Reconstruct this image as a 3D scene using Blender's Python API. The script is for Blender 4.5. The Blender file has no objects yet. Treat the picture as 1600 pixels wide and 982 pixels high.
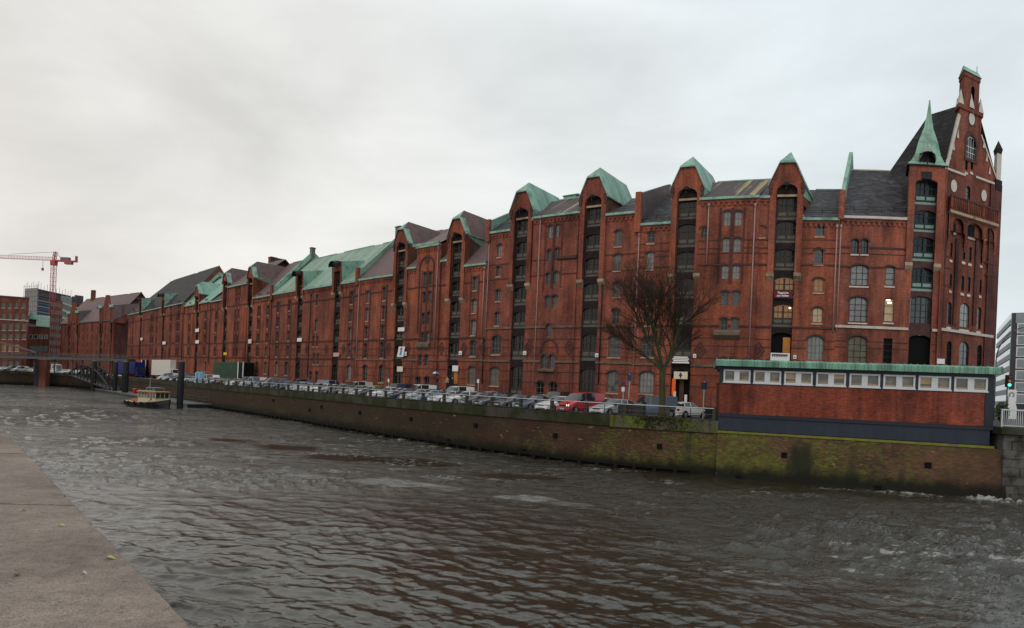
import bpy, bmesh, math, random
import numpy as np
from mathutils import Vector, Matrix
random.seed(7)
R = math.radians
sc = bpy.context.scene
COL = sc.collection

# ------------------------------------------------------------------ camera
EYE = 6.4            # eye above the water (water is z = 0)
ROLL = math.atan(0.043)
FOC = 1000.0         # focal length in photo pixels (photo is 1600 wide)
PX, PY = 800.0, 604.0
cam_d = bpy.data.cameras.new('camera'); cam = bpy.data.objects.new('camera', cam_d); COL.objects.link(cam)
cam_d.sensor_width = 36.0; cam_d.lens = 36.0 * FOC / 1600.0
cam_d.shift_y = (PY - 491.0) / 1600.0
cam_d.clip_start = 0.1; cam_d.clip_end = 6000
cam.location = (0, 0, EYE)
cam.rotation_mode = 'QUATERNION'
cam.rotation_quaternion = (Matrix.Rotation(R(90), 3, 'X') @ Matrix.Rotation(ROLL, 3, 'Z')).to_quaternion()
sc.camera = cam

# ------------------------------------------------------------------ sky, sun, exposure
SUN_EL, SUN_ROT = R(38), R(200)
world = bpy.data.worlds.new('World'); sc.world = world; world.use_nodes = True
wn, wl = world.node_tree.nodes, world.node_tree.links
wn.clear()
def wnode(t, **k):
    n = wn.new(t)
    for a, b in k.items(): setattr(n, a, b)
    return n
w_out = wnode('ShaderNodeOutputWorld'); w_bg = wnode('ShaderNodeBackground'); w_bg.inputs[1].default_value = 0.1
w_sky = wnode('ShaderNodeTexSky', sky_type='NISHITA', sun_disc=False, sun_elevation=SUN_EL, sun_rotation=SUN_ROT, air_density=1.5, dust_density=3.0)
w_tc = wnode('ShaderNodeTexCoord'); w_sep = wnode('ShaderNodeSeparateXYZ'); wl.new(w_tc.outputs['Generated'], w_sep.inputs[0])
w_map = wnode('ShaderNodeMapping'); w_map.inputs['Scale'].default_value = (1.0, 1.0, 2.6); wl.new(w_tc.outputs['Generated'], w_map.inputs[0])
w_n1 = wnode('ShaderNodeTexNoise'); w_n1.inputs['Scale'].default_value = 2.1; w_n1.inputs['Detail'].default_value = 7; w_n1.inputs['Roughness'].default_value = .53; w_n1.inputs['Distortion'].default_value = .35
wl.new(w_map.outputs[0], w_n1.inputs['Vector'])
w_r1 = wnode('ShaderNodeMapRange'); w_r1.inputs[1].default_value = .34; w_r1.inputs[2].default_value = .68; w_r1.inputs[3].default_value = .97; w_r1.inputs[4].default_value = 1.31
wl.new(w_n1.outputs[0], w_r1.inputs[0])
# tint: warm low on one side, cool high on the other
w_a = wnode('ShaderNodeMath', operation='MULTIPLY_ADD'); w_a.inputs[1].default_value = .75; w_a.inputs[2].default_value = .45; wl.new(w_sep.outputs[0], w_a.inputs[0])
w_b = wnode('ShaderNodeMath', operation='MULTIPLY_ADD', use_clamp=True); w_b.inputs[1].default_value = .45; wl.new(w_sep.outputs[2], w_b.inputs[0]); wl.new(w_a.outputs[0], w_b.inputs[2])
w_cr = wnode('ShaderNodeValToRGB')
w_cr.color_ramp.elements[0].color = (7.5, 7.2, 6.8, 1); w_cr.color_ramp.elements[1].color = (6.95, 7.6, 7.85, 1)
w_cr.color_ramp.elements[0].position = .05; w_cr.color_ramp.elements[1].position = .95
e = w_cr.color_ramp.elements.new(.45); e.color = (7.3, 7.3, 7.1, 1)
wl.new(w_b.outputs[0], w_cr.inputs[0])
w_mul = wnode('ShaderNodeVectorMath', operation='SCALE'); wl.new(w_cr.outputs[0], w_mul.inputs[0]); wl.new(w_r1.outputs[0], w_mul.inputs['Scale'])
w_mix = wnode('ShaderNodeMix', data_type='RGBA'); w_mix.inputs[0].default_value = .95
wl.new(w_sky.outputs[0], w_mix.inputs[6]); wl.new(w_mul.outputs[0], w_mix.inputs[7])
wl.new(w_mix.outputs[2], w_bg.inputs[0]); wl.new(w_bg.outputs[0], w_out.inputs[0])

sun_d = bpy.data.lights.new('sun', 'SUN'); sun_d.energy = 0.7; sun_d.angle = R(22); sun_d.color = (1, .95, .9)
sun = bpy.data.objects.new('sun', sun_d); COL.objects.link(sun)
sun.location = (0, 0, 120)
sd = Vector((math.sin(SUN_ROT) * math.cos(SUN_EL), math.cos(SUN_ROT) * math.cos(SUN_EL), math.sin(SUN_EL)))
sun.rotation_euler = sd.to_track_quat('Z', 'Y').to_euler()
sc.view_settings.view_transform = 'Standard'; sc.view_settings.look = 'None'
sc.view_settings.exposure = 0.0; sc.view_settings.gamma = 1.0; sc.view_settings.use_curve_mapping = False

# ------------------------------------------------------------------ measuring the place from the photograph
CR, SR = math.cos(ROLL), math.sin(ROLL)
def unroll(x, y):
    u, v = x - PX, PY - y
    return u * CR - v * SR, u * SR + v * CR
def at_depth(x, y, Y):
    u, v = unroll(x, y)
    return Vector((u * Y / FOC, Y, EYE + v * Y / FOC))

# the long warehouse front: a gently curving line in plan, run with s (metres along), d (metres inward)
def front_depth(u): return 70.0 / math.cos((u - 580.0) / 950.0)
class Line:
    def __init__(self, pts, step=1.0, inward=None):
        P = np.array(pts, float)
        seg = np.hypot(*(np.diff(P, axis=0).T)); cum = np.concatenate([[0], np.cumsum(seg)])
        n = int(cum[-1] / step) + 1
        self.s = np.linspace(0, cum[-1], n)
        self.x = np.interp(self.s, cum, P[:, 0]); self.y = np.interp(self.s, cum, P[:, 1])
        k = np.ones(9) / 9
        tx, ty = np.gradient(self.x, self.s), np.gradient(self.y, self.s)
        pad = lambda a: np.convolve(np.pad(a, 4, mode='edge'), k, mode='valid')
        tx, ty = pad(tx), pad(ty); L = np.hypot(tx, ty)
        self.tx, self.ty = tx / L, ty / L
        self.nx, self.ny = (-self.ty, self.tx) if inward is None else inward(self.x, self.y)
        self.cache = {}
    def fr(self, s):
        if s < 0: return (self.x[0] + s * self.tx[0], self.y[0] + s * self.ty[0], self.tx[0], self.ty[0])
        if s > self.s[-1]:
            e = s - self.s[-1]; return (self.x[-1] + e * self.tx[-1], self.y[-1] + e * self.ty[-1], self.tx[-1], self.ty[-1])
        f = lambda a: float(np.interp(s, self.s, a))
        return f(self.x), f(self.y), f(self.tx), f(self.ty)
    def __call__(self, s, d=0, z=0):
        x, y, tx, ty = self.fr(s)
        nx, ny = float(np.interp(s, self.s, self.nx)), float(np.interp(s, self.s, self.ny))
        return Vector((x + d * nx, y + d * ny, z))
    def at(self, x, y, d=0.0):
        u, v = unroll(x, y)
        if d not in self.cache:
            X = self.x + d * self.nx; Y = self.y + d * self.ny
            self.cache[d] = (FOC * X / Y, Y)
        U, Y = self.cache[d]
        s = float(np.interp(u, U, self.s)); yy = float(np.interp(u, U, Y))
        return s, EYE + v * yy / FOC
us = np.linspace(-640, 700, 400)
def row_inward(x, y):          # the party walls of the whole row run parallel to within a few degrees
    u = FOC * x / y; a = np.arctan(u / FOC) - (u - 580.0) / 950.0
    return np.sin(a), np.cos(a)
F = Line([(u * front_depth(u) / FOC, front_depth(u)) for u in us], inward=row_inward)
QPTS = [(-300, 205), (0, 208), (50, 211), (120, 207), (165, 190), (200, 174), (240, 152), (300, 128), (340, 117), (450, 95), (600, 74), (750, 62.5), (900, 55.5), (1000, 52.5), (1122, 50.7), (1545, 45.5), (1572, 45.2)]
Q = Line([((x - 798) * Y / FOC, Y) for x, Y in QPTS])
FAR0, FAR1 = Vector((-157, 250)), Vector((-202, 285))
_fd = (FAR0 - FAR1).normalized()
FARL = Line([tuple(FAR0 - _fd * 90), tuple(FAR0)])
class Plane:            # a straight vertical plane frame from p0 to p1
    def __init__(self, p0, p1, nd=None):
        self.p = Vector(p0[:2]); d = Vector(p1[:2]) - self.p; self.L = d.length; self.t = d / self.L; self.n = Vector((-self.t.y, self.t.x)) if nd is None else Vector(nd).normalized()
    def __call__(self, a, d=0, z=0):
        q = self.p + self.t * a + self.n * d
        return Vector((q.x, q.y, z))
    def at(self, x, y, d=0.0):
        u, v = unroll(x, y); k = u / FOC
        px, py = self.p + self.n * d
        a = (k * py - px) / (self.t.x - k * self.t.y)
        Y = py + a * self.t.y
        return a, EYE + v * Y / FOC
WORLD = lambda x, y, z: Vector((x, y, z))
GZ = 4.2             # quay level

# ------------------------------------------------------------------ tagging
def tag(o, label=None, cat=None, group=None, kind=None):
    if label: o['label'] = label
    if cat: o['category'] = cat
    if group: o['group'] = group
    if kind: o['kind'] = kind
    return o
def thing(name, loc, label, cat, group=None, rz=0.0):
    o = bpy.data.objects.new(name, None); COL.objects.link(o)
    o.location = loc; o.rotation_euler = (0, 0, rz); o.empty_display_size = .3
    return tag(o, label, cat, group)

# ------------------------------------------------------------------ materials
MATS = {}
def ntree(name):
    m = bpy.data.materials.new(name); m.use_nodes = True
    t = m.node_tree; b = t.nodes['Principled BSDF']
    return m, t, t.nodes, t.links, b
def mat(name, col, rough=.7, var=.15, scale=1.0, stretch=(1, 1, 1), metal=0.0, bump=0.0, col2=None, c2=(.5, .7), s2=.4, st2=(1, 1, 1), emit=None, spec=None, coat=0.0):
    m, t, N, L, b = ntree(name)
    b.inputs['Roughness'].default_value = rough; b.inputs['Metallic'].default_value = metal
    b.inputs['Specular IOR Level'].default_value = spec if spec is not None else (.12 if rough >= .45 and not metal else .5)
    if coat: b.inputs['Coat Weight'].default_value = coat; b.inputs['Coat Roughness'].default_value = .06
    geo = N.new('ShaderNodeNewGeometry')
    mp = N.new('ShaderNodeMapping'); mp.inputs['Scale'].default_value = stretch; L.new(geo.outputs['Position'], mp.inputs[0])
    n1 = N.new('ShaderNodeTexNoise'); n1.inputs['Scale'].default_value = scale; n1.inputs['Detail'].default_value = 5; n1.inputs['Roughness'].default_value = .65
    L.new(mp.outputs[0], n1.inputs['Vector'])
    mr = N.new('ShaderNodeMapRange'); mr.inputs[1].default_value = .25; mr.inputs[2].default_value = .75; mr.inputs[3].default_value = 1 - var; mr.inputs[4].default_value = 1 + var
    L.new(n1.outputs[0], mr.inputs[0])
    src = None
    if col2 is not None:
        mp2 = N.new('ShaderNodeMapping'); mp2.inputs['Scale'].default_value = st2; L.new(geo.outputs['Position'], mp2.inputs[0])
        n2 = N.new('ShaderNodeTexNoise'); n2.inputs['Scale'].default_value = s2; n2.inputs['Detail'].default_value = 6; n2.inputs['Roughness'].default_value = .6
        L.new(mp2.outputs[0], n2.inputs['Vector'])
        r2 = N.new('ShaderNodeMapRange'); r2.interpolation_type = 'SMOOTHSTEP'; r2.inputs[1].default_value = c2[0]; r2.inputs[2].default_value = c2[1]; L.new(n2.outputs[0], r2.inputs[0])
        mx = N.new('ShaderNodeMix'); mx.data_type = 'RGBA'; mx.inputs[6].default_value = (*col, 1); mx.inputs[7].default_value = (*col2, 1); L.new(r2.outputs[0], mx.inputs[0])
        src = mx.outputs[2]
    sm = N.new('ShaderNodeVectorMath'); sm.operation = 'SCALE'
    if src: L.new(src, sm.inputs[0])
    else: sm.inputs[0].default_value = col
    L.new(mr.outputs[0], sm.inputs['Scale']); L.new(sm.outputs[0], b.inputs['Base Color'])
    if bump:
        bp = N.new('ShaderNodeBump'); bp.inputs['Strength'].default_value = bump; bp.inputs['Distance'].default_value = .05
        L.new(n1.outputs[0], bp.inputs['Height']); L.new(bp.outputs[0], b.inputs['Normal'])
    if emit:
        b.inputs['Emission Color'].default_value = (*emit[0], 1); b.inputs['Emission Strength'].default_value = emit[1]
    MATS[name] = m
    return m
def brick_mat(name, col, soot=(.075, .035, .03), along=None, rows=False, k=1.0):
    """old brick: course-wise mottling, worn patches and soot streaks"""
    m, t, N, L, b = ntree(name)
    b.inputs['Roughness'].default_value = .9; b.inputs['Specular IOR Level'].default_value = .08
    col = (col[0] * 1.04, col[1] * 1.06, col[2] * 1.04); soot = tuple(c * .6 for c in soot)
    geo = N.new('ShaderNodeNewGeometry')
    def noise(scale, stretch, detail=4, rough=.6):
        mp = N.new('ShaderNodeMapping'); mp.inputs['Scale'].default_value = stretch; L.new(geo.outputs['Position'], mp.inputs[0])
        n = N.new('ShaderNodeTexNoise'); n.inputs['Scale'].default_value = scale; n.inputs['Detail'].default_value = detail; n.inputs['Roughness'].default_value = rough
        L.new(mp.outputs[0], n.inputs['Vector']); return n.outputs[0]
    def rng(src, a, b_, c, d):
        r = N.new('ShaderNodeMapRange'); r.inputs[1].default_value = a; r.inputs[2].default_value = b_; r.inputs[3].default_value = c; r.inputs[4].default_value = d
        L.new(src, r.inputs[0]); return r.outputs[0]
    def mul(a, b_):
        q = N.new('ShaderNodeMath'); q.operation = 'MULTIPLY'; L.new(a, q.inputs[0]); L.new(b_, q.inputs[1]); return q.outputs[0]
    course = rng(noise(1.0, (3.6, 3.6, 12.0) if rows else (2.2, 2.2, 9.0), 3, .7), .3, .7, .68, 1.28)     # courses
    patch = rng(noise(.16, (1, 1, .8), 6, .65), .3, .7, .66, 1.26)                 # big repairs
    val = mul(mul(course, patch), rng(noise(1.0, (2.4, 2.4, .10), 4, .7), .35, .65, .80, 1.12))
    sootm = rng(noise(.5, (1.3, 1.3, .22), 6, .68), .45, .70, 0, .85)
    mx = N.new('ShaderNodeMix'); mx.data_type = 'RGBA'; mx.inputs[6].default_value = (*col, 1); mx.inputs[7].default_value = (*soot, 1); L.new(sootm, mx.inputs[0])
    hue = N.new('ShaderNodeMix'); hue.data_type = 'RGBA'; hue.inputs[6].default_value = (*col, 1); hue.inputs[7].default_value = (col[0] * .72, col[1] * .86, col[2] * 1.05, 1); L.new(rng(noise(.33, (1, 1, 1.2), 5, .7), .44, .60, 0, 1), hue.inputs[0]); L.new(hue.outputs[2], mx.inputs[6])
    src = mx.outputs[2]
    if rows:
        dt = N.new('ShaderNodeVectorMath'); dt.operation = 'DOT_PRODUCT'; dt.inputs[1].default_value = (*along, 0); L.new(geo.outputs['Position'], dt.inputs[0])
        sp = N.new('ShaderNodeSeparateXYZ'); L.new(geo.outputs['Position'], sp.inputs[0])
        cb = N.new('ShaderNodeCombineXYZ'); L.new(dt.outputs['Value'], cb.inputs[0]); L.new(sp.outputs[2], cb.inputs[1])
        bt = N.new('ShaderNodeTexBrick'); bt.inputs['Scale'].default_value = 1; bt.inputs['Brick Width'].default_value = .27; bt.inputs['Row Height'].default_value = .085
        bt.inputs['Mortar Size'].default_value = .009; bt.inputs['Color1'].default_value = (.84, .82, .82, 1); bt.inputs['Color2'].default_value = (1.16, 1.12, 1.1, 1); bt.inputs['Mortar'].default_value = (.62, .7, .75, 1)
        L.new(cb.outputs[0], bt.inputs['Vector'])
        mm = N.new('ShaderNodeMix'); mm.data_type = 'RGBA'; mm.blend_type = 'MULTIPLY'; mm.inputs[0].default_value = 1; L.new(src, mm.inputs[6]); L.new(bt.outputs[0], mm.inputs[7]); src = mm.outputs[2]
    s = N.new('ShaderNodeVectorMath'); s.operation = 'SCALE'; L.new(src, s.inputs[0]); L.new(val, s.inputs['Scale'])
    L.new(s.outputs[0], b.inputs['Base Color'])
    bp = N.new('ShaderNodeBump'); bp.inputs['Strength'].default_value = .35; bp.inputs['Distance'].default_value = .04; L.new(course, bp.inputs['Height']); L.new(bp.outputs[0], b.inputs['Normal'])
    MATS[name] = m
    return m

brick_mat('brick_orange', (.27, .080, .048))
brick_mat('brick_red', (.225, .070, .046))
brick_mat('brick_brown', (.20, .063, .042))
brick_mat('brick_rose', (.27, .085, .055))
brick_mat('brick_dark', (.12, .045, .036), soot=(.05, .032, .03))
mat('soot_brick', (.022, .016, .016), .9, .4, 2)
mat('course_dark', (.07, .036, .032), .85, .35, 1.5)
mat('sandstone', (.33, .25, .17), .85, .25, 2, col2=(.12, .10, .08))
mat('white_stone', (.46, .42, .37), .8, .18, 2, col2=(.30, .26, .22), c2=(.55, .8))
mat('copper_green', (.23, .375, .30), .65, .22, 1.4, stretch=(1, 1, .25), col2=(.11, .205, .175), c2=(.44, .70), s2=.9)
mat('copper_pale', (.22, .40, .31), .6, .2, 1.2, stretch=(1, 1, .3), col2=(.20, .23, .15), c2=(.5, .7), s2=.5, st2=(1, 1, .2))
mat('copper_purple', (.135, .092, .092), .5, .2, 1.2, stretch=(1, 1, .3), col2=(.10, .095, .10), c2=(.45, .7), s2=.6)
mat('copper_streaked', (.10, .075, .085), .55, .25, 2.2, stretch=(2, 2, .05), col2=(.33, .27, .14), c2=(.56, .66), s2=1.1, st2=(1, 1, .02))
mat('slate', (.050, .048, .054), .6, .3, 2.2, spec=.25, stretch=(.6, .6, 2), col2=(.17, .16, .165), c2=(.62, .78), s2=1.2, st2=(.5, .5, 1.6))
mat('slate_dark', (.020, .019, .021), .7, spec=.12, var=.3, scale=2.2) if 0 else mat('slate_dark', (.020, .019, .021), .7, .3, 2.2, col2=(.10, .10, .105), c2=(.68, .82), s2=.6)
mat('lead', (.12, .12, .125), .5, .2, 1)
mat('lead_pale', (.24, .225, .20), .6, .25, 1.5)
mat('iron', (.022, .022, .024), .6, .2, 3)
mat('glass', (.030, .034, .038), .08, .5, .7, spec=.7)
mat('glass_pale', (.16, .165, .165), .12, .35, 1.2, spec=.6)
mat('glass_board', (.13, .115, .085), .6, .3, 1.0)
mat('glass_blind', (.10, .10, .095), .25, .4, .8, col2=(.025, .028, .03), c2=(.45, .55), s2=.6, spec=.5)
mat('lit_glass', (.14, .08, .04), .3, .6, 1.3, emit=((1, .45, .13), .10))
mat('lit_pale', (.20, .17, .12), .3, .6, 1.3, emit=((1, .68, .34), .14))
mat('lamp_glow', (1, .8, .5), .3, 0, 1, emit=((1, .7, .3), 4.0))
mat('frame_dark', (.035, .033, .032), .5, .2, 2)
mat('frame_grey', (.14, .14, .135), .5, .2, 2)
mat('frame_white', (.50, .52, .54), .45, .12, 2)
mat('door_brown', (.036, .027, .020), .6, .35, 2.5)
mat('door_olive', (.045, .040, .031), .7, .3, 2.5)
mat('door_blue', (.022, .040, .045), .5, .3, 2)
mat('band_grey', (.105, .098, .088), .75, .3, 2)
mat('band_green', (.20, .27, .235), .7, .2, 2)
mat('pipe_pink', (.30, .19, .175), .5, .2, 2)
mat('glass_dark', (.013, .014, .015), .14, .5, .9, spec=.35)
mat('course_stone', (.135, .10, .075), .85, .3, 1.5, col2=(.06, .048, .04))
mat('dim_board', (.09, .045, .025), .7, .3, 1)  # brown colour stands in for a dimly lit doorway interior
mat('dark_void', (.006, .006, .007), .9, 0, 1)
mat('navy', (.012, .016, .026), .5, .2, 2, spec=.3)
mat('navy_board', (.019, .026, .040), .6, .25, 1.5, stretch=(1, 1, .3), spec=.3)
mat('asphalt', (.055, .053, .052), .7, .25, .8, col2=(.035, .035, .036), bump=.2)
mat('cobble', (.085, .080, .075), .75, .35, 3, bump=.4)
mat('steel_pale', (.42, .44, .46), .4, .1, 2, metal=.3)
mat('steel_dark', (.025, .026, .028), .6, .3, 3)
mat('steel_grey', (.075, .078, .08), .5, .25, 2)
mat('timber_dark', (.05, .045, .04), .85, .35, 2, stretch=(1, 1, .3))
mat('tyre', (.012, .012, .012), .8, .2, 4)
mat('rim', (.30, .31, .32), .35, .1, 2, metal=.6)
mat('car_glass', (.02, .024, .028), .06, .2, 1, spec=.8)
mat('headlamp', (.6, .62, .64), .15, .1, 4, spec=.8)
mat('headlamp_on', (.8, .8, .8), .15, .1, 4, emit=((1, .97, .9), .8))
mat('tail_red', (.30, .012, .010), .3, .1, 2)
mat('plate', (.55, .55, .52), .5, .1, 4)
mat('trim_black', (.018, .018, .019), .6, .2, 4)
PAINTS = {'silver': (.50, .52, .54), 'white': (.70, .71, .72), 'dark blue': (.022, .035, .075), 'black': (.012, .012, .014), 'grey': (.13, .14, .15), 'red': (.40, .018, .025),
          'dark green': (.02, .045, .03), 'blue grey': (.12, .15, .20), 'beige': (.33, .30, .25), 'pale blue': (.25, .34, .42), 'lime': (.42, .52, .05), 'dark red': (.12, .012, .014)}
for k_, c_ in PAINTS.items(): mat('paint_' + k_.replace(' ', '_'), c_, .35, .05, 1.5, metal=.25 if k_ in ('silver', 'grey', 'blue grey') else 0, coat=.7)
mat('sign_maroon', (.12, .016, .026), .5, .1, 1)
mat('sign_purple', (.055, .03, .05), .5, .1, 1)
mat('sign_cream', (.62, .56, .42), .6, .1, 1)
mat('sign_white', (.66, .66, .66), .5, .08, 1)
mat('letter_white', (.75, .74, .72), .5, .02, 1)
mat('letter_dark', (.04, .045, .06), .5, .02, 1)
mat('orange_glow_fabric', (.55, .10, .02), .6, .2, 1.5, emit=((1, .13, .02), .12))  # cloth given its own glow in place of red doorway light
mat('warm_interior_glow', (.32, .13, .035), .6, .3, 1, emit=((1, .35, .06), .05))  # warm colour and glow stand in for a lit doorway interior
mat('bark', (.05, .040, .030), .9, .35, 5, stretch=(1, 1, .3), col2=(.055, .062, .022), c2=(.42, .6), s2=1.2)
mat('twig', (.042, .027, .021), .9, .3, 3)
mat('yellow_leaf', (.38, .36, .12), .7, .15, 20)
mat('skin', (.42, .26, .19), .6, .1, 5)
mat('cloth_dark', (.018, .019, .024), .8, .2, 6)
mat('cloth_beige', (.32, .25, .19), .8, .2, 6)
mat('cloth_blue', (.05, .08, .14), .8, .2, 6)
mat('hair_brown', (.03, .02, .014), .7, .2, 8)

def roof_mat(name, col, col2, c2, s2, rough=.6, seam=.62, var=.22, spec=.15, k=.35, along=(.83, -.56)):
    """sheet metal roof: streaks and standing seams run with the fall of the roof"""
    m, tr, N, L, b = ntree(name); b.inputs['Roughness'].default_value = rough; b.inputs['Specular IOR Level'].default_value = spec
    geo = N.new('ShaderNodeNewGeometry'); dt = N.new('ShaderNodeVectorMath'); dt.operation = 'DOT_PRODUCT'; dt.inputs[1].default_value = (*along, 0); L.new(geo.outputs['Position'], dt.inputs[0])
    sp = N.new('ShaderNodeSeparateXYZ'); L.new(geo.outputs['Position'], sp.inputs[0])
    zz = N.new('ShaderNodeMath'); zz.operation = 'MULTIPLY'; zz.inputs[1].default_value = .07; L.new(sp.outputs[2], zz.inputs[0])
    cb = N.new('ShaderNodeCombineXYZ'); L.new(dt.outputs['Value'], cb.inputs[0]); L.new(zz.outputs[0], cb.inputs[1])
    def noise(vec, scale, det):
        n = N.new('ShaderNodeTexNoise'); n.inputs['Scale'].default_value = scale; n.inputs['Detail'].default_value = det; n.inputs['Roughness'].default_value = .65; L.new(vec, n.inputs['Vector']); return n.outputs[0]
    def rng(src, a, b_, c, d):
        r = N.new('ShaderNodeMapRange'); r.inputs[1].default_value = a; r.inputs[2].default_value = b_; r.inputs[3].default_value = c; r.inputs[4].default_value = d; L.new(src, r.inputs[0]); return r.outputs[0]
    mx = N.new('ShaderNodeMix'); mx.data_type = 'RGBA'; mx.inputs[6].default_value = (*col, 1); mx.inputs[7].default_value = (*col2, 1); L.new(rng(noise(cb.outputs[0], s2, 5), c2[0], c2[1], 0, 1), mx.inputs[0])
    v1 = rng(noise(geo.outputs['Position'], 1.1, 5), .3, .7, 1 - var, 1 + var)
    fr = N.new('ShaderNodeMath'); fr.operation = 'PINGPONG'; fr.inputs[1].default_value = seam / 2; L.new(dt.outputs['Value'], fr.inputs[0])
    sm = rng(fr.outputs[0], .02, .05, 1 - k, 1.0)
    mu = N.new('ShaderNodeMath'); mu.operation = 'MULTIPLY'; L.new(v1, mu.inputs[0]); L.new(sm, mu.inputs[1])
    s = N.new('ShaderNodeVectorMath'); s.operation = 'SCALE'; L.new(mx.outputs[2], s.inputs[0]); L.new(mu.outputs[0], s.inputs['Scale']); L.new(s.outputs[0], b.inputs['Base Color'])
    MATS[name] = m
roof_mat('copper_pale', (.22, .335, .27), (.19, .19, .135), (.46, .66), .45)
roof_mat('copper_purple', (.150, .092, .085), (.105, .088, .092), (.42, .66), .3, spec=.2)
roof_mat('copper_streaked', (.075, .055, .060), (.33, .265, .14), (.545, .60), .8)
roof_mat('copper_gable', (.235, .385, .31), (.11, .22, .18), (.46, .72), .6, along=(.56, .83))
roof_mat('plum_gable', (.14, .085, .08), (.09, .075, .08), (.45, .68), .4, along=(.56, .83))

def slate_mat(name, col, worn):
    """courses of small slates, a few bleached or slipped, laid with the fall of the roof"""
    m, tr, N, L, b = ntree(name); b.inputs['Roughness'].default_value = .62; b.inputs['Specular IOR Level'].default_value = .2
    geo = N.new('ShaderNodeNewGeometry'); dt = N.new('ShaderNodeVectorMath'); dt.operation = 'DOT_PRODUCT'; dt.inputs[1].default_value = (.83, -.56, 0); L.new(geo.outputs['Position'], dt.inputs[0])
    sp = N.new('ShaderNodeSeparateXYZ'); L.new(geo.outputs['Position'], sp.inputs[0]); cb = N.new('ShaderNodeCombineXYZ'); L.new(dt.outputs['Value'], cb.inputs[0]); L.new(sp.outputs[2], cb.inputs[1])
    bt = N.new('ShaderNodeTexBrick'); bt.inputs['Scale'].default_value = 1; bt.inputs['Brick Width'].default_value = .45; bt.inputs['Row Height'].default_value = .2; bt.inputs['Mortar Size'].default_value = .012
    bt.inputs['Color1'].default_value = (.55, .55, .56, 1); bt.inputs['Color2'].default_value = (1.5, 1.48, 1.5, 1); bt.inputs['Mortar'].default_value = (.35, .35, .35, 1); L.new(cb.outputs[0], bt.inputs['Vector'])
    n = N.new('ShaderNodeTexNoise'); n.inputs['Scale'].default_value = .8; n.inputs['Detail'].default_value = 7; n.inputs['Roughness'].default_value = .7
    mp = N.new('ShaderNodeMapping'); mp.inputs['Scale'].default_value = (.7, .7, 1.8); L.new(geo.outputs['Position'], mp.inputs[0]); L.new(mp.outputs[0], n.inputs['Vector'])
    r = N.new('ShaderNodeMapRange'); r.inputs[1].default_value = .54; r.inputs[2].default_value = .70; L.new(n.outputs[0], r.inputs[0])
    mx = N.new('ShaderNodeMix'); mx.data_type = 'RGBA'; mx.inputs[6].default_value = (*col, 1); mx.inputs[7].default_value = (*worn, 1); L.new(r.outputs[0], mx.inputs[0])
    mm = N.new('ShaderNodeMix'); mm.data_type = 'RGBA'; mm.blend_type = 'MULTIPLY'; mm.inputs[0].default_value = 1; L.new(mx.outputs[2], mm.inputs[6]); L.new(bt.outputs[0], mm.inputs[7]); L.new(mm.outputs[2], b.inputs['Base Color'])
    MATS[name] = m
slate_mat('slate', (.046, .044, .050), (.115, .11, .115)); slate_mat('slate_dark', (.020, .019, .021), (.055, .053, .055))
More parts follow.
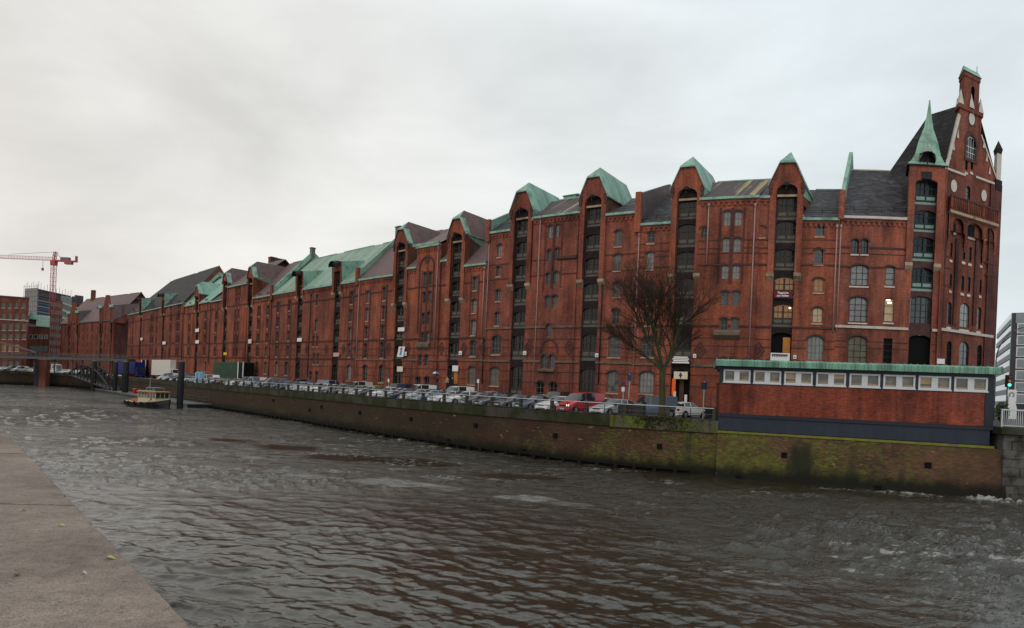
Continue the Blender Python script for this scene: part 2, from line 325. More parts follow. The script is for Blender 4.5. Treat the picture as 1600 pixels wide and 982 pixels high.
# ------------------------------------------------------------------ mesh builder
class MB:
    def __init__(self, frame=WORLD): self.f = frame; self.v = []; self.p = []; self.m = []
    def poly(self, pts, m=0, world=False):
        i = len(self.v)
        self.v += [Vector(q) if world else self.f(*q) for q in pts]
        self.p.append(list(range(i, i + len(pts)))); self.m.append(m)
    def sheet(self, a0, a1, A, B, m=0, step=3.0):
        """strip along a between (d,z) pair A and pair B"""
        n = max(1, int(abs(a1 - a0) / step + .5))
        for k in range(n):
            p, q = a0 + (a1 - a0) * k / n, a0 + (a1 - a0) * (k + 1) / n
            self.poly([(p, *A), (q, *A), (q, *B), (p, *B)], m)
    def box(self, a0, a1, d0, d1, z0, z1, m=0, step=3.0):
        n = max(1, int(abs(a1 - a0) / step + .5))
        i = len(self.v)
        for k in range(n + 1):
            a = a0 + (a1 - a0) * k / n
            self.v += [self.f(a, d0, z0), self.f(a, d1, z0), self.f(a, d1, z1), self.f(a, d0, z1)]
        for k in range(n):
            b = i + 4 * k
            for j in range(4):
                self.p.append([b + j, b + (j + 1) % 4, b + 4 + (j + 1) % 4, b + 4 + j]); self.m.append(m)
        self.p += [[i, i + 1, i + 2, i + 3], [i + 4 * n + 3, i + 4 * n + 2, i + 4 * n + 1, i + 4 * n]]; self.m += [m, m]
    def slab(self, prof, a0, a1, m=0):
        """(d,z) outline pulled along a"""
        n = len(prof)
        self.poly([(a0, *q) for q in prof], m); self.poly([(a1, *q) for q in prof][::-1], m)
        for k in range(n):
            self.poly([(a0, *prof[k]), (a1, *prof[k]), (a1, *prof[(k + 1) % n]), (a0, *prof[(k + 1) % n])], m)
    def plate(self, prof, d0, d1, m=0):
        """(a,z) outline pulled along d"""
        n = len(prof)
        self.poly([(a, d0, z) for a, z in prof], m); self.poly([(a, d1, z) for a, z in prof][::-1], m)
        for k in range(n):
            (a, z), (b, y) = prof[k], prof[(k + 1) % n]
            self.poly([(a, d0, z), (b, d0, y), (b, d1, y), (a, d1, z)], m)
    def tube(self, p, q, r0, r1=None, n=6, m=0, cap=True):
        p, q = Vector(p), Vector(q); r1 = r0 if r1 is None else r1
        ax = (q - p)
        if ax.length < 1e-6: return
        ax.normalize(); u = ax.orthogonal().normalized(); w = ax.cross(u); i = len(self.v)
        for c, r in ((p, r0), (q, r1)):
            for k in range(n):
                t = 2 * math.pi * k / n; self.v.append(c + (u * math.cos(t) + w * math.sin(t)) * r)
        for k in range(n):
            self.p.append([i + k, i + (k + 1) % n, i + n + (k + 1) % n, i + n + k]); self.m.append(m)
        if cap:
            self.p += [[i + k for k in range(n)][::-1], [i + n + k for k in range(n)]]; self.m += [m, m]
    def build(self, name, mats, parent=None, smooth=False, origin=None, mesh_only=False):
        if not self.v: return None
        o0 = Vector(parent.location) if (parent is not None and parent.parent is None and parent.type == 'EMPTY' and origin is None) else (Vector(origin) if origin is not None else Vector((0, 0, 0)))
        if parent is not None and parent.type != 'EMPTY': o0 = Vector(parent.get('_o', (0, 0, 0)))
        me = bpy.data.meshes.new(name)
        me.from_pydata([tuple(v - o0) for v in self.v], [], self.p)
        for m in (mats if isinstance(mats, (list, tuple)) else [mats]): me.materials.append(MATS[m] if isinstance(m, str) else m)
        me.polygons.foreach_set('material_index', self.m)
        if smooth: me.polygons.foreach_set('use_smooth', [True] * len(me.polygons))
        me.update()
        if mesh_only: return me
        o = bpy.data.objects.new(name, me); COL.objects.link(o)
        if parent is not None: o.parent = parent; o['_o'] = tuple(o0)
        elif origin is not None: o.location = o0
        return o
def arch_pts(a0, a1, zt, rise, n=8):
    c, h = (a0 + a1) / 2, (a1 - a0) / 2
    return [(c - h * math.cos(math.pi * k / n), zt - rise + rise * math.sin(math.pi * k / n)) for k in range(n + 1)]
def wallgrid(mb, a0, a1, z0, z1, ops, d=0.0, depth=.25, m=0, mr=0):
    """flat wall with recessed, optionally arched openings (a0,a1,z0,z1,rise)"""
    ops = [o for o in ops if o[0] > a0 and o[1] < a1 and o[3] < z1]
    ca = {a0, a1}; cz = {z0, z1}
    for o in ops: ca |= {o[0], o[1]}; cz |= {max(z0, o[2]), o[3]}
    n = max(1, int((a1 - a0) / 3))
    ca |= {a0 + (a1 - a0) * k / n for k in range(n)}
    ca, cz = sorted(ca), sorted(cz)
    for i in range(len(ca) - 1):
        if ca[i + 1] - ca[i] < 1e-5: continue
        ac = (ca[i] + ca[i + 1]) / 2; j = 0
        while j < len(cz) - 1:
            hole = lambda zc: any(o[0] < ac < o[1] and o[2] < zc < o[3] for o in ops)
            if hole((cz[j] + cz[j + 1]) / 2): j += 1; continue
            k = j
            while k + 1 < len(cz) - 1 and not hole((cz[k + 1] + cz[k + 2]) / 2): k += 1
            mb.poly([(ca[i], d, cz[j]), (ca[i + 1], d, cz[j]), (ca[i + 1], d, cz[k + 1]), (ca[i], d, cz[k + 1])], m); j = k + 1
    for (p, q, b, t, rise) in ops:
        b = max(b, z0); e = d + depth
        top = arch_pts(p, q, t, rise) if rise > 0 else [(p, t), (q, t)]
        mb.poly([(p, d, b), (p, e, b), (p, e, top[0][1]), (p, d, top[0][1])], mr)
        mb.poly([(q, d, b), (q, e, b), (q, e, top[-1][1]), (q, d, top[-1][1])], mr)
        mb.poly([(p, d, b), (q, d, b), (q, e, b), (p, e, b)], mr)
        for (x0, y0), (x1, y1) in zip(top[:-1], top[1:]):
            mb.poly([(x0, d, y0), (x1, d, y1), (x1, e, y1), (x0, e, y0)], mr)
            if rise > 0: mb.poly([(x0, d, y0), (x1, d, y1), (x1, d, t), (x0, d, t)], m)
def window(fr, parent, a0, a1, zb, zt, rise, d, glass, frame, nv=1, nh=2, name='window', sill=None, bar=.055, sill_h=.28, moulding=None):
    mb = MB(fr)
    top = arch_pts(a0, a1, zt, rise) if rise > 0 else [(a0, zt), (a1, zt)]
    mb.poly([(a0, d, zb), (a1, d, zb)] + [(a, d, z) for a, z in top[::-1]], 1)
    f0, f1 = d - .07, d - .01
    mb.box(a0, a0 + bar, f0, f1, zb, zt - rise, 0); mb.box(a1 - bar, a1, f0, f1, zb, zt - rise, 0); mb.box(a0 + bar, a1 - bar, f0, f1, zb, zb + bar, 0)
    if rise > 0:
        for (x0, y0), (x1, y1) in zip(top[:-1], top[1:]):
            mb.poly([(x0, f0, y0), (x1, f0, y1), (x1, f0, y1 - bar * 1.3), (x0, f0, y0 - bar * 1.3)], 0)
    else: mb.box(a0 + bar, a1 - bar, f0, f1, zt - bar, zt, 0)
    for k in range(nv):
        a = a0 + (a1 - a0) * (k + 1) / (nv + 1)
        mb.box(a - bar * .4, a + bar * .4, f0 + .012, f1 - .012, zb + bar, zt - bar * 1.2, 0)
    for k in range(nh):
        z = zb + (zt - rise * .6 - zb) * (k + 1) / (nh + .9)
        mb.box(a0 + bar, a1 - bar, f0 + .02, f1 - .02, z - bar * .4, z + bar * .4, 0)
    o = mb.build(name, [frame, glass], parent)
    if moulding and rise > 0:
        s = MB(fr); c, h = (a0 + a1) / 2, (a1 - a0) / 2; n = 8; dd = moulding - .055
        for j in range(n):
            t0, t1 = math.pi * j / n, math.pi * (j + 1) / n; P = lambda t, q: (c - (h + q) * math.cos(t), zt - rise + (rise + q) * math.sin(t))
            s.plate([P(t0, .01), P(t1, .01), P(t1, .2), P(t0, .2)], dd, moulding - .002)
        s.build('arch_moulding', 'course_dark', o)
    if sill:
        s = MB(fr); s.slab([(-.12 + 0, zb - sill_h), (-.12, zb - sill_h + .1), (d - .08, zb - .012), (d - .08, zb - sill_h)], a0 - .06, a1 + .06); s.build('sill', sill, o)
    return o
def hatch(fr, parent, a0, a1, zb, zt, rise, d, door, band, glass='glass_dark', lit=False):
    """a pair of loading doors: glazed leaves over boarded panels, a post between, a guard band at the foot"""
    mb = MB(fr); h = zt - zb; c = (a0 + a1) / 2
    top = arch_pts(a0, a1, zt, rise) if rise > 0 else [(a0, zt), (a1, zt)]
    mb.poly([(a0, d, zb), (a1, d, zb)] + [(a, d, z) for a, z in top[::-1]], 2)
    mb.box(a0, a1, d - .10, d - .01, zb, zb + h * .11, 1)
    mb.box(a0, a1, d - .08, d - .01, zb + h * .11, zb + h * .20, 0)
    mb.box(a0 + .05, a1 - .05, d - .09, d - .01, zb + h * .20, zb + h * .34, 1)
    mb.box(a0, a1, d - .085, d - .01, zb + h * .34, zb + h * .42, 0)
    for a in (a0 + .06, c, a1 - .06): mb.box(a - .085, a + .085, d - .12, d - .015, zb + h * .20, zt - max(.05, rise * (.25 if a == c else 1)), 0)
    for a in ((a0 + c) / 2, (a1 + c) / 2): mb.box(a - .025, a + .025, d - .06, d - .012, zb + h * .42, zt - rise * .5, 0)
    mb.box(a0 + .1, a1 - .1, d - .065, d - .014, zb + h * .66, zb + h * .70, 0)
    return mb.build('loading_hatch', [door, band, glass], parent)
class SubFrame:          # a frame shifted along a
    def __init__(self, f, a): self.f, self.a = f, a
    def __call__(self, a, d=0, z=0): return self.f(a + self.a, d, z)
# ------------------------------------------------------------------ ground, quay, promenade, water
qmb = MB()
qs = [float(s) for s in np.arange(0, Q.s[-1] + 2, 2.0)]
edge = [Q(s, .35) for s in qs] 
back = [Q(s, 60) for s in qs]
qmb.poly([(-2500, 230, GZ - .02), (-2500, 3500, GZ - .02), (2500, 3500, GZ - .02), (2500, 120, GZ - .02), (95, 75, GZ - .02), (20, 130, GZ - .02), (-80, 240, GZ - .02), (-150, 330, GZ - .02), (-160, 260, GZ - .02), (-180, 225, GZ - .02)], 0)
land = qmb.build('ground', 'asphalt'); tag(land, kind='structure')
qmb = MB(Q)
for s0, s1 in zip(qs[:-1], qs[1:]):
    qmb.poly([(s0, .3, GZ), (s1, .3, GZ), (s1, 30, GZ), (s0, 30, GZ)], 0)
tag(qmb.build('quay_paving', 'cobble'), kind='structure')

def quay_wall_mat():
    m, t, N, L, b = ntree('quay_wall'); b.inputs['Specular IOR Level'].default_value = .12
    b.inputs['Roughness'].default_value = .75
    geo = N.new('ShaderNodeNewGeometry'); sp = N.new('ShaderNodeSeparateXYZ'); L.new(geo.outputs['Position'], sp.inputs[0])
    def noise(scale, st, det=5, rough=.62):
        mp = N.new('ShaderNodeMapping'); mp.inputs['Scale'].default_value = st; L.new(geo.outputs['Position'], mp.inputs[0])
        n = N.new('ShaderNodeTexNoise'); n.inputs['Scale'].default_value = scale; n.inputs['Detail'].default_value = det; n.inputs['Roughness'].default_value = rough
        L.new(mp.outputs[0], n.inputs['Vector']); return n.outputs[0]
    def rng(src, a, b_, c, d, sm=False):
        r = N.new('ShaderNodeMapRange'); r.inputs[1].default_value = a; r.inputs[2].default_value = b_; r.inputs[3].default_value = c; r.inputs[4].default_value = d
        if sm: r.interpolation_type = 'SMOOTHSTEP'
        L.new(src, r.inputs[0]); return r.outputs[0]
    def math_(op, a, b_):
        q = N.new('ShaderNodeMath'); q.operation = op; q.use_clamp = False
        for i, x in enumerate((a, b_)):
            if isinstance(x, float): q.inputs[i].default_value = x
            else: L.new(x, q.inputs[i])
        return q.outputs[0]
    def mix(f, a, b_, blend='MIX'):
        q = N.new('ShaderNodeMix'); q.data_type = 'RGBA'; q.blend_type = blend
        if isinstance(f, float): q.inputs[0].default_value = f
        else: L.new(f, q.inputs[0])
        for i, x in ((6, a), (7, b_)):
            if isinstance(x, tuple): q.inputs[i].default_value = (*x, 1)
            else: L.new(x, q.inputs[i])
        return q.outputs[2]
    dt = N.new('ShaderNodeVectorMath'); dt.operation = 'DOT_PRODUCT'; dt.inputs[1].default_value = (.995, -.12, 0); L.new(geo.outputs['Position'], dt.inputs[0])
    cb = N.new('ShaderNodeCombineXYZ'); L.new(dt.outputs['Value'], cb.inputs[0]); L.new(sp.outputs[2], cb.inputs[1])
    bt = N.new('ShaderNodeTexBrick'); bt.inputs['Scale'].default_value = 1; bt.inputs['Brick Width'].default_value = .28; bt.inputs['Row Height'].default_value = .09; bt.inputs['Mortar Size'].default_value = .01
    bt.inputs['Color1'].default_value = (.062, .030, .022, 1); bt.inputs['Color2'].default_value = (.15, .055, .036, 1); bt.inputs['Mortar'].default_value = (.085, .062, .045, 1)
    L.new(cb.outputs[0], bt.inputs['Vector'])
    worn = rng(noise(.35, (1, 1, 1.4)), .42, .68, 0, .75, True)
    c = mix(worn, bt.outputs[0], (.040, .026, .019))
    c = mix(rng(sp.outputs[0], -6.0, 22.0, .80, 0.0), c, (.026, .019, .012))
    # moss: patchy and brick-sized, thickest over one stretch of wall
    xr = rng(sp.outputs[0], 2.0, 16.0, 0.0, .20, True)
    mz = rng(sp.outputs[2], .3, 2.2, .07, 0.0)
    big = noise(.30, (1, 1, .9), 4)
    small = noise(1.0, (2.8, 2.8, 10.0), 2, .75)
    mo = math_('ADD', math_('MULTIPLY', big, .42), math_('MULTIPLY', small, .58))
    mo = math_('ADD', mo, math_('MULTIPLY', xr, .34)); mo = math_('ADD', mo, mz)
    mo = rng(mo, .545, .605, 0, .85, True)
    fade = rng(sp.outputs[0], 27.0, 33.0, 1.0, .15, True)
    mo = math_('MULTIPLY', mo, fade)
    mcol = mix(rng(noise(2.2, (1, 1, 2)), .35, .65, 0, 1), (.055, .062, .014), (.125, .135, .022))
    mcol = mix(rng(sp.outputs[0], -4.0, 10.0, 0, 1, True), (.045, .045, .018), mcol)
    c = mix(mo, c, mcol)
    # odd orange bricks
    sp2 = noise(1.0, (2.2, 2.2, 5.5), 0, .3)
    c = mix(rng(sp2, .80, .815, 0, .8), c, (.24, .13, .055))
    st = N.new('ShaderNodeVectorMath'); st.operation = 'DISTANCE'; st.inputs[1].default_value = (PLX, PLZ, 0); cbs = N.new('ShaderNodeCombineXYZ'); L.new(math_('ADD', dt.outputs['Value'], 0.0), cbs.inputs[0]); L.new(math_('MULTIPLY', sp.outputs[2], .55), cbs.inputs[1])
    L.new(cbs.outputs[0], st.inputs[0]); plume = math_('ADD', st.outputs['Value'], math_('MULTIPLY', math_('SUBTRACT', noise(1.3, (1, 1, .6)), .5), 1.6))
    plume_m = rng(plume, .5, 1.25, .92, 0, True)
    # wet black foot of the wall and black runs
    runs = rng(noise(.45, (1.2, 1.2, .08), 3), .58, .72, 0, .75, True)
    c = mix(runs, c, (.028, .026, .016))
    c = mix(plume_m, c, (.017, .019, .011))
    foot = math_('ADD', sp.outputs[2], math_('MULTIPLY', noise(1.1, (1, 1, .5)), -1.3))
    c = mix(rng(foot, -.25, .85, .97, 0, True), c, (.010, .010, .007))
    L.new(c, b.inputs['Base Color'])
    bp = N.new('ShaderNodeBump'); bp.inputs['Strength'].default_value = .5; bp.inputs['Distance'].default_value = .05; L.new(small, bp.inputs['Height']); L.new(bp.outputs[0], b.inputs['Normal'])
    MATS['quay_wall'] = m
_pl = Q.at(1250, 722)[0]; _plp = Q(_pl, -.6); PLX = _plp.x * .995 - _plp.y * .12; PLZ = 1.5 * .55
quay_wall_mat()
mat('fender_black', (.012, .011, .009), .9, .4, 2)
mat('coping', (.050, .047, .036), .85, .35, 1.2, stretch=(1, 1, .5), col2=(.026, .030, .012), c2=(.40, .58), s2=.5)
mat('coping_moss', (.085, .08, .055), .85, .4, 1.6, stretch=(1, 1, .25), col2=(.095, .11, .024), c2=(.40, .56), s2=.55)
mat('ledge_moss', (.15, .16, .035), .85, .3, 2, col2=(.12, .11, .07), c2=(.55, .7), s2=.6)
sA = Q.at(1122, 660)[0]; sEnd = Q.at(1568, 690)[0]; sMoss = Q.at(955, 650)[0]
wall = thing('quay_wall', Q(sA, 0, 0), 'long weathered brick quay wall with green moss rising from the dark water', 'quay wall')
mb = MB(Q)
mb.sheet(0, sA, (-.25, -1.5), (0, GZ - .75), 0, 2); mb.build('brick_face', 'quay_wall', wall)
mb = MB(Q); mb.sheet(sA, sEnd, (-1.1, -1.5), (-.12, 3.45), 0, 2)
mb.poly([(sEnd, -1.1, -1.5), (sEnd, -.12, 3.45), (sEnd, 2, 3.45), (sEnd, 2, -1.5)], 0)
mb.build('brick_face', 'quay_wall', wall)['label'] = 'mossy red brick stretch of the wall under the low annex'
mb = MB(Q); mb.box(0, sMoss, -.16, .5, GZ - .75, GZ + .14, 0, 2); mb.build('coping', 'coping', wall)
mb = MB(Q); mb.box(sMoss, sA, -.18, .5, GZ - .80, GZ + .16, 0, 2); mb.build('coping', 'coping_moss', wall)
mb = MB(Q); mb.box(sA, sEnd - .6, -.20, .4, 3.45, 3.62, 0, 2); mb.build('ledge', 'ledge_moss', wall)
mb = MB(Q); mb.box(0, sA - 2, -.52, -.24, .30, .52, 0, 2); mb.build('fender_beam', 'fender_black', wall)
mb = MB(Q)
for s in np.arange(30, sEnd - 1, 1.6):
    dd = -.62 if s < sA else -1.12
    if s > sA - 1: continue
    mb.box(s, s + .28, dd, dd + .3, -1.2, .42 + .05 * math.sin(s * 3), 0)
pl = mb.build('fender_piling', 'fender_black', wall); tag(pl, kind='stuff')
for i, (x, y) in enumerate([(741, 665), (866, 681), (1030, 698), (1225, 711), (1449, 727), (699, 689), (816, 705), (967, 727), (1154, 745), (1369, 762), (560, 645), (640, 655), (500, 636), (620, 687), (425, 626), (482, 641), (550, 671)]):
    a, z = Q.at(x, y, -.3); mb = MB(Q); w = .20
    dd = -.0 - (4.0 - z) * (.06 if a < sA else .22)
    mb.box(a - w, a + w, dd - .10, dd + .3, z - .2, z + .2, 0); mb.build('drain_hole', 'dark_void', wall)

# promenade on the near bank: big slabs with open joints
PZ = EYE - 1.6
p0, p1 = Vector((-1.94, 4.01)), Vector((-13.4, 16.8)); pd = (p1 - p0).normalized(); pn = Vector((-pd.y, pd.x))   # pn points away from the water
def prom_mat():
    m, t, N, L, b = ntree('slab'); b.inputs['Roughness'].default_value = .8; b.inputs['Specular IOR Level'].default_value = .15
    geo = N.new('ShaderNodeNewGeometry')
    def noise(scale, det, rough=.6):
        n = N.new('ShaderNodeTexNoise'); n.inputs['Scale'].default_value = scale; n.inputs['Detail'].default_value = det; n.inputs['Roughness'].default_value = rough
        L.new(geo.outputs['Position'], n.inputs['Vector']); return n.outputs[0]
    def rng(src, a, b_, c, d):
        r = N.new('ShaderNodeMapRange'); r.inputs[1].default_value = a; r.inputs[2].default_value = b_; r.inputs[3].default_value = c; r.inputs[4].default_value = d
        L.new(src, r.inputs[0]); return r.outputs[0]
    cr = N.new('ShaderNodeMix'); cr.data_type = 'RGBA'; cr.inputs[6].default_value = (.175, .138, .115, 1); cr.inputs[7].default_value = (.275, .222, .188, 1)
    L.new(rng(noise(.9, 8, .7), .35, .65, 0, 1), cr.inputs[0])
    gr = noise(70, 2, .8); fine = rng(gr, .3, .7, .55, 1.42)
    st = rng(noise(7, 7, .8), .30, .62, .74, 1.12)
    mu = N.new('ShaderNodeMath'); mu.operation = 'MULTIPLY'; L.new(fine, mu.inputs[0]); L.new(st, mu.inputs[1])
    grit = rng(noise(28, 4, .8), .34, .44, .55, 1.0); damp = rng(noise(.55, 6, .7), .40, .60, .88, 1.04)
    m2 = N.new('ShaderNodeMath'); m2.operation = 'MULTIPLY'; L.new(mu.outputs[0], m2.inputs[0]); L.new(grit, m2.inputs[1]); m3 = N.new('ShaderNodeMath'); m3.operation = 'MULTIPLY'; L.new(m2.outputs[0], m3.inputs[0]); L.new(damp, m3.inputs[1]); mu = m3
    s = N.new('ShaderNodeVectorMath'); s.operation = 'SCALE'; L.new(cr.outputs[2], s.inputs[0]); L.new(mu.outputs[0], s.inputs['Scale'])
    L.new(s.outputs[0], b.inputs['Base Color'])
    bp = N.new('ShaderNodeBump'); bp.inputs['Strength'].default_value = .7; bp.inputs['Distance'].default_value = .008; L.new(gr, bp.inputs['Height']); L.new(bp.outputs[0], b.inputs['Normal'])
    MATS['slab'] = m
prom_mat()
def prom_frame(a, d, z): q = p0 + pd * a + pn * d + Vector((0, 0)); return Vector((q.x, q.y, z))
joint_t = [Vector(at_depth(45, 716, 11.6).xy), Vector(at_depth(115, 795, 7.42).xy), Vector(at_depth(22, 677, 15.2).xy)]
jd = Vector((-1, -.10)).normalized()      # joints run askew to the edge
cuts = sorted([(q - p0).dot(pd) for q in joint_t] + [-7.5, 16.0 + 5, 27, 34, 42])
cuts = [-16] + cuts
mb = MB()
for a0, a1 in zip(cuts[:-1], cuts[1:]):
    e0, e1 = p0 + pd * (a0 + .034), p0 + pd * (a1 - .034); W = 45
    f0, f1 = e0 + jd * W, e1 + jd * W
    ne = max(4, int((a1 - a0) / .16)); er = random.Random(int(a0 * 10))
    ev = [e0 + (e1 - e0) * k / ne for k in range(ne + 1)]; of = [er.uniform(0, .012) + (er.uniform(.01, .045) if er.random() < .12 else 0) for _ in ev]
    top = [v + pn * o for v, o in zip(ev, of)]; low = [v - pn * (.014 - o * .6) for v, o in zip(ev, of)]
    mb.poly([(*v, PZ) for v in top] + [(*f1, PZ), (*f0, PZ)], 0)
    for k in range(ne):
        mb.poly([(*top[k], PZ), (*top[k + 1], PZ), (*low[k + 1], PZ - .016 - of[k + 1] * .5), (*low[k], PZ - .016 - of[k] * .5)], 0)
        mb.poly([(*low[k], PZ - .016 - of[k] * .5), (*low[k + 1], PZ - .016 - of[k + 1] * .5), (*low[k + 1], PZ - .35), (*low[k], PZ - .35)], 0)
    mb.poly([(*e0, PZ), (*f0, PZ), (*f0, PZ - .3), (*e0, PZ - .3)], 0); mb.poly([(*e1, PZ), (*f1, PZ), (*f1, PZ - .3), (*e1, PZ - .3)], 0)
tag(mb.build('promenade', 'slab'), kind='structure')
mb = MB(prom_frame)
mb.poly([(-16, .02, PZ - .05), (42, .02, PZ - .05), (42, 60, PZ - .05), (-16, 60, PZ - .05)], 0)
mb.poly([(-16, .08, PZ - .3), (42, .08, PZ - .3), (42, .0, -2), (-16, .0, -2)], 0)
tag(mb.build('promenade_base', 'timber_dark'), kind='structure')

# fallen leaves on the slabs
def leaf(x, y, L_, rz, m, label):
    u, v = unroll(x, y); Y = 1.6 * FOC / -v
    n = 7; pts = []
    for k in range(n + 1):
        t = k / n; w = math.sin(math.pi * t ** .8) * .33 * L_
        pts.append((t * L_ - L_ / 2, w, .012 * math.sin(t * 5) + .012))
    mb = MB(); mid = [(p[0], 0, p[2] * .4 + .004) for p in pts]
    for k in range(n):
        for sg in (1, -1):
            mb.poly([mid[k], mid[k + 1], (pts[k + 1][0], sg * pts[k + 1][1], pts[k + 1][2]), (pts[k][0], sg * pts[k][1], pts[k][2])], 0)
    mb.tube((-L_ * .5, 0, .006), (-L_ * .75, .01, .01), .0015, .001, 4)
    o = mb.build('fallen_leaf', m, smooth=True); o.location = (u * Y / FOC, Y, PZ + .002); o.rotation_euler = (0, 0, rz)
    tag(o, label, 'leaf', 'leaves fallen on the promenade slabs')
mat('brown_leaf', (.09, .075, .025), .7, .2, 20); mat('pale_leaf', (.42, .40, .34), .7, .15, 20)
leaf(174, 874, .085, .3, 'yellow_leaf', 'yellow leaf lying close to the water edge on the stone slab')
leaf(97, 823, .075, .2, 'yellow_leaf', 'pale yellow leaf lying just past the open slab joint')
leaf(36, 799, .07, 1.2, 'yellow_leaf', 'yellow leaf caught in the open slab joint')
leaf(26, 900, .06, 2.2, 'brown_leaf', 'crumpled brown leaf lying far from the water edge')
leaf(132, 898, .045, .1, 'pale_leaf', 'small whitish leaf between the yellow and the brown leaf')
leaf(5, 719, .08, .7, 'yellow_leaf', 'tiny yellow leaf on the second slab joint from the camera')

# water: one sheet to the far bank, shaped by crossing ripples and, off the warehouse end, a churned race
def fbm_noise(x, y, seed, octaves=4):
    rng = np.random.RandomState(seed); out = np.zeros_like(x); amp = 1.0; f = 1.0
    for o in range(octaves):
        tab = rng.rand(256, 256).astype(np.float32); X, Y = x * f + 17.3 * o, y * f + 5.1 * o
        xi, yi = np.floor(X).astype(int), np.floor(Y).astype(int); fx, fy = X - xi, Y - yi
        fx = fx * fx * (3 - 2 * fx); fy = fy * fy * (3 - 2 * fy)
        g = lambda i, j: tab[(xi + i) & 255, (yi + j) & 255]
        out += amp * ((g(0, 0) * (1 - fx) + g(1, 0) * fx) * (1 - fy) + (g(0, 1) * (1 - fx) + g(1, 1) * fx) * fy - .5)
        amp *= .5; f *= 2.03
    return out
def sstep(x, a, b): t = np.clip((x - a) / (b - a), 0, 1); return t * t * (3 - 2 * t)
rows = [8.0]
while rows[-1] < 330: rows.append(rows[-1] * 1.0042)
rows = np.array(rows); cols = np.linspace(-1.05, 1.05, 840)
YY, UU = np.meshgrid(rows, cols, indexing='ij'); XX = UU * YY
rs = np.random.RandomState(3)
H = np.zeros_like(XX)
wx = XX + .9 * fbm_noise(XX * .12, YY * .12, 5, 3); wy = YY + .9 * fbm_noise(XX * .12 + 40, YY * .12, 6, 3)
for i in range(60):
    lam = .19 * (12.0 ** rs.rand()); k = 2 * math.pi / lam
    th = R(70) + rs.randn() * .44; ph = rs.rand() * 6.28
    a = .0125 * lam ** .82 * (.4 + rs.rand())
    cell = YY * .0043
    a = a * np.clip((lam / cell - 2.2) / 2, 0, 1)
    H += a * (np.sin(k * (wx * math.cos(th) + wy * math.sin(th)) + ph))
H = .62 * (H + .3 * np.abs(H))
wx2 = XX + 1.5 * fbm_noise(XX * .35, YY * .35, 51, 4) + .25 * fbm_noise(XX * 1.7, YY * 1.7, 53, 3); wy2 = YY + 1.5 * fbm_noise(XX * .35 + 9, YY * .35, 52, 4) + .25 * fbm_noise(XX * 1.7, YY * 1.7, 54, 3)
cells = YY * .0043
for i in range(9):                                            # short steep crests in broken lines
    lam = (.24, .30, .37, .46, .58, .74, .95, 1.3, 1.9)[i]; k = math.pi / lam; th = R(70) + rs.randn() * .44; ph = rs.rand() * 6.28
    a = .070 * lam ** .85 * np.clip((lam / cells - 3) / 4, 0, 1) * sstep(fbm_noise(XX * .16 + 7 * i, YY * .3, 60 + i, 3), -.12, .38)
    s_ = np.abs(np.sin(k * (wx2 * math.cos(th) + wy2 * math.sin(th)) + ph))
    H += a * (1 - s_) ** 1.5
turb = sstep(XX + .25 * (45 - YY) , 1, 14) * sstep(YY, 8, 15) * (1 - sstep(YY, 30, 42))
edge_calm = sstep(YY, 3, 6)
tn = fbm_noise(XX * .5 + .6 * fbm_noise(XX * .3, YY * .3, 15, 2), YY * .9, 11, 5); tn2 = fbm_noise(XX * 1.6, YY * 2.2, 12, 4)
tn3 = fbm_noise(XX * 4.0, YY * 5.0, 13, 3)
H += turb * (.13 * tn + .06 * tn2 + .022 * tn3)
patch = sstep(fbm_noise(XX * .07, YY * .15, 21, 4), -.28, .30)                # wind patches against slicks
slick = np.ones_like(XX)
for (sx, sy, rx, ry) in ((-20.5, 58, 4.6, 3.0), (-12.5, 52, 6.5, 2.6), (-7.0, 51, 4.0, 2.2), (1.0, 45.5, 4.2, 2.0), (-27, 62, 5, 3)):
    q = ((XX - sx) + .5 * (YY - sy)) ** 2 / rx ** 2 + (YY - sy) ** 2 / ry ** 2
    slick *= 1 - .93 * np.exp(-q ** 1.5)
H *= (.38 + .85 * patch) * slick * edge_calm
race = sstep(fbm_noise(XX * .22 + .1 * YY, YY * .55, 31, 5), .02, .36) * sstep(fbm_noise(XX * 1.7, YY * 3.4, 33, 4), -.05, .30)
zone = sstep(XX - .1 * (YY - 24), 4, 17) * sstep(YY, 14, 18) * (1 - sstep(YY, 30, 36))
speck = sstep(fbm_noise(XX * 3.2, YY * 5.5, 35, 3), .08, .34)
foam_sheen = .55 * race * zone * (.12 + .88 * speck) + .30 * race * speck * sstep(XX, -6, 8) * sstep(YY, 12, 16) * (1 - sstep(YY, 34, 42))
foam_sheen += .5 * speck * sstep(fbm_noise(XX * .25, YY * .5, 36, 3), .05, .3) * sstep(YY, 38, 46) * (1 - sstep(YY, 75, 100)) * sstep(XX, -30, -18)
for (px_, off_, rx, ry, hh) in ((1385, -1.9, 1.5, .30, .12), (1418, -2.0, 1.1, .35, .20), (1300, -2.6, 1.2, .25, .06), (1512, -2.0, .9, .7, .42), (1535, -2.4, 1.2, .5, .22), (1590, -2.2, 1.4, .4, .16)):
    _p = Q(Q.at(px_, 775)[0], off_); sx, sy = _p.x, _p.y   # water breaking against the wall
    q = np.exp(-(((XX - sx) / rx) ** 2 + ((YY - sy) / ry) ** 2))
    n_ = fbm_noise(XX * 4.5, YY * 6.0, 41, 5) + .5
    H += hh * q * n_; foam_sheen += 1.35 * q * np.clip(n_, 0, 1) * sstep(n_, .25, .85)
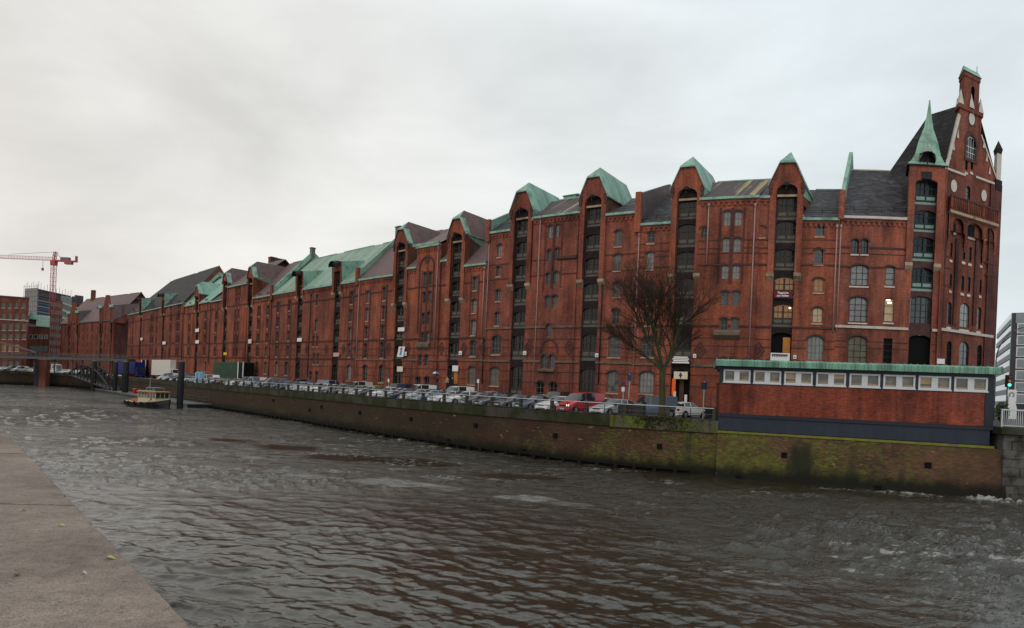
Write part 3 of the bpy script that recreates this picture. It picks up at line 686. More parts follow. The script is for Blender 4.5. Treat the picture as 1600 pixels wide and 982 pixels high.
for (sx, sy, rx, ry, v_) in ((-13.2, 41.5, 1.9, 1.5, .40), (-7.2, 40.2, 2.7, 1.7, .46), (-4.3, 39.2, 1.6, 1.0, .34), (1.1, 36.8, 1.9, 1.2, .44), (3.4, 35.6, 1.6, .6, .30), (-15.5, 43, 1.2, .8, .26)):   # bright slicks, sky reflection painted as pale water colour
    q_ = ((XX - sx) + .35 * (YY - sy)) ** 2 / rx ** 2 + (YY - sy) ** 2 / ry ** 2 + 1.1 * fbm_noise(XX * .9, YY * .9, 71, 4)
    ra = 1 - sstep(q_, .55, 1.15); foam_sheen = np.maximum(foam_sheen, v_ * ra * (.75 + .5 * fbm_noise(XX * 2, YY * 3, 72, 3))); H *= 1 - .75 * ra
foam_sheen = np.clip(foam_sheen, 0, 1); chop_ = np.clip(.14 + .9 * sstep(YY + .5 * XX, 18, 52) + .22 * sstep(XX + .3 * YY, 8, 22), 0, 1) * (.45 + .55 * patch) * slick
me = bpy.data.meshes.new('water'); nr, nc = XX.shape
co = np.stack([XX, YY, H], -1).reshape(-1, 3).astype(np.float32)
idx = np.arange(nr * nc).reshape(nr, nc)
quads = np.stack([idx[:-1, :-1], idx[:-1, 1:], idx[1:, 1:], idx[1:, :-1]], -1).reshape(-1, 4)
me.vertices.add(len(co)); me.vertices.foreach_set('co', co.ravel())
me.loops.add(quads.size); me.loops.foreach_set('vertex_index', quads.ravel().astype(np.int32))
me.polygons.add(len(quads)); me.polygons.foreach_set('loop_start', np.arange(0, quads.size, 4, dtype=np.int32)); me.polygons.foreach_set('loop_total', np.full(len(quads), 4, np.int32))
me.polygons.foreach_set('use_smooth', np.ones(len(quads), bool))
at_ = me.attributes.new('foam_sheen', 'FLOAT', 'POINT'); at_.data.foreach_set('value', foam_sheen.ravel().astype(np.float32))
at_ = me.attributes.new('chop', 'FLOAT', 'POINT'); at_.data.foreach_set('value', chop_.ravel().astype(np.float32))
me.update(); me.validate()
water = bpy.data.objects.new('water', me); COL.objects.link(water); tag(water, kind='structure')
def water_mat():
    m, t, N, L, b = ntree('river'); b.inputs['IOR'].default_value = 1.55; b.inputs['Specular IOR Level'].default_value = .5
    geo = N.new('ShaderNodeNewGeometry')
    fa = N.new('ShaderNodeAttribute'); fa.attribute_name = 'foam_sheen'; ch = N.new('ShaderNodeAttribute'); ch.attribute_name = 'chop'
    mp = N.new('ShaderNodeMapping'); mp.inputs['Scale'].default_value = (1, 1.5, 1); mp.inputs['Rotation'].default_value = (0, 0, .45); L.new(geo.outputs['Position'], mp.inputs[0])
    n1 = N.new('ShaderNodeTexNoise'); n1.inputs['Scale'].default_value = 6.5; n1.inputs['Detail'].default_value = 5; n1.inputs['Distortion'].default_value = .6; L.new(mp.outputs[0], n1.inputs['Vector'])
    n2 = N.new('ShaderNodeTexNoise'); n2.inputs['Scale'].default_value = .55; n2.inputs['Detail'].default_value = 3; L.new(mp.outputs[0], n2.inputs['Vector'])
    ad = N.new('ShaderNodeMath'); ad.operation = 'MULTIPLY_ADD'; ad.inputs[1].default_value = 4.0; L.new(n2.outputs[0], ad.inputs[0]); L.new(n1.outputs[0], ad.inputs[2])
    bp = N.new('ShaderNodeBump'); bp.inputs['Distance'].default_value = .28
    ms = N.new('ShaderNodeMath'); ms.operation = 'MULTIPLY'; ms.inputs[1].default_value = .95; L.new(ch.outputs['Fac'], ms.inputs[0]); L.new(ms.outputs[0], bp.inputs['Strength'])
    L.new(ad.outputs[0], bp.inputs['Height']); L.new(bp.outputs[0], b.inputs['Normal'])
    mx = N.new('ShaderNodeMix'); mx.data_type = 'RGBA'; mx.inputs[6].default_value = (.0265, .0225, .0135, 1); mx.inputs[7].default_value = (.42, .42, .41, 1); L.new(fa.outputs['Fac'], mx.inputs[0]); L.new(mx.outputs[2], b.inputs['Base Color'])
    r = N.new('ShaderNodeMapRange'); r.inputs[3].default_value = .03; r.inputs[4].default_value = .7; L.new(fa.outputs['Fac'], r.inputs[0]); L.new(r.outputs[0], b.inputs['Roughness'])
    MATS['river'] = m; me.materials.append(m)
water_mat()
# ------------------------------------------------------------------ the warehouses
def tz(line, a, zlist): return zlist
def house(name, label, line, s0, s1, brick, strips, bays, cols=(), courses=(), pipes=(), diamonds=(), parapets=(), chimneys=(), detail=2, door='door_olive', band='band_grey',
          frame='frame_grey', sillm='sandstone', depth=18.0, eave_m='copper_green', group='brick warehouses along the quay', extra=None):
    """strips: (sa, sb, eave_z, ridge_z, ridge_d, roof material, proud)   bays: dict(s, z=[(top,bottom)...], apex, style, roof)
       cols: (s, [(zt, zb)...], width, rise, glass list or one, nv)"""
    root = thing(name, line((s0 + s1) / 2, 0, GZ), label, 'warehouse', group)
    sub = lambda o: o
    bays = sorted(bays, key=lambda b: b['s'])
    # windows -> openings
    ops = []; wins = []; wr_ = random.Random(name)
    for c in cols:
        s, levels, w, rise, glass, nv = c
        for i, (zt, zb) in enumerate(levels):
            g = glass[i] if isinstance(glass, (list, tuple)) else glass
            if g == 'glass': g = wr_.choice(['glass', 'glass', 'glass', 'glass_dark', 'glass_dark', 'glass_pale', 'glass_blind'])
            ops.append((s - w / 2, s + w / 2, zb, zt, rise)); wins.append((s, w, zb, zt, rise, g, nv))
    def proud_at(s):
        for st in strips:
            if st[0] <= s <= st[1]: return st[6]
        return 0.0
    wm = MB(line)
    for (a, b, ez, rz, rd, rm, pr) in strips:
        wallgrid(wm, a, b, GZ, ez, [o for o in ops if a < (o[0] + o[1]) / 2 < b], -pr, .28, 0, 0)
        if pr:
            for q in (a, b): wm.poly([(q, -pr, GZ), (q, .5, GZ), (q, .5, ez), (q, -pr, ez)], 0)
        wm.sheet(a, b, (depth, GZ), (depth, ez), 0)
        for q in (a, b):
            nb = [t for t in strips if t[0] != a and min(abs(t[0] - q), abs(t[1] - q)) < 4.2]
            if not nb or nb[0][2] < ez - .25 or nb[0][3] < rz - .25: wm.poly([(q, 0, ez - 4), (q, 0, ez), (q, rd, rz - .05), (q, 2 * rd, ez), (q, 2 * rd, ez - 4)], 0)
    for q in (s0, s1): wm.poly([(q, 0, GZ), (q, depth, GZ), (q, depth, min(st[2] for st in strips)), (q, 0, min(st[2] for st in strips))], 0)
    for B in bays:                                              # flanks of each loading bay, flush below the corbel
        a, hw, pw = B['s'], B.get('hw', 1.1), B.get('pw', 1.75)
        ez = B['ez']
        for p, q in ((a - pw, a - hw), (a + hw, a + pw)):
            wm.poly([(p, 0, GZ), (q, 0, GZ), (q, 0, ez), (p, 0, ez)], 0)
        for q, sg in ((a - hw, 1), (a + hw, -1)): wm.poly([(q, 0, GZ), (q, .7, GZ), (q, .7, ez), (q, 0, ez)], 0)
    wm.build('wall', brick, root)
    # roofs
    for (a, b, ez, rz, rd, rm, pr) in strips:
        if rm is None: continue
        r = MB(line)
        for B in bays:
            pw_ = B.get('pw', 1.75)
            if abs(a - (B['s'] + pw_)) < .3: r.sheet(B['s'], a, (.35, ez + .02 + (rz - ez) * .7 / (rd + .35)), (rd, rz), 0); r.sheet(B['s'], a, (rd, rz), (2 * rd, ez), 0)
            if abs(b - (B['s'] - pw_)) < .3: r.sheet(b, B['s'], (.35, ez + .02 + (rz - ez) * .7 / (rd + .35)), (rd, rz), 0); r.sheet(b, B['s'], (rd, rz), (2 * rd, ez), 0)
        r.sheet(a, b, (-.35 - pr, ez + .02), (rd, rz), 0); r.sheet(a, b, (rd, rz), (2 * rd, ez), 0)
        ro = r.build('roof', rm, root)
        e = MB(line); e.box(a, b, -.42 - pr, -.02 - pr, ez - .30, ez - .02, 0); e.build('eaves_trim', eave_m, ro)
        e = MB(line); e.box(a, b, rd - .12, rd + .12, rz - .05, rz + .1, 0); e.build('ridge_cap', eave_m, ro)
        if detail >= 2:
            k = MB(line); n = int((b - a) / .55)
            k.box(a, b, -.16 - pr, -.003 - pr, ez - .62, ez - .31, 0)
            for i in range(n): q = a + (b - a) * (i + .5) / n; k.box(q - .14, q + .14, -.14 - pr, -.003 - pr, ez - .98, ez - .625, 0)
            k.build('corbel_frieze', brick, root)
            g = MB(line)                                        # snow guard rail above the gutter
            for i in range(max(2, int((b - a) / 1.2))):
                q = a + (b - a) * i / max(1, int((b - a) / 1.2) - 1); f = .8 / rd; zz = ez + (rz - ez) * f
                g.tube(line(min(max(q, a), b), .45, zz - .1), line(min(max(q, a), b), .45, zz + .5), .03, n=4)
            for h in (.2, .45): 
                f = .8 / rd; zz = ez + (rz - ez) * f; m_ = max(1, int((b - a) / 3))
                for i in range(m_): g.tube(line(a + (b - a) * i / m_, .45, zz + h), line(a + (b - a) * (i + 1) / m_, .45, zz + h), .022, n=4)
            if rm.startswith('slate'): g.build('snow_guard', 'iron', ro)
    if detail >= 1:                                               # added ribs; dark colour stands in for the shaded window recesses
        for c in cols:
            if len(c[1]) < 3: continue
            P = proud_at(c[0])
            for sg in (-1, 1):
                rb = MB(line); a = c[0] + sg * (c[2] / 2 + .30); rb.box(a - .09, a + .09, -.075 - P, -.003 - P, c[1][-1][1] - .5, c[1][0][0] + .35, 0); rb.build('recess_shade_rib', 'brick_dark', root)
    for w in wins:
        s, wd, zb, zt, rise, g, nv = w
        h = zt - zb
        window(line, root, s - wd / 2, s + wd / 2, zb, zt, rise, -proud_at(s) + .24, g, frame, nv if detail else 0, max(1, int(h / .9)) if detail >= 2 else 1, sill=sillm if detail >= 1 else None, bar=.06 if detail else .09, moulding=(-proud_at(s) or -1e-4) if detail >= 1 else None)
    # loading bays
    for B in bays:
        a, hw, pw = B['s'], B.get('hw', 1.1), B.get('pw', 1.75); ez = B['ez']; apex = B['apex']; st = B.get('style', 'gable'); k = B.get('k', 1.0)
        z = B['z']; corb = z[min(len(z) - 1, B.get('corb', 3))][0] + .4
        hip, sh = apex - 1.55 * k, apex - 3.8 * k
        if st == 'hood': hip, sh = apex, apex
        if st == 'spire': sh = hip = apex
        g = MB(line)
        top_in = z[0][0] + (.0 if st == 'spire' else 1.15 * k)
        # panel behind the doors, piers in front
        hops = []
        for i, (zt, zb) in enumerate(z):
            rise = .04 if (i == 0 and st != 'spire') else .42
            hops.append((a - hw + .03, a + hw - .03, zb, zt, rise))
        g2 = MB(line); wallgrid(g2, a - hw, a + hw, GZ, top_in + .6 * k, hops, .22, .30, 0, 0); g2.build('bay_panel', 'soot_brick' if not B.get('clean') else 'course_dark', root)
        for p, q in ((a - pw, a - hw), (a + hw, a + pw)):
            g.box(p, q, -.32, -.003, corb, sh if st != 'gable' else sh, 0)
        for q, sg in ((a - hw, 1), (a + hw, -1)): g.poly([(q, -.32, corb), (q, .5, corb), (q, .5, max(ez, sh)), (q, -.32, max(ez, sh))], 0)
        if st == 'gable':
            N = 14; tw = .82 * k
            outl = lambda t: hip if abs(t) <= tw else hip + (sh - hip) * (abs(t) - tw) / (pw - tw)
            xs = sorted({-pw, -tw, tw, pw, -hw, hw} | {hw * math.sin(math.pi * (j / N - .5)) for j in range(1, N)})
            lo = lambda t: sh - .02 if abs(t) >= hw - 1e-6 else max(top_in - .55 * k + .75 * k * math.sqrt(max(0, 1 - (t / hw) ** 2)), 0)
            for t0, t1 in zip(xs[:-1], xs[1:]):
                if abs((t0 + t1) / 2) > hw: l0 = l1 = min(sh - .02, ez)
                else: l0, l1 = lo(t0 * .999), lo(t1 * .999)
                g.poly([(a + t0, -.325, l0), (a + t1, -.325, l0 if abs((t0 + t1) / 2) > hw else l1), (a + t1, -.325, outl(t1)), (a + t0, -.325, outl(t0))], 0)
                if abs((t0 + t1) / 2) < hw: g.poly([(a + t0, -.325, l0), (a + t1, -.325, l1), (a + t1, .3, l1), (a + t0, .3, l0)], 0)
            D = B.get('D', 9.0)
            for q in (a - pw, a + pw): g.poly([(q, -.32, ez - 1), (q, D, ez - 1), (q, D, sh), (q, -.32, sh)], 0)
            g.build('gable', brick, root)
            r = MB(line); o = .22; rm = B.get('roof', 'copper_green'); r0 = 1.15 * k
            for sg in (-1, 1):
                E0, H0, R0, R1, E1 = (a + sg * (pw + o), -.5, sh - .32), (a + sg * tw, -.62, hip), (a, r0, apex), (a, D, apex), (a + sg * (pw + o), D, sh - .32)
                r.poly([E0, H0, R0, R1, E1], 1)
                r.poly([(E0[0], E0[1], E0[2] - .14), (E1[0], E1[1], E1[2] - .14), E1, E0], 0)
                r.poly([(E0[0], E0[1], E0[2] - .16), (H0[0], H0[1], H0[2] - .18), H0, E0], 0)
                r.poly([(a + sg * (pw + o), -.5, sh - .46), (a + sg * pw, -.3, sh - .46), (a + sg * pw, -.3, ez - .2), (a + sg * pw, D * .55, ez + (apex - ez) * .35), (a + sg * (pw + .012), D, sh - .46), (a + sg * (pw + o), D, sh - .46)], 0)
                # front verge strip in fresh copper
                r.poly([E0, H0, (H0[0] + sg * .03, .55, hip + .045), (E0[0], .55, sh - .27)], 0)
            r.poly([(a - tw, -.62, hip), (a + tw, -.62, hip), (a, r0, apex + .02)], 0)
            r.poly([(a - tw, -.62, hip - .01), (a + tw, -.62, hip - .01), (a + tw, -.33, hip - .02), (a - tw, -.33, hip - .02)], 2)
            r.poly([(a - tw, -.62, hip - .18), (a + tw, -.62, hip - .18), (a + tw, -.62, hip), (a - tw, -.62, hip)], 0)
            r.build('gable_roof', ['copper_green', 'plum_gable' if rm == 'copper_purple' else 'copper_gable', 'iron'], root)
            hb = MB(line); hb.box(a - .22, a + .22, -1.0, .1, top_in - .1, top_in + .22, 0); hb.box(a - hw + .05, a + hw - .05, -.02, .2, z[0][0] + .02, z[0][0] + .26, 1); hb.tube(line(a, -.8, top_in - .1), line(a, -.8, top_in - .55), .06, n=5); hb.build('hoist_beam', ['iron', 'sandstone'], root)
            if detail >= 2:
                for sg in (-1, 1):
                    kn = MB(line); c = a + sg * (pw - .05); kn.box(c - .22, c + .22, -.5, -.33, sh - .75, sh - .1, 0); kn.box(c - .16, c + .16, -.46, -.33, sh - 1.3, sh - .752, 0); kn.build('shoulder_corbel', 'course_dark', root)
        elif st == 'hood':
            g.box(a - hw, a + hw, -.30, .1, top_in + .2, apex, 0)
            for q in (a - pw, a + pw): g.poly([(q, -.3, ez - 1), (q, 4, ez - 1), (q, 8, apex + 1.2), (q, -.3, apex)], 0)
            g.build('gable', brick, root)
            r = MB(line)
            r.poly([(a - pw - .15, -.5, apex + .05), (a + pw + .15, -.5, apex + .05), (a + pw + .15, 9, apex + 2.0), (a - pw - .15, 9, apex + 2.0)], 0)
            for sg in (-1, 1): r.poly([(a + sg * (pw + .15), -.5, apex + .05), (a + sg * (pw + .15), 9, apex + 2.0), (a + sg * (pw + .15), 9, apex), (a + sg * (pw + .15), -.3, ez - .1)], 0)
            r.build('gable_roof', B.get('roof', 'copper_green'), root)
            h = MB(line)
            for j in range(6):
                t0, t1 = math.pi * j / 6, math.pi * (j + 1) / 6
                c0, c1 = (a - hw * math.cos(t0), apex - .6 + 1.0 * math.sin(t0)), (a - hw * math.cos(t1), apex - .6 + 1.0 * math.sin(t1))
                h.poly([(c0[0], -1.7, c0[1] - .35), (c1[0], -1.7, c1[1] - .35), (c1[0], -.2, c1[1]), (c0[0], -.2, c0[1])], 0)
            h.box(a - .15, a + .15, -1.5, -.3, apex - .55, apex - .35, 0)
            h.build('hoist_hood', B.get('hood', 'iron'), root)
        else:
            g.build('gable', brick, root)
        if detail >= 1 and st != 'flush':
            for p, q in ((a - pw, a - hw), (a + hw, a + pw)):
                cb = MB(line); cb.slab([(-.45, corb), (-.45, corb - .35), (-.003, corb - .8), (-.003, corb)], p - .05, q + .05, 0); cb.build('corbel_stone', 'sandstone', root)
        for i, (zt, zb) in enumerate(z):
            rise = .04 if (i == 0 and st != 'spire') else .42
            lit = B.get('lit', ())
            if i in B.get('open', ()):
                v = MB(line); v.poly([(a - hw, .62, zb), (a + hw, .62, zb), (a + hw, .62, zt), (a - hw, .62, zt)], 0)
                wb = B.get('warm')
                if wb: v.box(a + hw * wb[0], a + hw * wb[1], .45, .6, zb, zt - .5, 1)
                v.build('doorway', ['dark_void', B.get('wm', 'warm_interior_glow')], root); continue
            if i in B.get('glazed', ()): window(line, root, a - hw + .05, a + hw - .05, zb, zt, rise, .46, 'glass', 'frame_dark', 3, 3, bar=.08); continue
            hatch(line, root, a - hw + .03, a + hw - .03, zb, zt, rise, .48, B.get('door', door), B.get('band', band), 'lit_glass' if i in lit else 'glass_dark')
    # string courses, interrupted by the bays
    spans = []
    cuts = [s0] + sum([[B['s'] - B.get('pw', 1.75) + .64, B['s'] + B.get('pw', 1.75) - .64] for B in bays], []) + [s1]
    spans = [(cuts[i], cuts[i + 1]) for i in range(0, len(cuts), 2)]
    for (z, h, pr, m) in courses:
        for p, q in spans:
            mb = MB(line)
            edges = sorted({p, q} | {t for st in strips for t in (st[0], st[1]) if p < t < q} | {t for o in ops for t in (o[0] - .1, o[1] + .1) if p < t < q and o[2] < z + h and o[3] > z})
            for u, v in zip(edges[:-1], edges[1:]):
                c = (u + v) / 2
                if any(o[0] - .05 < c < o[1] + .05 and o[2] < z + h and o[3] > z for o in ops): continue
                top = [st[2] for st in strips if st[0] <= c <= st[1]]
                if top and z > top[0] - .3: continue
                P = proud_at(c); mb.box(u, v, -pr - P, -.003 - P, z, z + h, 0)
            mb.build('string_course', m, root)
    for (s, zt, zb, m) in pipes:
        mb = MB(line); P = proud_at(s)
        mb.tube(line(s, -.14 - P, zb), line(s, -.14 - P, zt), .075, n=6); mb.tube(line(s, -.14 - P, zt - .4), line(s, -.14 - P, zt), .11, .18, n=6); mb.build('drainpipe', m, root, smooth=True)
    for (s, z, w, h) in diamonds:
        mb = MB(line); P = proud_at(s); t = .09
        for sc_ in (1.0, .42):
            pts = [(s - w * sc_, z), (s, z + h * sc_), (s + w * sc_, z), (s, z - h * sc_)]
            for j in range(4):
                (x0, y0), (x1, y1) = pts[j], pts[(j + 1) % 4]; L_ = math.hypot(x1 - x0, y1 - y0); nx, ny = -(y1 - y0) / L_ * t, (x1 - x0) / L_ * t
                mb.plate([(x0 - nx, y0 - ny), (x1 - nx, y1 - ny), (x1 + nx, y1 + ny), (x0 + nx, y0 + ny)], -.05 - P, -.003 - P)
        mb.build('diamond_brickwork', 'course_dark', root)
    for (s, zf, zb_, db, m, w, drop) in parapets:
        mb = MB(line); mb.slab([(-.45, zf), (.5, zf + .25), (db, zb_), (db + 4, zb_ - 2.5), (db + 4, zb_ - drop - 2.5), (db, zb_ - drop), (-.1, zf - drop)], s - w, s + w, 0)
        mb.box(s - w - .1, s + w + .1, -.5, -.1, zf - drop - 1.5, zf + .1, 1); mb.build('party_gable', [m, brick], root)
    for (s, d, zt, zb, w, m) in chimneys:
        mb = MB(line); mb.box(s - w, s + w, d - w, d + w, zb, zt - .2, 0); mb.box(s - w - .1, s + w + .1, d - w - .1, d + w + .1, zt - .2, zt, 0); mb.build('chimney', m, root)
    if extra: extra(root)
    return root

fs = lambda x, y=500, d=0: F.at(x, y, d)[0]
fz = lambda x, y, d=0: F.at(x, y, d)[1]
def lv(x, ys, yref=480, base=True):
    """levels (top, bottom) in photo rows -> metres, at the column x"""
    out = []
    for t, b in ys: out.append((fz(x, t), max(fz(x, b), GZ + .02)))
    return out
def col(x, yref, ys, w, rise=.2, glass='glass', nv=1): return (fs(x, yref), lv(x, ys), w, rise, glass, nv)
def strip(sa, sb, e, r, rd, rm, pr=0): return [sa, sb, fz(*e), fz(r[0], r[1], rd), rd, rm, pr]
def bay(x, yref, ys, apex, ez=None, **k):
    d = dict(s=fs(x, yref), z=lv(x, ys), apex=fz(x, apex, 0 if k.get('style') else 1.1) if apex else 0, ez=ez); d.update(k); return d
def fill_ez(bays, strips):
    for B in bays:
        if B['ez'] is None:
            near = sorted(strips, key=lambda st: min(abs(st[0] - B['s']), abs(st[1] - B['s'])))
            B['ez'] = max(st[2] for st in near[:2]) if len(near) > 1 else near[0][2]
PWD = 1.75
sB = {1: fs(1442, 420), 2: fs(1225, 430), 3: fs(1070, 430), 4: fs(923, 450), 5: fs(812, 450), 6: fs(712, 460), 7: fs(625, 480), 8: fs(526, 500), 9: fs(468, 500), 10: fs(391, 500), 11: fs(352, 500), 12: fs(308, 510), 13: fs(255, 510), 14: fs(220, 510)}
W = lambda i, sg, pw=PWD: sB[i] + sg * pw
s12, s23, s34, s45, s56, s67, s78, s89 = fs(1308, 450), fs(992, 450), fs(759.5, 450), fs(558, 500), fs(425, 500), fs(330, 500), fs(288, 500), fs(200, 520)
C0x = F.at(1472, 420)[0]

# corner block with the spire turret -------------------------------------------------------
b1 = [bay(1442, 420, [(281, 319), (328, 362), (370, 408), (418, 455), (463, 506), (524, 575)], None, style='spire', hw=1.25, pw=2.0, door='door_blue', band='band_green', open=(5,), glazed=(4,), corb=3, clean=True)]
b1[0]['apex'] = fz(1442, 259); b1[0]['ez'] = fz(1442, 259); b1[0]['pw'] = min(2.0, C0x - b1[0]['s'] + .02)
sp1 = b1[0]['pw']
st1 = [strip(s12, b1[0]['s'] - sp1, (1365, 339), (1365, 267), 9.0, 'slate')]
c1 = [col(1336, 390, [(374, 396)], .78, .3, 'glass'), col(1351, 390, [(374, 396)], .78, .3, 'glass'), col(1343, 430, [(414, 446), ], 1.95, .45, 'glass_pale', 2), col(1341, 480, [(464, 503)], 1.95, .45, 'glass_pale', 2), col(1339.5, 545, [(525, 568)], 2.05, .6, 'glass_board', 2),
      col(1390.5, 430, [(417, 446)], 1.05, .15, 'glass_pale', 0), col(1389, 480, [(467, 503)], 1.05, .0, 'lit_pale', 0), col(1387, 545, [(529, 568)], 1.0, 0, 'dark_void', 0)]
cz1 = [(fz(1360, 514), .28, .22, 'white_stone'), (fz(1360, 389), .2, .1, 'course_dark'), (fz(1360, 398), .10, .05, 'course_dark'), (fz(1360, 419), .16, .1, 'course_dark'), (fz(1360, 545), .09, .04, 'course_dark'), (fz(1360, 535), .09, .04, 'course_dark')]
END0 = F(C0x, 0, 0); END1 = Vector((57.0, 76.0, 0)); E = Plane(END0, END1, (math.sin(R(21)), math.cos(R(21)))); E_SQ = Plane(END0, END1)
def corner_extra(root):
    # --- end gable on the short side
    ep = lambda x, y: E.at(x, y)
    ops = []; wl_ = []
    def ew(x, yt, yb, w, rise, glass='glass', nv=0, sill='white_stone'):
        a, zt = ep(x, yt); zb = ep(x, yb)[1]; ops.append((a - w / 2, a + w / 2, zb, zt, rise)); wl_.append((a, w, zb, zt, rise, glass, nv, sill))
    for x, t, b in ((1487, 380, 403), (1534, 392, 412)): ew(x, t, b, .42, .2)
    for x, t, b in ((1506.5, 384, 406), (1516.5, 386, 409)): ew(x, t, b, .62, .3)
    for x, t, b in ((1486, 428, 451), (1532.5, 437, 459)): ew(x, t, b, .42, .2)
    for x, t, b in ((1504.5, 431, 455), (1514.5, 433, 457)): ew(x, t, b, .62, .3)
    for x, t, b in ((1484, 472, 508), (1530.5, 480, 515)): ew(x, t, b, .85, .4)
    ew(1508, 474, 512, 1.95, .7, 'glass_pale', 1)
    for x, t, b in ((1483.5, 533, 571), (1531, 539, 573)): ew(x, t, b, 1.0, .5, 'dark_void', 0, None)
    ew(1507, 534, 571, 2.0, .7, 'glass', 1, None)
    ew(1513, 291, 312, .95, .5, 'glass', 0, None)
    for x in (1510.5, 1518.8): ew(x, 250, 266, .5, .25, 'dark_void')
    zt_e = max(ep(1474, 262)[1], 0)
    L_ = E.L
    zc = ep(1515, 278)[1]
    w = MB(E); wallgrid(w, 0, L_, GZ, zc, [o for o in ops if o[3] < zc], 0, .3, 0, 0)
    w.poly([(L_, 0, GZ), (L_, 18, GZ), (L_, 18, zc), (L_, 0, zc)], 0)
    # gable face above: outline minus openings by columns
    g = [ep(1474, 260), ep(1499, 184), ep(1499, 160), ep(1533, 168), ep(1533, 206), ep(1553, 282)]
    ax0, ax1 = g[1][0], g[4][0]
    lowL, lowR = (0.0, zc), (L_, zc)
    big = ep(1517.5, 230); br = 1.0
    go = [o for o in ops if o[3] >= zc] + [(big[0] - br, big[0] + br, big[1] - 1.3, big[1] + 1.2, 1.0)]
    wallgrid(w, ax0, ax1, zc, g[1][1] + 2.6, go, 0, .3, 0, 0)
    w.poly([lowL, ] and [(0, 0, zc), (ax0, 0, zc), (ax0, 0, g[1][1])], 0); w.poly([(ax1, 0, zc), (L_, 0, zc), (ax1, 0, g[4][1] - .6)], 0)
    top = g[1][1] + 2.6
    for q in (ax0, ax1): w.poly([(q, 0, zc + 4), (q, 1.4, zc + 4), (q, 1.4, top), (q, 0, top)], 0)
    w.poly([(ax0, 0, top), (ax1, 0, top), (ax1, 1.4, top), (ax0, 1.4, top)], 0); w.poly([(ax0, 1.4, zc), (ax1, 1.4, zc), (ax1, 1.4, top), (ax0, 1.4, top)], 0)
    w.build('end_wall', 'brick_red', root)
    for (a, wd, zb, zt, rise, gl, nv, sl) in wl_: window(E, root, a - wd / 2, a + wd / 2, zb, zt, rise, .22, gl, 'frame_dark', nv, 2, sill=sl, sill_h=.55, bar=.05)
    window(E, root, big[0] - br, big[0] + br, big[1] - 1.3, big[1] + 1.2, 1.0, .22, 'glass_dark', 'frame_white', 3, 2, bar=.085)
    # shafts that divide the end wall, corner pier
    s = MB(E)
    for x0, x1 in ((1490.5, 1495.5), (1521.5, 1526)):
        p, q = ep(x0, 450)[0], ep(x1, 450)[0]; s.box(p, q, -.22, -.003, ep(x0, 508)[1], ep(x0, 372)[1], 0)
    p, q = ep(1541, 450)[0], L_ + .15; s.box(p, q, -.25, .5, GZ, ep(1548, 285)[1], 0)
    s.box(-.1, .55, -.28, -.003, GZ, ep(1474, 264)[1], 0)
    s.build('pier', 'brick_dark', root)
    # courses
    def line_course(xa, ya, xb, yb, h, pr, m):
        c = MB(E); a0, z0 = ep(xa, ya); a1, z1 = ep(xb, yb); c.box(a0, a1, -pr, -.003, z0, z0 + h, 0); return c.build('string_course', m, root)
    line_course(1470, 517, 1551, 527, .30, .30, 'white_stone'); line_course(1476, 265, 1508, 273, .22, .28, 'white_stone'); line_course(1524, 279, 1553, 288, .22, .28, 'white_stone')
    for y in (400, 418, 446): line_course(1470, y, 1486, y + 1, .16, .06, 'course_dark')
    for y in (412, 431): line_course(1539, y, 1556, y + 2, .16, .31, 'course_dark')
    # balcony on corbelled arches
    bl, bz = ep(1481, 337); br_, _ = ep(1556, 352); bz = ep(1500, 341)[1]; bt = ep(1500, 314)[1]
    br_ = min(br_, L_ + .2)
    b = MB(E); b.box(bl, br_, -1.05, -.003, bz, bz + .28, 1); b.box(bl, br_, -1.15 + .17, -.003, bz + .282, bz + .5, 0); b.box(bl, br_, -1.2, -.95, bt - .22, bt, 2)
    npo = 4
    for i in range(npo): q = bl + (br_ - bl - .35) * i / (npo - 1); b.box(q, q + .35, -1.17, -.93, bz + .5, bt - .22, 0)
    for i in range(26):
        q = bl + .4 + (br_ - bl - .8) * i / 25; b.box(q - .07, q + .07, -1.12, -1.0, bz + .5, bt - .22, 0)
    b.box(bl, bl + .22, -1.0, 0, bz + .5, bt, 0)
    bo = b.build('balcony', ['brick_brown', 'sandstone', 'course_dark'], root)
    zlow = ep(1500, 371)[1]
    a_ = MB(E); cols_ = [ep(x, 350)[0] for x in (1484, 1507, 1536, 1554)]
    arc = [(cols_[i] + .35, cols_[i + 1] - .35 if i < 2 else min(cols_[3], L_) - .25) for i in range(3)]
    aops = [(p, q, zlow - .5, bz - .25, min(.9, (q - p) / 2)) for p, q in arc]
    wallgrid(a_, bl + .05, br_ - .02, zlow + .3, bz - .002, [(p, q, zlow + .29, t, r_) for p, q, zb, t, r_ in aops], -.5, .5, 0, 1)
    for c in [bl + .05] + cols_[1:3] + [br_ - .4]: a_.slab([(-.5, zlow + .3), (-.5, zlow - .1), (-.05, zlow - 1.6), (-.003, zlow + .3)], c - .02 if c != bl + .05 else c, c + .4, 0)
    a_.build('balcony_arcade', ['brick_red', 'brick_brown'], bo)
    for x, t, b2, wd in ((1492, 350, 364, .4), (1518, 352, 372, 1.4), (1539, 358, 375, .4)):
        a, zt = ep(x, t); zb = ep(x, b2)[1]; m_ = MB(E); m_.box(a - wd / 2, a + wd / 2, -.06, -.004, zb, zt, 0); m_.box(a - wd / 2 - .1, a + wd / 2 + .1, -.2, -.004, zb - .25, zb - .002, 1); m_.build('window', ['dark_void', 'white_stone'], root)
    ar = MB(E); n = 16
    for j in range(n):
        t0, t1 = math.pi * j / n, math.pi * (j + 1) / n; P = lambda t, q: (big[0] - br * q * math.cos(t), big[1] + .2 + 1.05 * q * math.sin(t))
        ar.plate([P(t0, 1.0), P(t1, 1.0), P(t1, 1.42), P(t0, 1.42)], -.14, -.003)
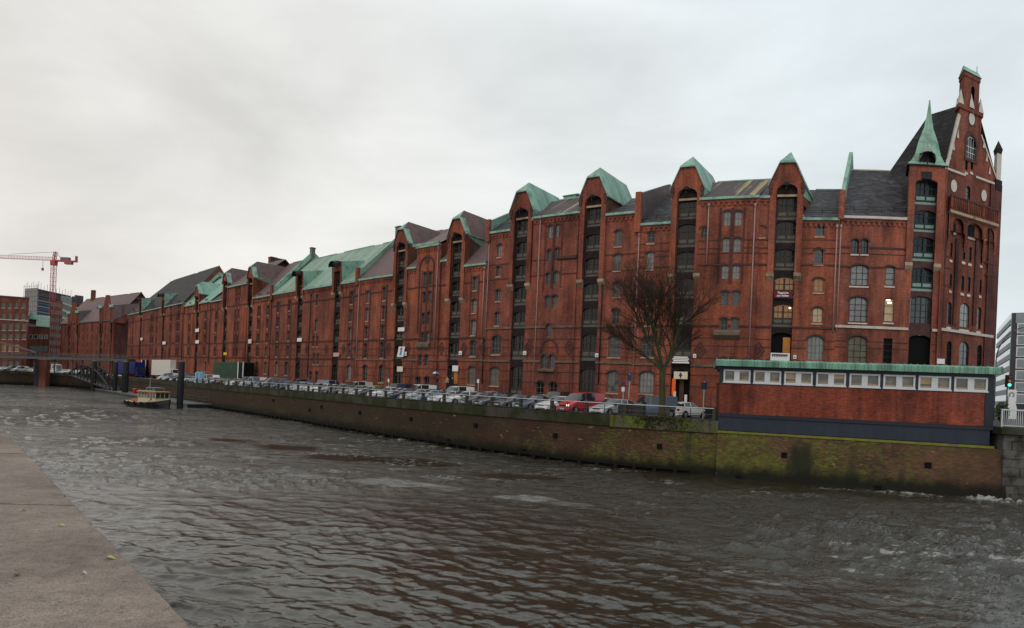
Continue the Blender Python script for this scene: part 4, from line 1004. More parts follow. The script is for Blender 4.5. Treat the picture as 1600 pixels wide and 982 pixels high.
    for sg in (-1, 1): ar.box(big[0] + sg * br * 1.16 - .16, big[0] + sg * br * 1.16 + .16, -.1, -.003, big[1] - 1.4, big[1] + .2)
    ar.box(big[0] - br * 1.3, big[0] + br * 1.3, -.16, -.003, big[1] - 1.75, big[1] - 1.42); ar.build('arch_moulding', 'course_dark', root)
    # roundels
    for x, y, r in ((1518.5, 186.5, .62), (1490.5, 291, .62), (1537.5, 306, .6)):
        a, z = ep(x, y); m_ = MB(E); pts = [(a + r * math.cos(t), z + r * 1.1 * math.sin(t)) for t in np.linspace(0, 2 * math.pi, 20)[:-1]]; m_.plate(pts, -.06, -.003, 0)
        pts2 = [(a + r * 1.25 * math.cos(t), z + r * 1.36 * math.sin(t)) for t in np.linspace(0, 2 * math.pi, 20)[:-1]]; m_.plate(pts2, -.03, -.002, 1); m_.build('roundel', ['white_stone', 'course_dark'], root)
    # stone copings
    def strut(p, q, w_, d0, d1, m=0):
        cp = MB(E)
        (x0, y0), (x1, y1) = p, q; L2 = math.hypot(x1 - x0, y1 - y0); nx, ny = -(y1 - y0) / L2 * w_, (x1 - x0) / L2 * w_
        cp.plate([(x0 - nx, y0 - ny), (x1 - nx, y1 - ny), (x1 + nx, y1 + ny), (x0 + nx, y0 + ny)], d0, d1, m); cp.build('gable_coping', 'white_stone', root)
    strut((0.05, zc + .3), (ax0 - .02, g[1][1] + .3), .26, -.14, .5); strut((L_ - .05, zc - .2), (ax1 + .02, g[4][1] - .4), .12, -.14, .5, 0)
    for x, y in ((1478, 257), (1484, 243), (1490, 229), (1496.5, 210), (1537, 226), (1541.5, 247), (1546, 267)):
        cp = MB(E); a, z = ep(x, y); cp.plate([(a - .22, z - .45), (a + .22, z - .45), (a, z + .55)], -.16, -.004, 0); cp.build('gable_ornament', 'white_stone', root)
    # lantern tower on the gable
    t = MB(E); a0, zt0 = ep(1497, 162); a1 = ep(1536, 170)[0]; z0 = g[1][1] + 2.6
    top = ep(1514, 116)[1]; ta, tb = ep(1505.5, 140)[0], ep(1530, 140)[0]; tc = (ta + tb) / 2
    t.box(a0, a1, -.25, 1.6, zt0 - .4, zt0, 0); zt0 -= .001
    wallgrid(t, ta, tb, zt0, top, [(tc - .05, tc + .65, zt0 + 1.0, top - 1.2, .35)], -.1, .5, 0, 1)
    for q in (ta, tb): t.poly([(q, -.1, zt0), (q, 1.7, zt0), (q, 1.7, top), (q, -.1, top)], 0)
    t.poly([(ta, 1.7, zt0), (tb, 1.7, zt0), (tb, 1.7, top), (ta, 1.7, top)], 0); t.box(ta - .12, tb + .12, -.22, 1.8, top - .45, top, 0)
    t.build('lantern_tower', ['brick_brown', 'dark_void'], root)
    rf = MB(E); h = ep(1512, 99)[1]
    for sg, d in ((-1, -.35), (1, 1.95)): rf.poly([(ta - .25, d, top + .02), (tb + .25, d, top + .02), (tb + .1, .8, h), (ta - .1 + .25, .8, h)], 0)
    for q, q2 in ((ta - .25, ta + .15), (tb + .25, tb + .1)): rf.poly([(q, -.35, top + .02), (q, 1.95, top + .02), (q2, .8, h)], 1)
    rf.tube(E(tb - .2, .8, h - .1), E(tb - .2, .8, h + .7), .04, n=4)
    rf.build('lantern_roof', ['copper_green', 'lead'], root)
    sh_ = MB(E)
    for c in (a0 + .55, tc + .1, a1 - .5):
        dd = -.3 if c != tc + .1 else -.4
        sh_.poly([(c - .55, dd, zt0 + .02), (c + .55, dd, zt0 + .02), (c, .15, zt0 + 1.9)], 0); sh_.poly([(c + .55, dd, zt0 + .02), (c + .55, 1.3, zt0 + .02), (c, .15, zt0 + 1.9)], 0); sh_.poly([(c - .55, dd, zt0 + .02), (c - .55, 1.3, zt0 + .02), (c, .15, zt0 + 1.9)], 0)
    sh_.build('tower_weathering', 'white_stone', root)
    # pinnacle on the far shoulder
    pnm = MB(E); a, z = ep(1557, 240); zb = ep(1557, 282)[1]; zt = ep(1557, 216)[1]; a = L_ - .75
    pnm.box(a - .55, a + .5, -.2, .8, zb, z, 1); pnm.box(a - .7, a + .75, -.35, 1.0, zb - 1.2, zb - .002, 0)
    m0, m1 = z, z + (zt - z) * .35
    for (za, ra, zb2, rb) in ((m0, .7, m1, .95), (m1, .95, zt, .02)):
        for j in range(4):
            q = [(a - .02 + r * math.cos(math.pi * (.25 + .5 * jj)), .4 + r * math.sin(math.pi * (.25 + .5 * jj)), zz) for (zz, r, jj) in ((za, ra, j), (za, ra, j + 1), (zb2, rb, j + 1), (zb2, rb, j))]; pnm.poly(q, 0)
    pnm.build('pinnacle', ['soot_brick', 'white_stone'], root)
    # steep slate roof behind the gable
    r = MB(WORLD); ac = (ax0 + ax1) / 2; zr = ep(1497, 163)[1] + .2
    u_, v_ = unroll(1452, 180)
    for dback in np.arange(.5, 30, .1):
        q = E_SQ(ac, dback, zr)
        if FOC * q.x / q.y < u_: break
    zr2 = EYE + v_ * q.y / FOC
    sfoot, zfoot = F.at(1391, 267, 9.0)
    A_ = E(.15, .35, zc + .1); Rf = E(ax0 + .3, .35, zr); Rb = Vector((q.x, q.y, zr2)); foot = F(sfoot, 9.0, zfoot); fe = F(st1[0][1], -.1, st1[0][2] + .3)
    Bf = E(L_, .35, zc); Bb = E_SQ(L_, dback + 12, zc)
    fe = F(st1[0][1] + .3, 2.6, st1[0][2] + (st1[0][3] - st1[0][2]) * .28); T_ = F(C0x - .3, 3.0, zc + .05)
    r.poly([A_, Rf, T_], 0, True); r.poly([T_, Rf, Rb, foot], 0, True); r.poly([T_, foot, fe], 0, True); r.poly([Rf, E(ax1 - .3, .35, zr), Bf, Bb, Rb], 0, True); r.poly([foot, Rb, Bb], 0, True)
    r.build('tower_roof', 'slate_dark', root)
    # the front turret and its copper spire
    bb = b1[0]; a = bb['s']; ez = bb['ez']; pw = bb['pw']
    t = MB(F); t.box(a - pw, a + pw, -.31, .2, bb['z'][0][0] + .28, ez - .005, 0)
    for sg in (-1, 1): t.poly([(a + sg * pw, -.3, st1[0][2] - 1), (a + sg * pw, 4, st1[0][2] - 1), (a + sg * pw, 4, ez), (a + sg * pw, -.3, ez)], 0)
    hw = bb['hw']
    for j in range(8):
        c0, c1 = [(a - hw * math.cos(math.pi * q / 8), bb['z'][0][0] - .42 + .42 * math.sin(math.pi * q / 8)) for q in (j, j + 1)]
        t.poly([(c0[0], -.31, c0[1]), (c1[0], -.31, c1[1]), (c1[0], -.31, bb['z'][0][0] + .28), (c0[0], -.31, bb['z'][0][0] + .28)], 0)
        t.poly([(c0[0], -.31, c0[1]), (c1[0], -.31, c1[1]), (c1[0], .3, c1[1]), (c0[0], .3, c0[1])], 0)
    t.box(a + pw - .02, C0x + .12, -.315, .9, GZ, ez - .01, 0)
    t.build('turret', 'brick_orange', root)
    k = MB(F); k.box(a - .55, a + .55, -.5, .1, bb['z'][0][0] - .05, bb['z'][0][0] + .75, 0); k.build('hoist_beam', 'iron', root)
    s_ = MB(F); apx = fz(1447, 157, 1.75); n = 8
    prof = [(ez - .02, pw + .32), (ez + .45, pw - .12), (ez + 1.3, pw - .52), (ez + 2.8, pw - .86), (ez + (apx - ez) * .58, .55), (ez + (apx - ez) * .76, .28), (apx, .03)]
    cen = (a + .05, 1.75)
    def ring(r_, z): return [(cen[0] + sx * r_, cen[1] + sy * r_, z) for sx, sy in ((-1, -1), (-.35, -1), (.35, -1), (1, -1), (1, -.35), (1, .35), (1, 1), (.35, 1), (-.35, 1), (-1, 1), (-1, .35), (-1, -.35))]
    rr = [ring(r_, z) for z, r_ in prof]
    for q0, q1 in zip(rr[:-1], rr[1:]):
        for j in range(12): s_.poly([q0[j], q0[(j + 1) % 12], q1[(j + 1) % 12], q1[j]], 0)
    for j in (1, 2, 4, 5):                                       # standing seams
        for q0, q1 in zip(rr[:-1], rr[1:]): s_.tube(F(*q0[j]), F(*q1[j]), .05, n=4, m=1)
    for i in (1, 2, 3):
        for j in range(6): s_.tube(F(*rr[i][j]), F(*rr[i][j + 1]), .035, n=4, m=1)
    s_.poly([q for q in rr[0]], 1)
    so = s_.build('spire', ['copper_green', 'copper_pale'], root)
    h = MB(F); hz = ez + .35; hc = a - .05                        # little hoist hood
    for j in range(8):
        t0, t1 = math.pi * j / 8, math.pi * (j + 1) / 8
        P = lambda t, d, r_: (hc - r_ * math.cos(t), d, hz - .15 + r_ * 1.1 * math.sin(t))
        h.poly([P(t0, -1.35, .95), P(t1, -1.35, .95), (hc, -.15, hz + 1.75)], 0); h.poly([P(t0, -1.3, .9), P(t1, -1.3, .9), P(t1, -.2, .9), P(t0, -.2, .9)], 1)
    h.poly([(hc - .9, -.3, hz - .2), (hc + .9, -.3, hz - .2), (hc + .9, -.3, hz + .9), (hc - .9, -.3, hz + .9)], 1)
    h.tube(F(hc, -.15, hz + 1.7), F(hc, -.15, hz + 3.2), .035, n=4); h.tube(F(hc, -1.0, hz + .1), F(hc, -1.0, hz - .9), .1, .02, n=6, m=1)
    h.build('hoist_hood', ['lead_pale', 'iron'], so)
    e = MB(F); e.box(a - pw - .3, a + pw + .3, -.55, 3.5, ez - .16, ez - .03, 0); e.build('eaves_trim', 'iron', root)
    dl = MB(F)                                                     # lamp in a lit window
    for x, y in ((1388, 469.5), (1390, 473.5)):
        s2, z2 = F.at(x, y, .15); dl.box(s2 - .22, s2 + .22, .14, .16, z2 - .07, z2 + .07, 0)
    dl.build('window_lamp', 'lamp_glow', root)
house('corner_warehouse', 'tall corner warehouse of red brick with green copper spire, balcony and steep end gable', F, s12, C0x, 'brick_rose', st1, b1, c1, cz1,
      pipes=[(fs(1311, 430), fz(1311, 352), fz(1306, 520), 'pipe_pink')], parapets=[(s12 + .15, fz(1311, 300), fz(1332, 238, 9), 9, 'copper_green', .22, 1.6)],
      frame='frame_dark', sillm='white_stone', eave_m='white_stone', extra=corner_extra)

# two copper-capped bays behind the tree ----------------------------------------------------
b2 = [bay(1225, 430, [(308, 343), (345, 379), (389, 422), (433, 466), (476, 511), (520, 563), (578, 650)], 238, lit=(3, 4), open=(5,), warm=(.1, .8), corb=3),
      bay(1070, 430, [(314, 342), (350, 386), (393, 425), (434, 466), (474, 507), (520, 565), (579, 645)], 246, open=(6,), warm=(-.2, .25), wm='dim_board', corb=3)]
st2 = [strip(s23, W(3, -1), (1017, 349), (1038, 305), 9, 'slate'), strip(W(3, 1), fs(1092, 400), (1095, 313), (1140, 284), 6, 'copper_streaked'), strip(fs(1092, 400), fs(1185, 400), (1140, 309), (1140, 284), 6, 'copper_streaked', .30),
       strip(fs(1185, 400), W(2, -1), (1190, 307), (1180, 281), 6, 'copper_streaked'), strip(W(2, 1), s12, (1280, 341), (1285, 297), 9, 'slate')]
fill_ez(b2, st2)
G2 = ['glass', 'glass_pale', 'glass', 'glass', 'glass', 'glass']
c2 = [col(1281, 360, [(352, 368), (389, 412)], .95, .3), col(1278, 470, [(435, 456), (481, 504)], 1.05, .3, ['lit_glass', 'lit_pale']), col(1274, 545, [(525, 563)], 1.7, .5, 'glass', 3),
      col(1190, 360, [(354, 370)], .8, .3), col(1101, 360, [(356, 373)], .8, .3), col(1017, 370, [(362, 379), (394, 420)], .9, .25), col(1015, 460, [(440, 466), (482, 508)], .9, .25), col(1012, 545, [(527, 557)], 1.5, .45, 'glass', 2), col(1010, 595, [(581, 614)], 1.7, .5, 'glass_pale', 3),
      col(1137, 350, [(331, 354), (373, 395), (415, 437)], .78, .15, 'glass_pale'), col(1154, 350, [(331, 354), (373, 395), (415, 437)], .78, .15, 'glass_pale'), col(1133, 480, [(456, 478), (498, 519)], .78, .2), col(1150, 480, [(456, 478), (498, 519)], .78, .2),
      col(1131, 565, [(560, 572)], .9, .3), col(1146, 565, [(560, 572)], .9, .3)]
cz2 = [(fz(1080, 573), .28, .18, 'course_stone'), (fz(1080, 511), .22, .14, 'course_dark'), (fz(1080, 541), .09, .04, 'course_dark'), (fz(1080, 560), .09, .04, 'course_dark'), (fz(1080, 529), .08, .04, 'course_dark'), (fz(1080, 587), .09, .04, 'course_dark'), (fz(1080, 605), .09, .04, 'course_dark'),
       (fz(1017, 419), .18, .1, 'course_dark'), (fz(1017, 394), .10, .06, 'course_dark'), (fz(1190, 376), .10, .06, 'course_dark'), (fz(1190, 397), .12, .06, 'course_dark')]
def sill_extra(root):
    mb = MB(F)
    for x0, x1, y in ((1118, 1158, 524), ):
        mb.slab([(-.9, fz(1138, y + 1)), (-.9, fz(1138, y - 4)), (-.31, fz(1138, y - 8)), (-.31, fz(1138, y + 8))], fs(x0, y), fs(x1, y), 0)
    mb.build('bay_sill', 'course_stone', root)
    mb = MB(F)
    for x, y in ((1243, 482), ): mb.box(fs(1233.5, 480) - .1, fs(1233.5, 480) + .1, .3, .32, fz(1230, 482), fz(1230, 480), 0)
    mb.build('window_lamp', 'lamp_glow', root)
house('twin_gable_warehouse', 'orange red brick warehouse with two pointed green gables directly behind the bare tree', F, s23, s12, 'brick_orange', st2, b2, c2, cz2,
      pipes=[(fs(1305, 430), fz(1305, 352), fz(1305, 520), 'pipe_pink'), (fs(1176, 450), fz(1180, 320), fz(1176, 565), 'pipe_pink'), (fs(1107, 380), fz(1108, 320), fz(1107, 415), 'pipe_pink'), (fs(995, 470), fz(992, 365), fz(995, 600), 'pipe_pink')],
      diamonds=[(fs(1095, 548), fz(1095, 548), .62, .95), (fs(1185, 548), fz(1185, 548), .62, .95)],
      parapets=[(s23 + .15, fz(990, 304), fz(1030, 290, 9), 9, 'copper_purple', .25, 3.2)], extra=sill_extra)

# the next pair, with a pale ventilator on its streaked roof ------------------------------------
b3 = [bay(923, 450, [(325, 354), (366, 392), (403, 432), (442.5, 470), (481, 511), (523, 564), (577.5, 650)], 264, corb=3),
      bay(812, 450, [(344, 370), (378, 406), (414, 439), (449, 477), (487, 513), (524, 562), (573, 640)], 288, corb=3)]
st3 = [strip(s34, W(5, -1), (782, 361), (797, 329), 8, 'slate'), strip(W(5, 1), fs(832, 430), (836, 342), (871, 314), 6, 'copper_streaked'), strip(fs(832, 430), fs(902, 430), (869, 336), (871, 314), 6, 'copper_streaked', .22), strip(fs(902, 430), W(4, -1), (904, 331), (900, 307), 6, 'copper_streaked'),
       strip(W(4, 1), s23, (967, 333), (974, 312), 9, 'slate')]
fill_ez(b3, st3)
c3 = [col(966, 370, [(360, 384), (397, 422)], .95, .3), col(963, 470, [(441, 463), (483, 506)], .9, .3), col(960, 540, [(525, 557)], 1.5, .45, 'glass', 2), col(957, 595, [(580, 613)], 1.5, .5, 'glass', 2),
      col(861, 370, [(353, 373), (391, 409), (427, 446)], .75, .25), col(873, 370, [(351, 371), (388, 407), (425, 444)], .75, .25), col(857, 470, [(463, 482)], .75, .25), col(868, 470, [(462, 481)], .75, .25), col(859, 515, [(507, 527)], .8, .3),
      col(851.5, 565, [(555, 576)], .85, .35), col(863.5, 565, [(555, 576)], .85, .35), col(845, 606, [(596, 622)], 1.15, .4, 'dark_void'), col(865.5, 606, [(597, 622)], 1.15, .4, 'dark_void'),
      col(780, 400, [(382, 401), (416, 431)], .8, .25), col(778, 470, [(453, 470), (488, 508)], .85, .25), col(775.5, 540, [(525, 553)], 1.6, .5, 'glass', 2), col(772.5, 585, [(574, 602)], 1.6, .45, 'glass_board', 1)]
cz3 = [(fz(860, 567), .28, .18, 'course_stone'), (fz(860, 513), .26, .16, 'course_stone'), (fz(860, 531), .09, .05, 'course_dark'), (fz(860, 544), .08, .04, 'course_dark'), (fz(860, 557), .08, .04, 'course_dark'), (fz(860, 582), .09, .04, 'course_dark'), (fz(860, 599), .09, .04, 'course_dark'), (fz(860, 431), .12, .06, 'course_dark'), (fz(960, 399), .10, .06, 'course_dark')]
def vent_extra(root):
    s, z = F.at(892, 305, 6.5); mb = MB(F); z -= .25; mb.box(s - 1.0, s + 1.0, 6.2, 7.4, z - 1.6, z + .1, 0); mb.slab([(6.0, z + .1), (7.6, z + .1), (7.1, z + .35), (6.5, z + .35)], s - 1.15, s + 1.15, 0); mb.build('roof_ventilator', 'copper_green', root)
    mb = MB(F); a = fs(889, 370)
    for p, q in ((-1.35, -1.1), (1.1, 1.35)): mb.box(a + p, a + q, -.14, -.003, fz(890, 402), fz(890, 352), 0)
    mb.box(a - 1.35, a + 1.35, -.16, -.003, fz(890, 355), fz(890, 350), 0); mb.slab([(-.5, fz(890, 405)), (-.5, fz(890, 402)), (-.003, fz(890, 399)), (-.003, fz(890, 407))], a - 1.4, a + 1.4, 0)
    mb.build('blind_niche', 'course_dark', root)
    mb = MB(F); s0_, s1_ = fs(838, 570), fs(879, 570); zc_ = fz(858, 552); 
    n = 12
    for j in range(n):
        t0, t1 = math.pi * j / n, math.pi * (j + 1) / n; c = (s0_ + s1_) / 2; h = (s1_ - s0_) / 2 * .62; R_ = lambda t, r_: (c - h * r_ * math.cos(t), zc_ + h * r_ * 1.35 * math.sin(t))
        mb.plate([R_(t0, 1), R_(t1, 1), R_(t1, 1.15), R_(t0, 1.15)], -.34, -.223)
    mb.build('blind_arch', 'course_dark', root)
    mb = MB(F); mb.slab([(-.6, fz(857, 581)), (-.6, fz(857, 578)), (-.23, fz(857, 576.5)), (-.23, fz(857, 583))], fs(844, 578), fs(868, 578), 0); mb.build('bay_sill', 'course_stone', root)
house('streaked_roof_warehouse', 'red brick warehouse with two pointed green gables, the brown roof between them streaked yellow', F, s34, s23, 'brick_red', st3, b3, c3, cz3,
      pipes=[(fs(841, 480), fz(844, 340), fz(834, 610), 'pipe_pink'), (fs(942, 450), fz(944, 345), fz(940, 600), 'iron'), (fs(762.5, 450), fz(763, 372), fz(759, 530), 'pipe_pink')],
      diamonds=[(fs(828, 543), fz(828, 543), .62, .95), (fs(891, 543), fz(891, 543), .62, .95)],
      parapets=[(s34 + .2, fz(763, 346), fz(796, 327, 8), 8, 'copper_green', .25, 1.5)], extra=vent_extra)

# lower house with purple-brown gable roofs ---------------------------------------------------
b4 = [bay(712, 460, [(380, 404), (411, 432), (440, 462), (471, 496), (504, 528), (536, 562), (571, 640)], 332, k=.92, roof='copper_purple', corb=3),
      bay(625, 480, [(394, 417), (423, 444), (448, 471), (478, 502), (509, 531), (540, 561), (572, 632)], 350, k=.92, roof='copper_purple', corb=3)]
st4 = [strip(s45, W(7, -1), (589, 433), (600, 378), 9, 'copper_purple'), strip(W(7, 1), fs(651, 470), (645, 418), (660, 366), 9, 'copper_purple'), strip(fs(651, 470), fs(688, 470), (669, 385), (672, 364), 8, 'copper_purple', .3), strip(fs(688, 470), W(6, -1), (694, 407), (690, 360), 9, 'copper_purple'), strip(W(6, 1), s34, (743, 413), (757, 350), 9, 'copper_purple')]
fill_ez(b4, st4); 
for B in b4: B['ez'] = st4[0][2]
c4 = [col(742.5, 440, [(433, 453), (440 + 28, 488), (500, 523)], .85, .3, ['glass', 'glass_pale', 'glass']), col(739, 545, [(532, 556)], 1.15, .45), col(737, 585, [(573, 600)], 1.35, .45, 'glass_board'), 
      col(665, 470, [(427, 447), (457, 474), (490, 508), (520, 536)], .7, .25), col(673, 470, [(426, 446), (456, 473), (488, 507), (519, 535)], .7, .25), col(659, 563, [(555, 572)], .8, .3), col(668, 563, [(555, 572)], .8, .3), col(655, 598, [(589, 615)], 1.1, .4, 'dark_void'), col(668.5, 598, [(589, 615)], 1.1, .4, 'dark_void'),
      col(600, 470, [(449, 469), (478, 499), (508, 528), (535, 559)], .85, .3), col(574.5, 470, [(455, 473), (482, 501), (510, 529), (537, 559)], .85, .3), col(596, 585, [(571, 597)], 1.4, .5), col(570, 585, [(571, 595)], 1.4, .5)]
cz4 = [(fz(660, 564), .26, .16, 'course_stone'), (fz(660, 531), .22, .14, 'course_dark'), (fz(660, 545), .09, .05, 'course_dark'), (fz(660, 556), .08, .04, 'course_dark'), (fz(660, 577), .09, .04, 'course_dark'), (fz(660, 590), .09, .04, 'course_dark'), (fz(590, 458), .18, .1, 'course_dark')]
def arch_extra(root):
    mb = MB(F); c = fs(669.5, 420); zc_ = fz(669, 418); r_ = 1.45; n = 14
    for j in range(n):
        t0, t1 = math.pi * j / n, math.pi * (j + 1) / n; P = lambda t, q: (c - r_ * q * math.cos(t), zc_ + r_ * q * math.sin(t))
        mb.plate([P(t0, 1), P(t1, 1), P(t1, 1.18), P(t0, 1.18)], -.42, -.303)
    for sg in (-1, 1): mb.box(c + sg * r_ * 1.09 - .13, c + sg * r_ * 1.09 + .13, -.42, -.303, fz(669, 520), zc_, 0)
    mb.build('blind_arch', 'course_dark', root)
    mb = MB(F); pts = [(c + .6 * math.cos(t), fz(671, 406) + .65 * math.sin(t)) for t in np.linspace(0, 2 * math.pi, 17)[:-1]]; mb.plate(pts, -.36, -.303); mb.build('roundel', 'course_dark', root)
    mb = MB(F); mb.box(fs(650, 386), fs(690, 386), -.75, -.3, fz(669, 385), fz(669, 381), 0); mb.build('cornice', 'copper_pale', root)
    mb = MB(F); mb.slab([(-.8, fz(663, 543)), (-.8, fz(663, 539)), (-.31, fz(663, 535)), (-.31, fz(663, 548))], fs(655, 540), fs(674, 540), 0); mb.build('bay_sill', 'course_stone', root)
house('purple_roof_warehouse', 'red brick warehouse with green tipped gables under purple brown roofs and an arched centre', F, s45, s34, 'brick_orange', st4, b4, c4, cz4,
      pipes=[(fs(686, 430), fz(687, 385), fz(683, 545), 'pipe_pink'), (fs(756.5, 450), fz(757, 418), fz(754, 530), 'pipe_pink'), (fs(755.5, 560), fz(756, 530), fz(754.5, 600), 'iron'), (fs(560, 500), fz(561, 440), fz(556, 590), 'pipe_pink')],
      diamonds=[(fs(x, 545), fz(x, 545), .6, .9) for x in (638, 690, 725, 754, 607)], chimneys=[(s45 + .1, 9, fz(605, 360, 9), fz(605, 385, 9), .7, 'lead')],
      parapets=[(s45, fz(562, 420), fz(601, 372, 9), 9, 'copper_pale', .3, 1.4)], detail=2, extra=arch_extra)

# green copper roof with hooded hoists -----------------------------------------------------------
b5 = [bay(526, 500, [(437, 454), (461, 479), (488, 506), (514, 534), (541, 557), (570, 620)], 412, style='hood', hw=1.0, pw=1.5, corb=1),
      bay(468, 500, [(440, 458), (467, 484), (492, 511), (517, 529), (541, 558), (567, 615)], 427, style='hood', hw=1.0, pw=1.5, corb=1)]
st5 = [strip(s56, W(9, -1, 1.5), (445, 457), (470, 408), 9, 'copper_pale'), strip(W(9, 1, 1.5), W(8, -1, 1.5), (499, 448), (510, 401), 9, 'copper_pale'), strip(W(8, 1, 1.5), s45, (545, 438), (556, 391), 9, 'copper_pale')]
for t in st5: t[2], t[3] = st5[1][2], st5[1][3]
fill_ez(b5, st5)
c5 = [col(548, 500, [(456, 475), (484, 502), (512, 530), (537, 558)], .85, .3), col(545, 585, [(571, 594)], 1.3, .45, 'glass_pale'),
      col(495.5, 470, [(461, 477)], .7, .3), col(494, 510, [(500, 518)], .8, .2, 'glass_pale'), col(490, 530, [(526, 541)], .6, .2), col(496, 530, [(526, 541)], .6, .2), col(491, 562, [(553, 569)], .6, .2), col(496.5, 562, [(553, 569)], .6, .2), col(485, 592, [(581, 605)], .95, .3, 'dark_void'), col(494.5, 592, [(581, 605)], .95, .3, 'dark_void'),
      col(452, 500, [(470, 485), (494, 508), (518, 532), (541, 557)], .8, .3), col(434.5, 500, [(473, 488), (496, 510), (519, 533), (541, 557)], .8, .3), col(447.5, 575, [(566, 586)], 1.2, .4), col(432, 575, [(566, 585)], 1.2, .4)]
cz5 = [(fz(495, 562), .26, .15, 'course_dark'), (fz(495, 535), .22, .13, 'course_dark'), (fz(495, 546), .09, .04, 'course_dark'), (fz(495, 556), .08, .04, 'course_dark'), (fz(495, 573), .09, .04, 'course_dark'), (fz(495, 471), .22, .13, 'course_dark')]
house('green_roof_warehouse', 'red brick warehouse under one long pale green copper roof with two hooded hoists', F, s56, s45, 'brick_red', st5, b5, c5, cz5,
      pipes=[(fs(485, 500), fz(486, 460), fz(482, 590), 'iron')], diamonds=[(fs(x, 546), fz(x, 546), .55, .85) for x in (479, 510, 537, 556)],
      parapets=[(s56, fz(427, 447), fz(462, 400, 9), 9, 'copper_green', .3, 1.4)], chimneys=[(s56, 9, fz(464, 394, 9), fz(464, 415, 9), .45, 'lead')], detail=2)

# two purple gables, further off -------------------------------------------------------------------
b6 = [bay(391, 500, [(445, 456), (462, 475), (481, 494), (501, 516), (522, 534), (542, 556), (565, 600)], 412, k=.92, roof='copper_purple', corb=2),
      bay(352, 500, [(449, 460), (466, 479), (484, 498), (504, 517), (524, 536), (543, 555), (564, 600)], 422, k=.92, roof='copper_purple', corb=2)]
st6 = [strip(s67, W(11, -1), (338, 470), (345, 445), 9, 'slate'), strip(W(11, 1), W(10, -1), (372, 446), (376, 424), 8, 'copper_purple', .2), strip(W(10, 1), s56, (412, 463), (430, 418), 9, 'copper_purple')]
fill_ez(b6, st6)
for B in b6: B['ez'] = st6[0][2]
def lvl(B, lo=0, hi=None, h=1.9): return [(zt - .15, zt - .15 - h) for zt, zb in B['z'][lo:hi]]
c6 = [(fs(x, 500), lvl(b6[0], 1, 6), .8, .3, 'glass', 1) for x in (404.5, 418.5)] + [(fs(x, 575), lvl(b6[0], 6, 7, 2.3), 1.15, .4, 'glass', 1) for x in (401, 415)] + [(fs(x, 500), lvl(b6[0], 0, 6), .6, .25, 'glass', 1) for x in (369, 373.5)] + [(fs(338, 500), lvl(b6[1], 1, 6), .8, .3, 'glass', 1)]
cz6 = [(fz(372, 560), .26, .14, 'course_dark'), (fz(372, 536), .22, .12, 'course_dark'), (fz(372, 547), .10, .04, 'course_dark'), (fz(372, 478), .2, .12, 'course_dark')]
house('plum_gable_warehouse', 'red brick warehouse with plum brown gables rising above the green box trailer', F, s67, s56, 'brick_orange', st6, b6, c6, cz6, pipes=[(fs(424, 500), fz(425, 470), fz(423, 590), 'iron')], chimneys=[(fs(369, 425), 9, fz(368, 419, 9), fz(368, 428, 9), .8, 'brick_dark'), (fs(380, 425), 9, fz(380, 421, 9), fz(380, 430, 9), .8, 'brick_dark')], detail=1)

# narrow house with bright green roof and twin chimneys ----------------------------------------------
b7 = [bay(308, 510, [(471, 484), (488, 499), (505, 516), (524, 535), (543, 555), (565, 595)], 443, k=.8, corb=1)]
st7 = [strip(s78, W(12, -1), (295, 475), (296, 450), 9, 'copper_green'), strip(W(12, 1), s67, (322, 472), (328, 440), 9, 'copper_green')]
for t in st7: t[2], t[3] = st7[1][2], st7[1][3]
fill_ez(b7, st7)
c7 = [(fs(x, 510), lvl(b7[0], 0, 5), .8, .3, 'glass', 1) for x in (321, 296)] + [(fs(321, 575), lvl(b7[0], 5, 6, 2.3), 1.1, .4, 'glass', 1)]
cz7 = [(fz(308, 559), .26, .14, 'course_dark'), (fz(308, 538), .22, .12, 'course_dark'), (fz(308, 489), .2, .12, 'course_dark')]
house('narrow_warehouse', 'narrow red brick warehouse with one green gable and two stout chimneys', F, s78, s67, 'brick_orange', st7, b7, c7, cz7, chimneys=[(fs(325, 435, 10), 10, fz(325, 426, 10), fz(325, 446, 10), 1.1, 'brick_brown'), (fs(337, 435, 10), 10, fz(337, 428, 10), fz(337, 446, 10), 1.1, 'brick_brown')], pipes=[(fs(329, 500), fz(330, 470), fz(328, 570), 'iron')], detail=1)

# last of the row: dark slate, two hooded hoists, hipped end --------------------------------------------
b8 = [bay(255, 510, [(477, 489), (493, 505), (509, 520), (526, 537), (545, 556), (566, 595)], 461, style='hood', hw=1.0, pw=1.5, corb=1),
      bay(220, 510, [(481, 492), (496, 507), (512, 522), (528, 538), (546, 556), (567, 590)], 468, style='hood', hw=1.0, pw=1.5, corb=1)]
st8 = [strip(s89, W(14, -1, 1.5), (208, 488), (208, 480), 4, 'slate_dark'), strip(W(14, 1, 1.5), W(13, -1, 1.5), (237, 484), (257, 443), 9, 'slate_dark'), strip(W(13, 1, 1.5), s78, (270, 478), (284, 437), 9, 'slate_dark')]
for t in st8: t[2] = st8[1][2]; t[3] = st8[1][3] if t[3] > st8[0][3] + 1 else t[3]
fill_ez(b8, st8)
c8 = [(fs(x, 510), lvl(b8[0], 0, 5), .7, .25, 'glass', 1) for x in (266.5, 276.5, 279.5, 245)] + [(fs(x, 510), lvl(b8[1], 0, 5), .7, .25, 'glass', 1) for x in (236, 239, 208)] + [(fs(x, 575), lvl(b8[0], 5, 6, 2.3), 1.0, .4, 'glass', 1) for x in (269, 279, 240)]
cz8 = [(fz(240, 558), .26, .14, 'course_dark'), (fz(240, 539), .22, .12, 'course_dark'), (fz(240, 498), .2, .12, 'course_dark')]
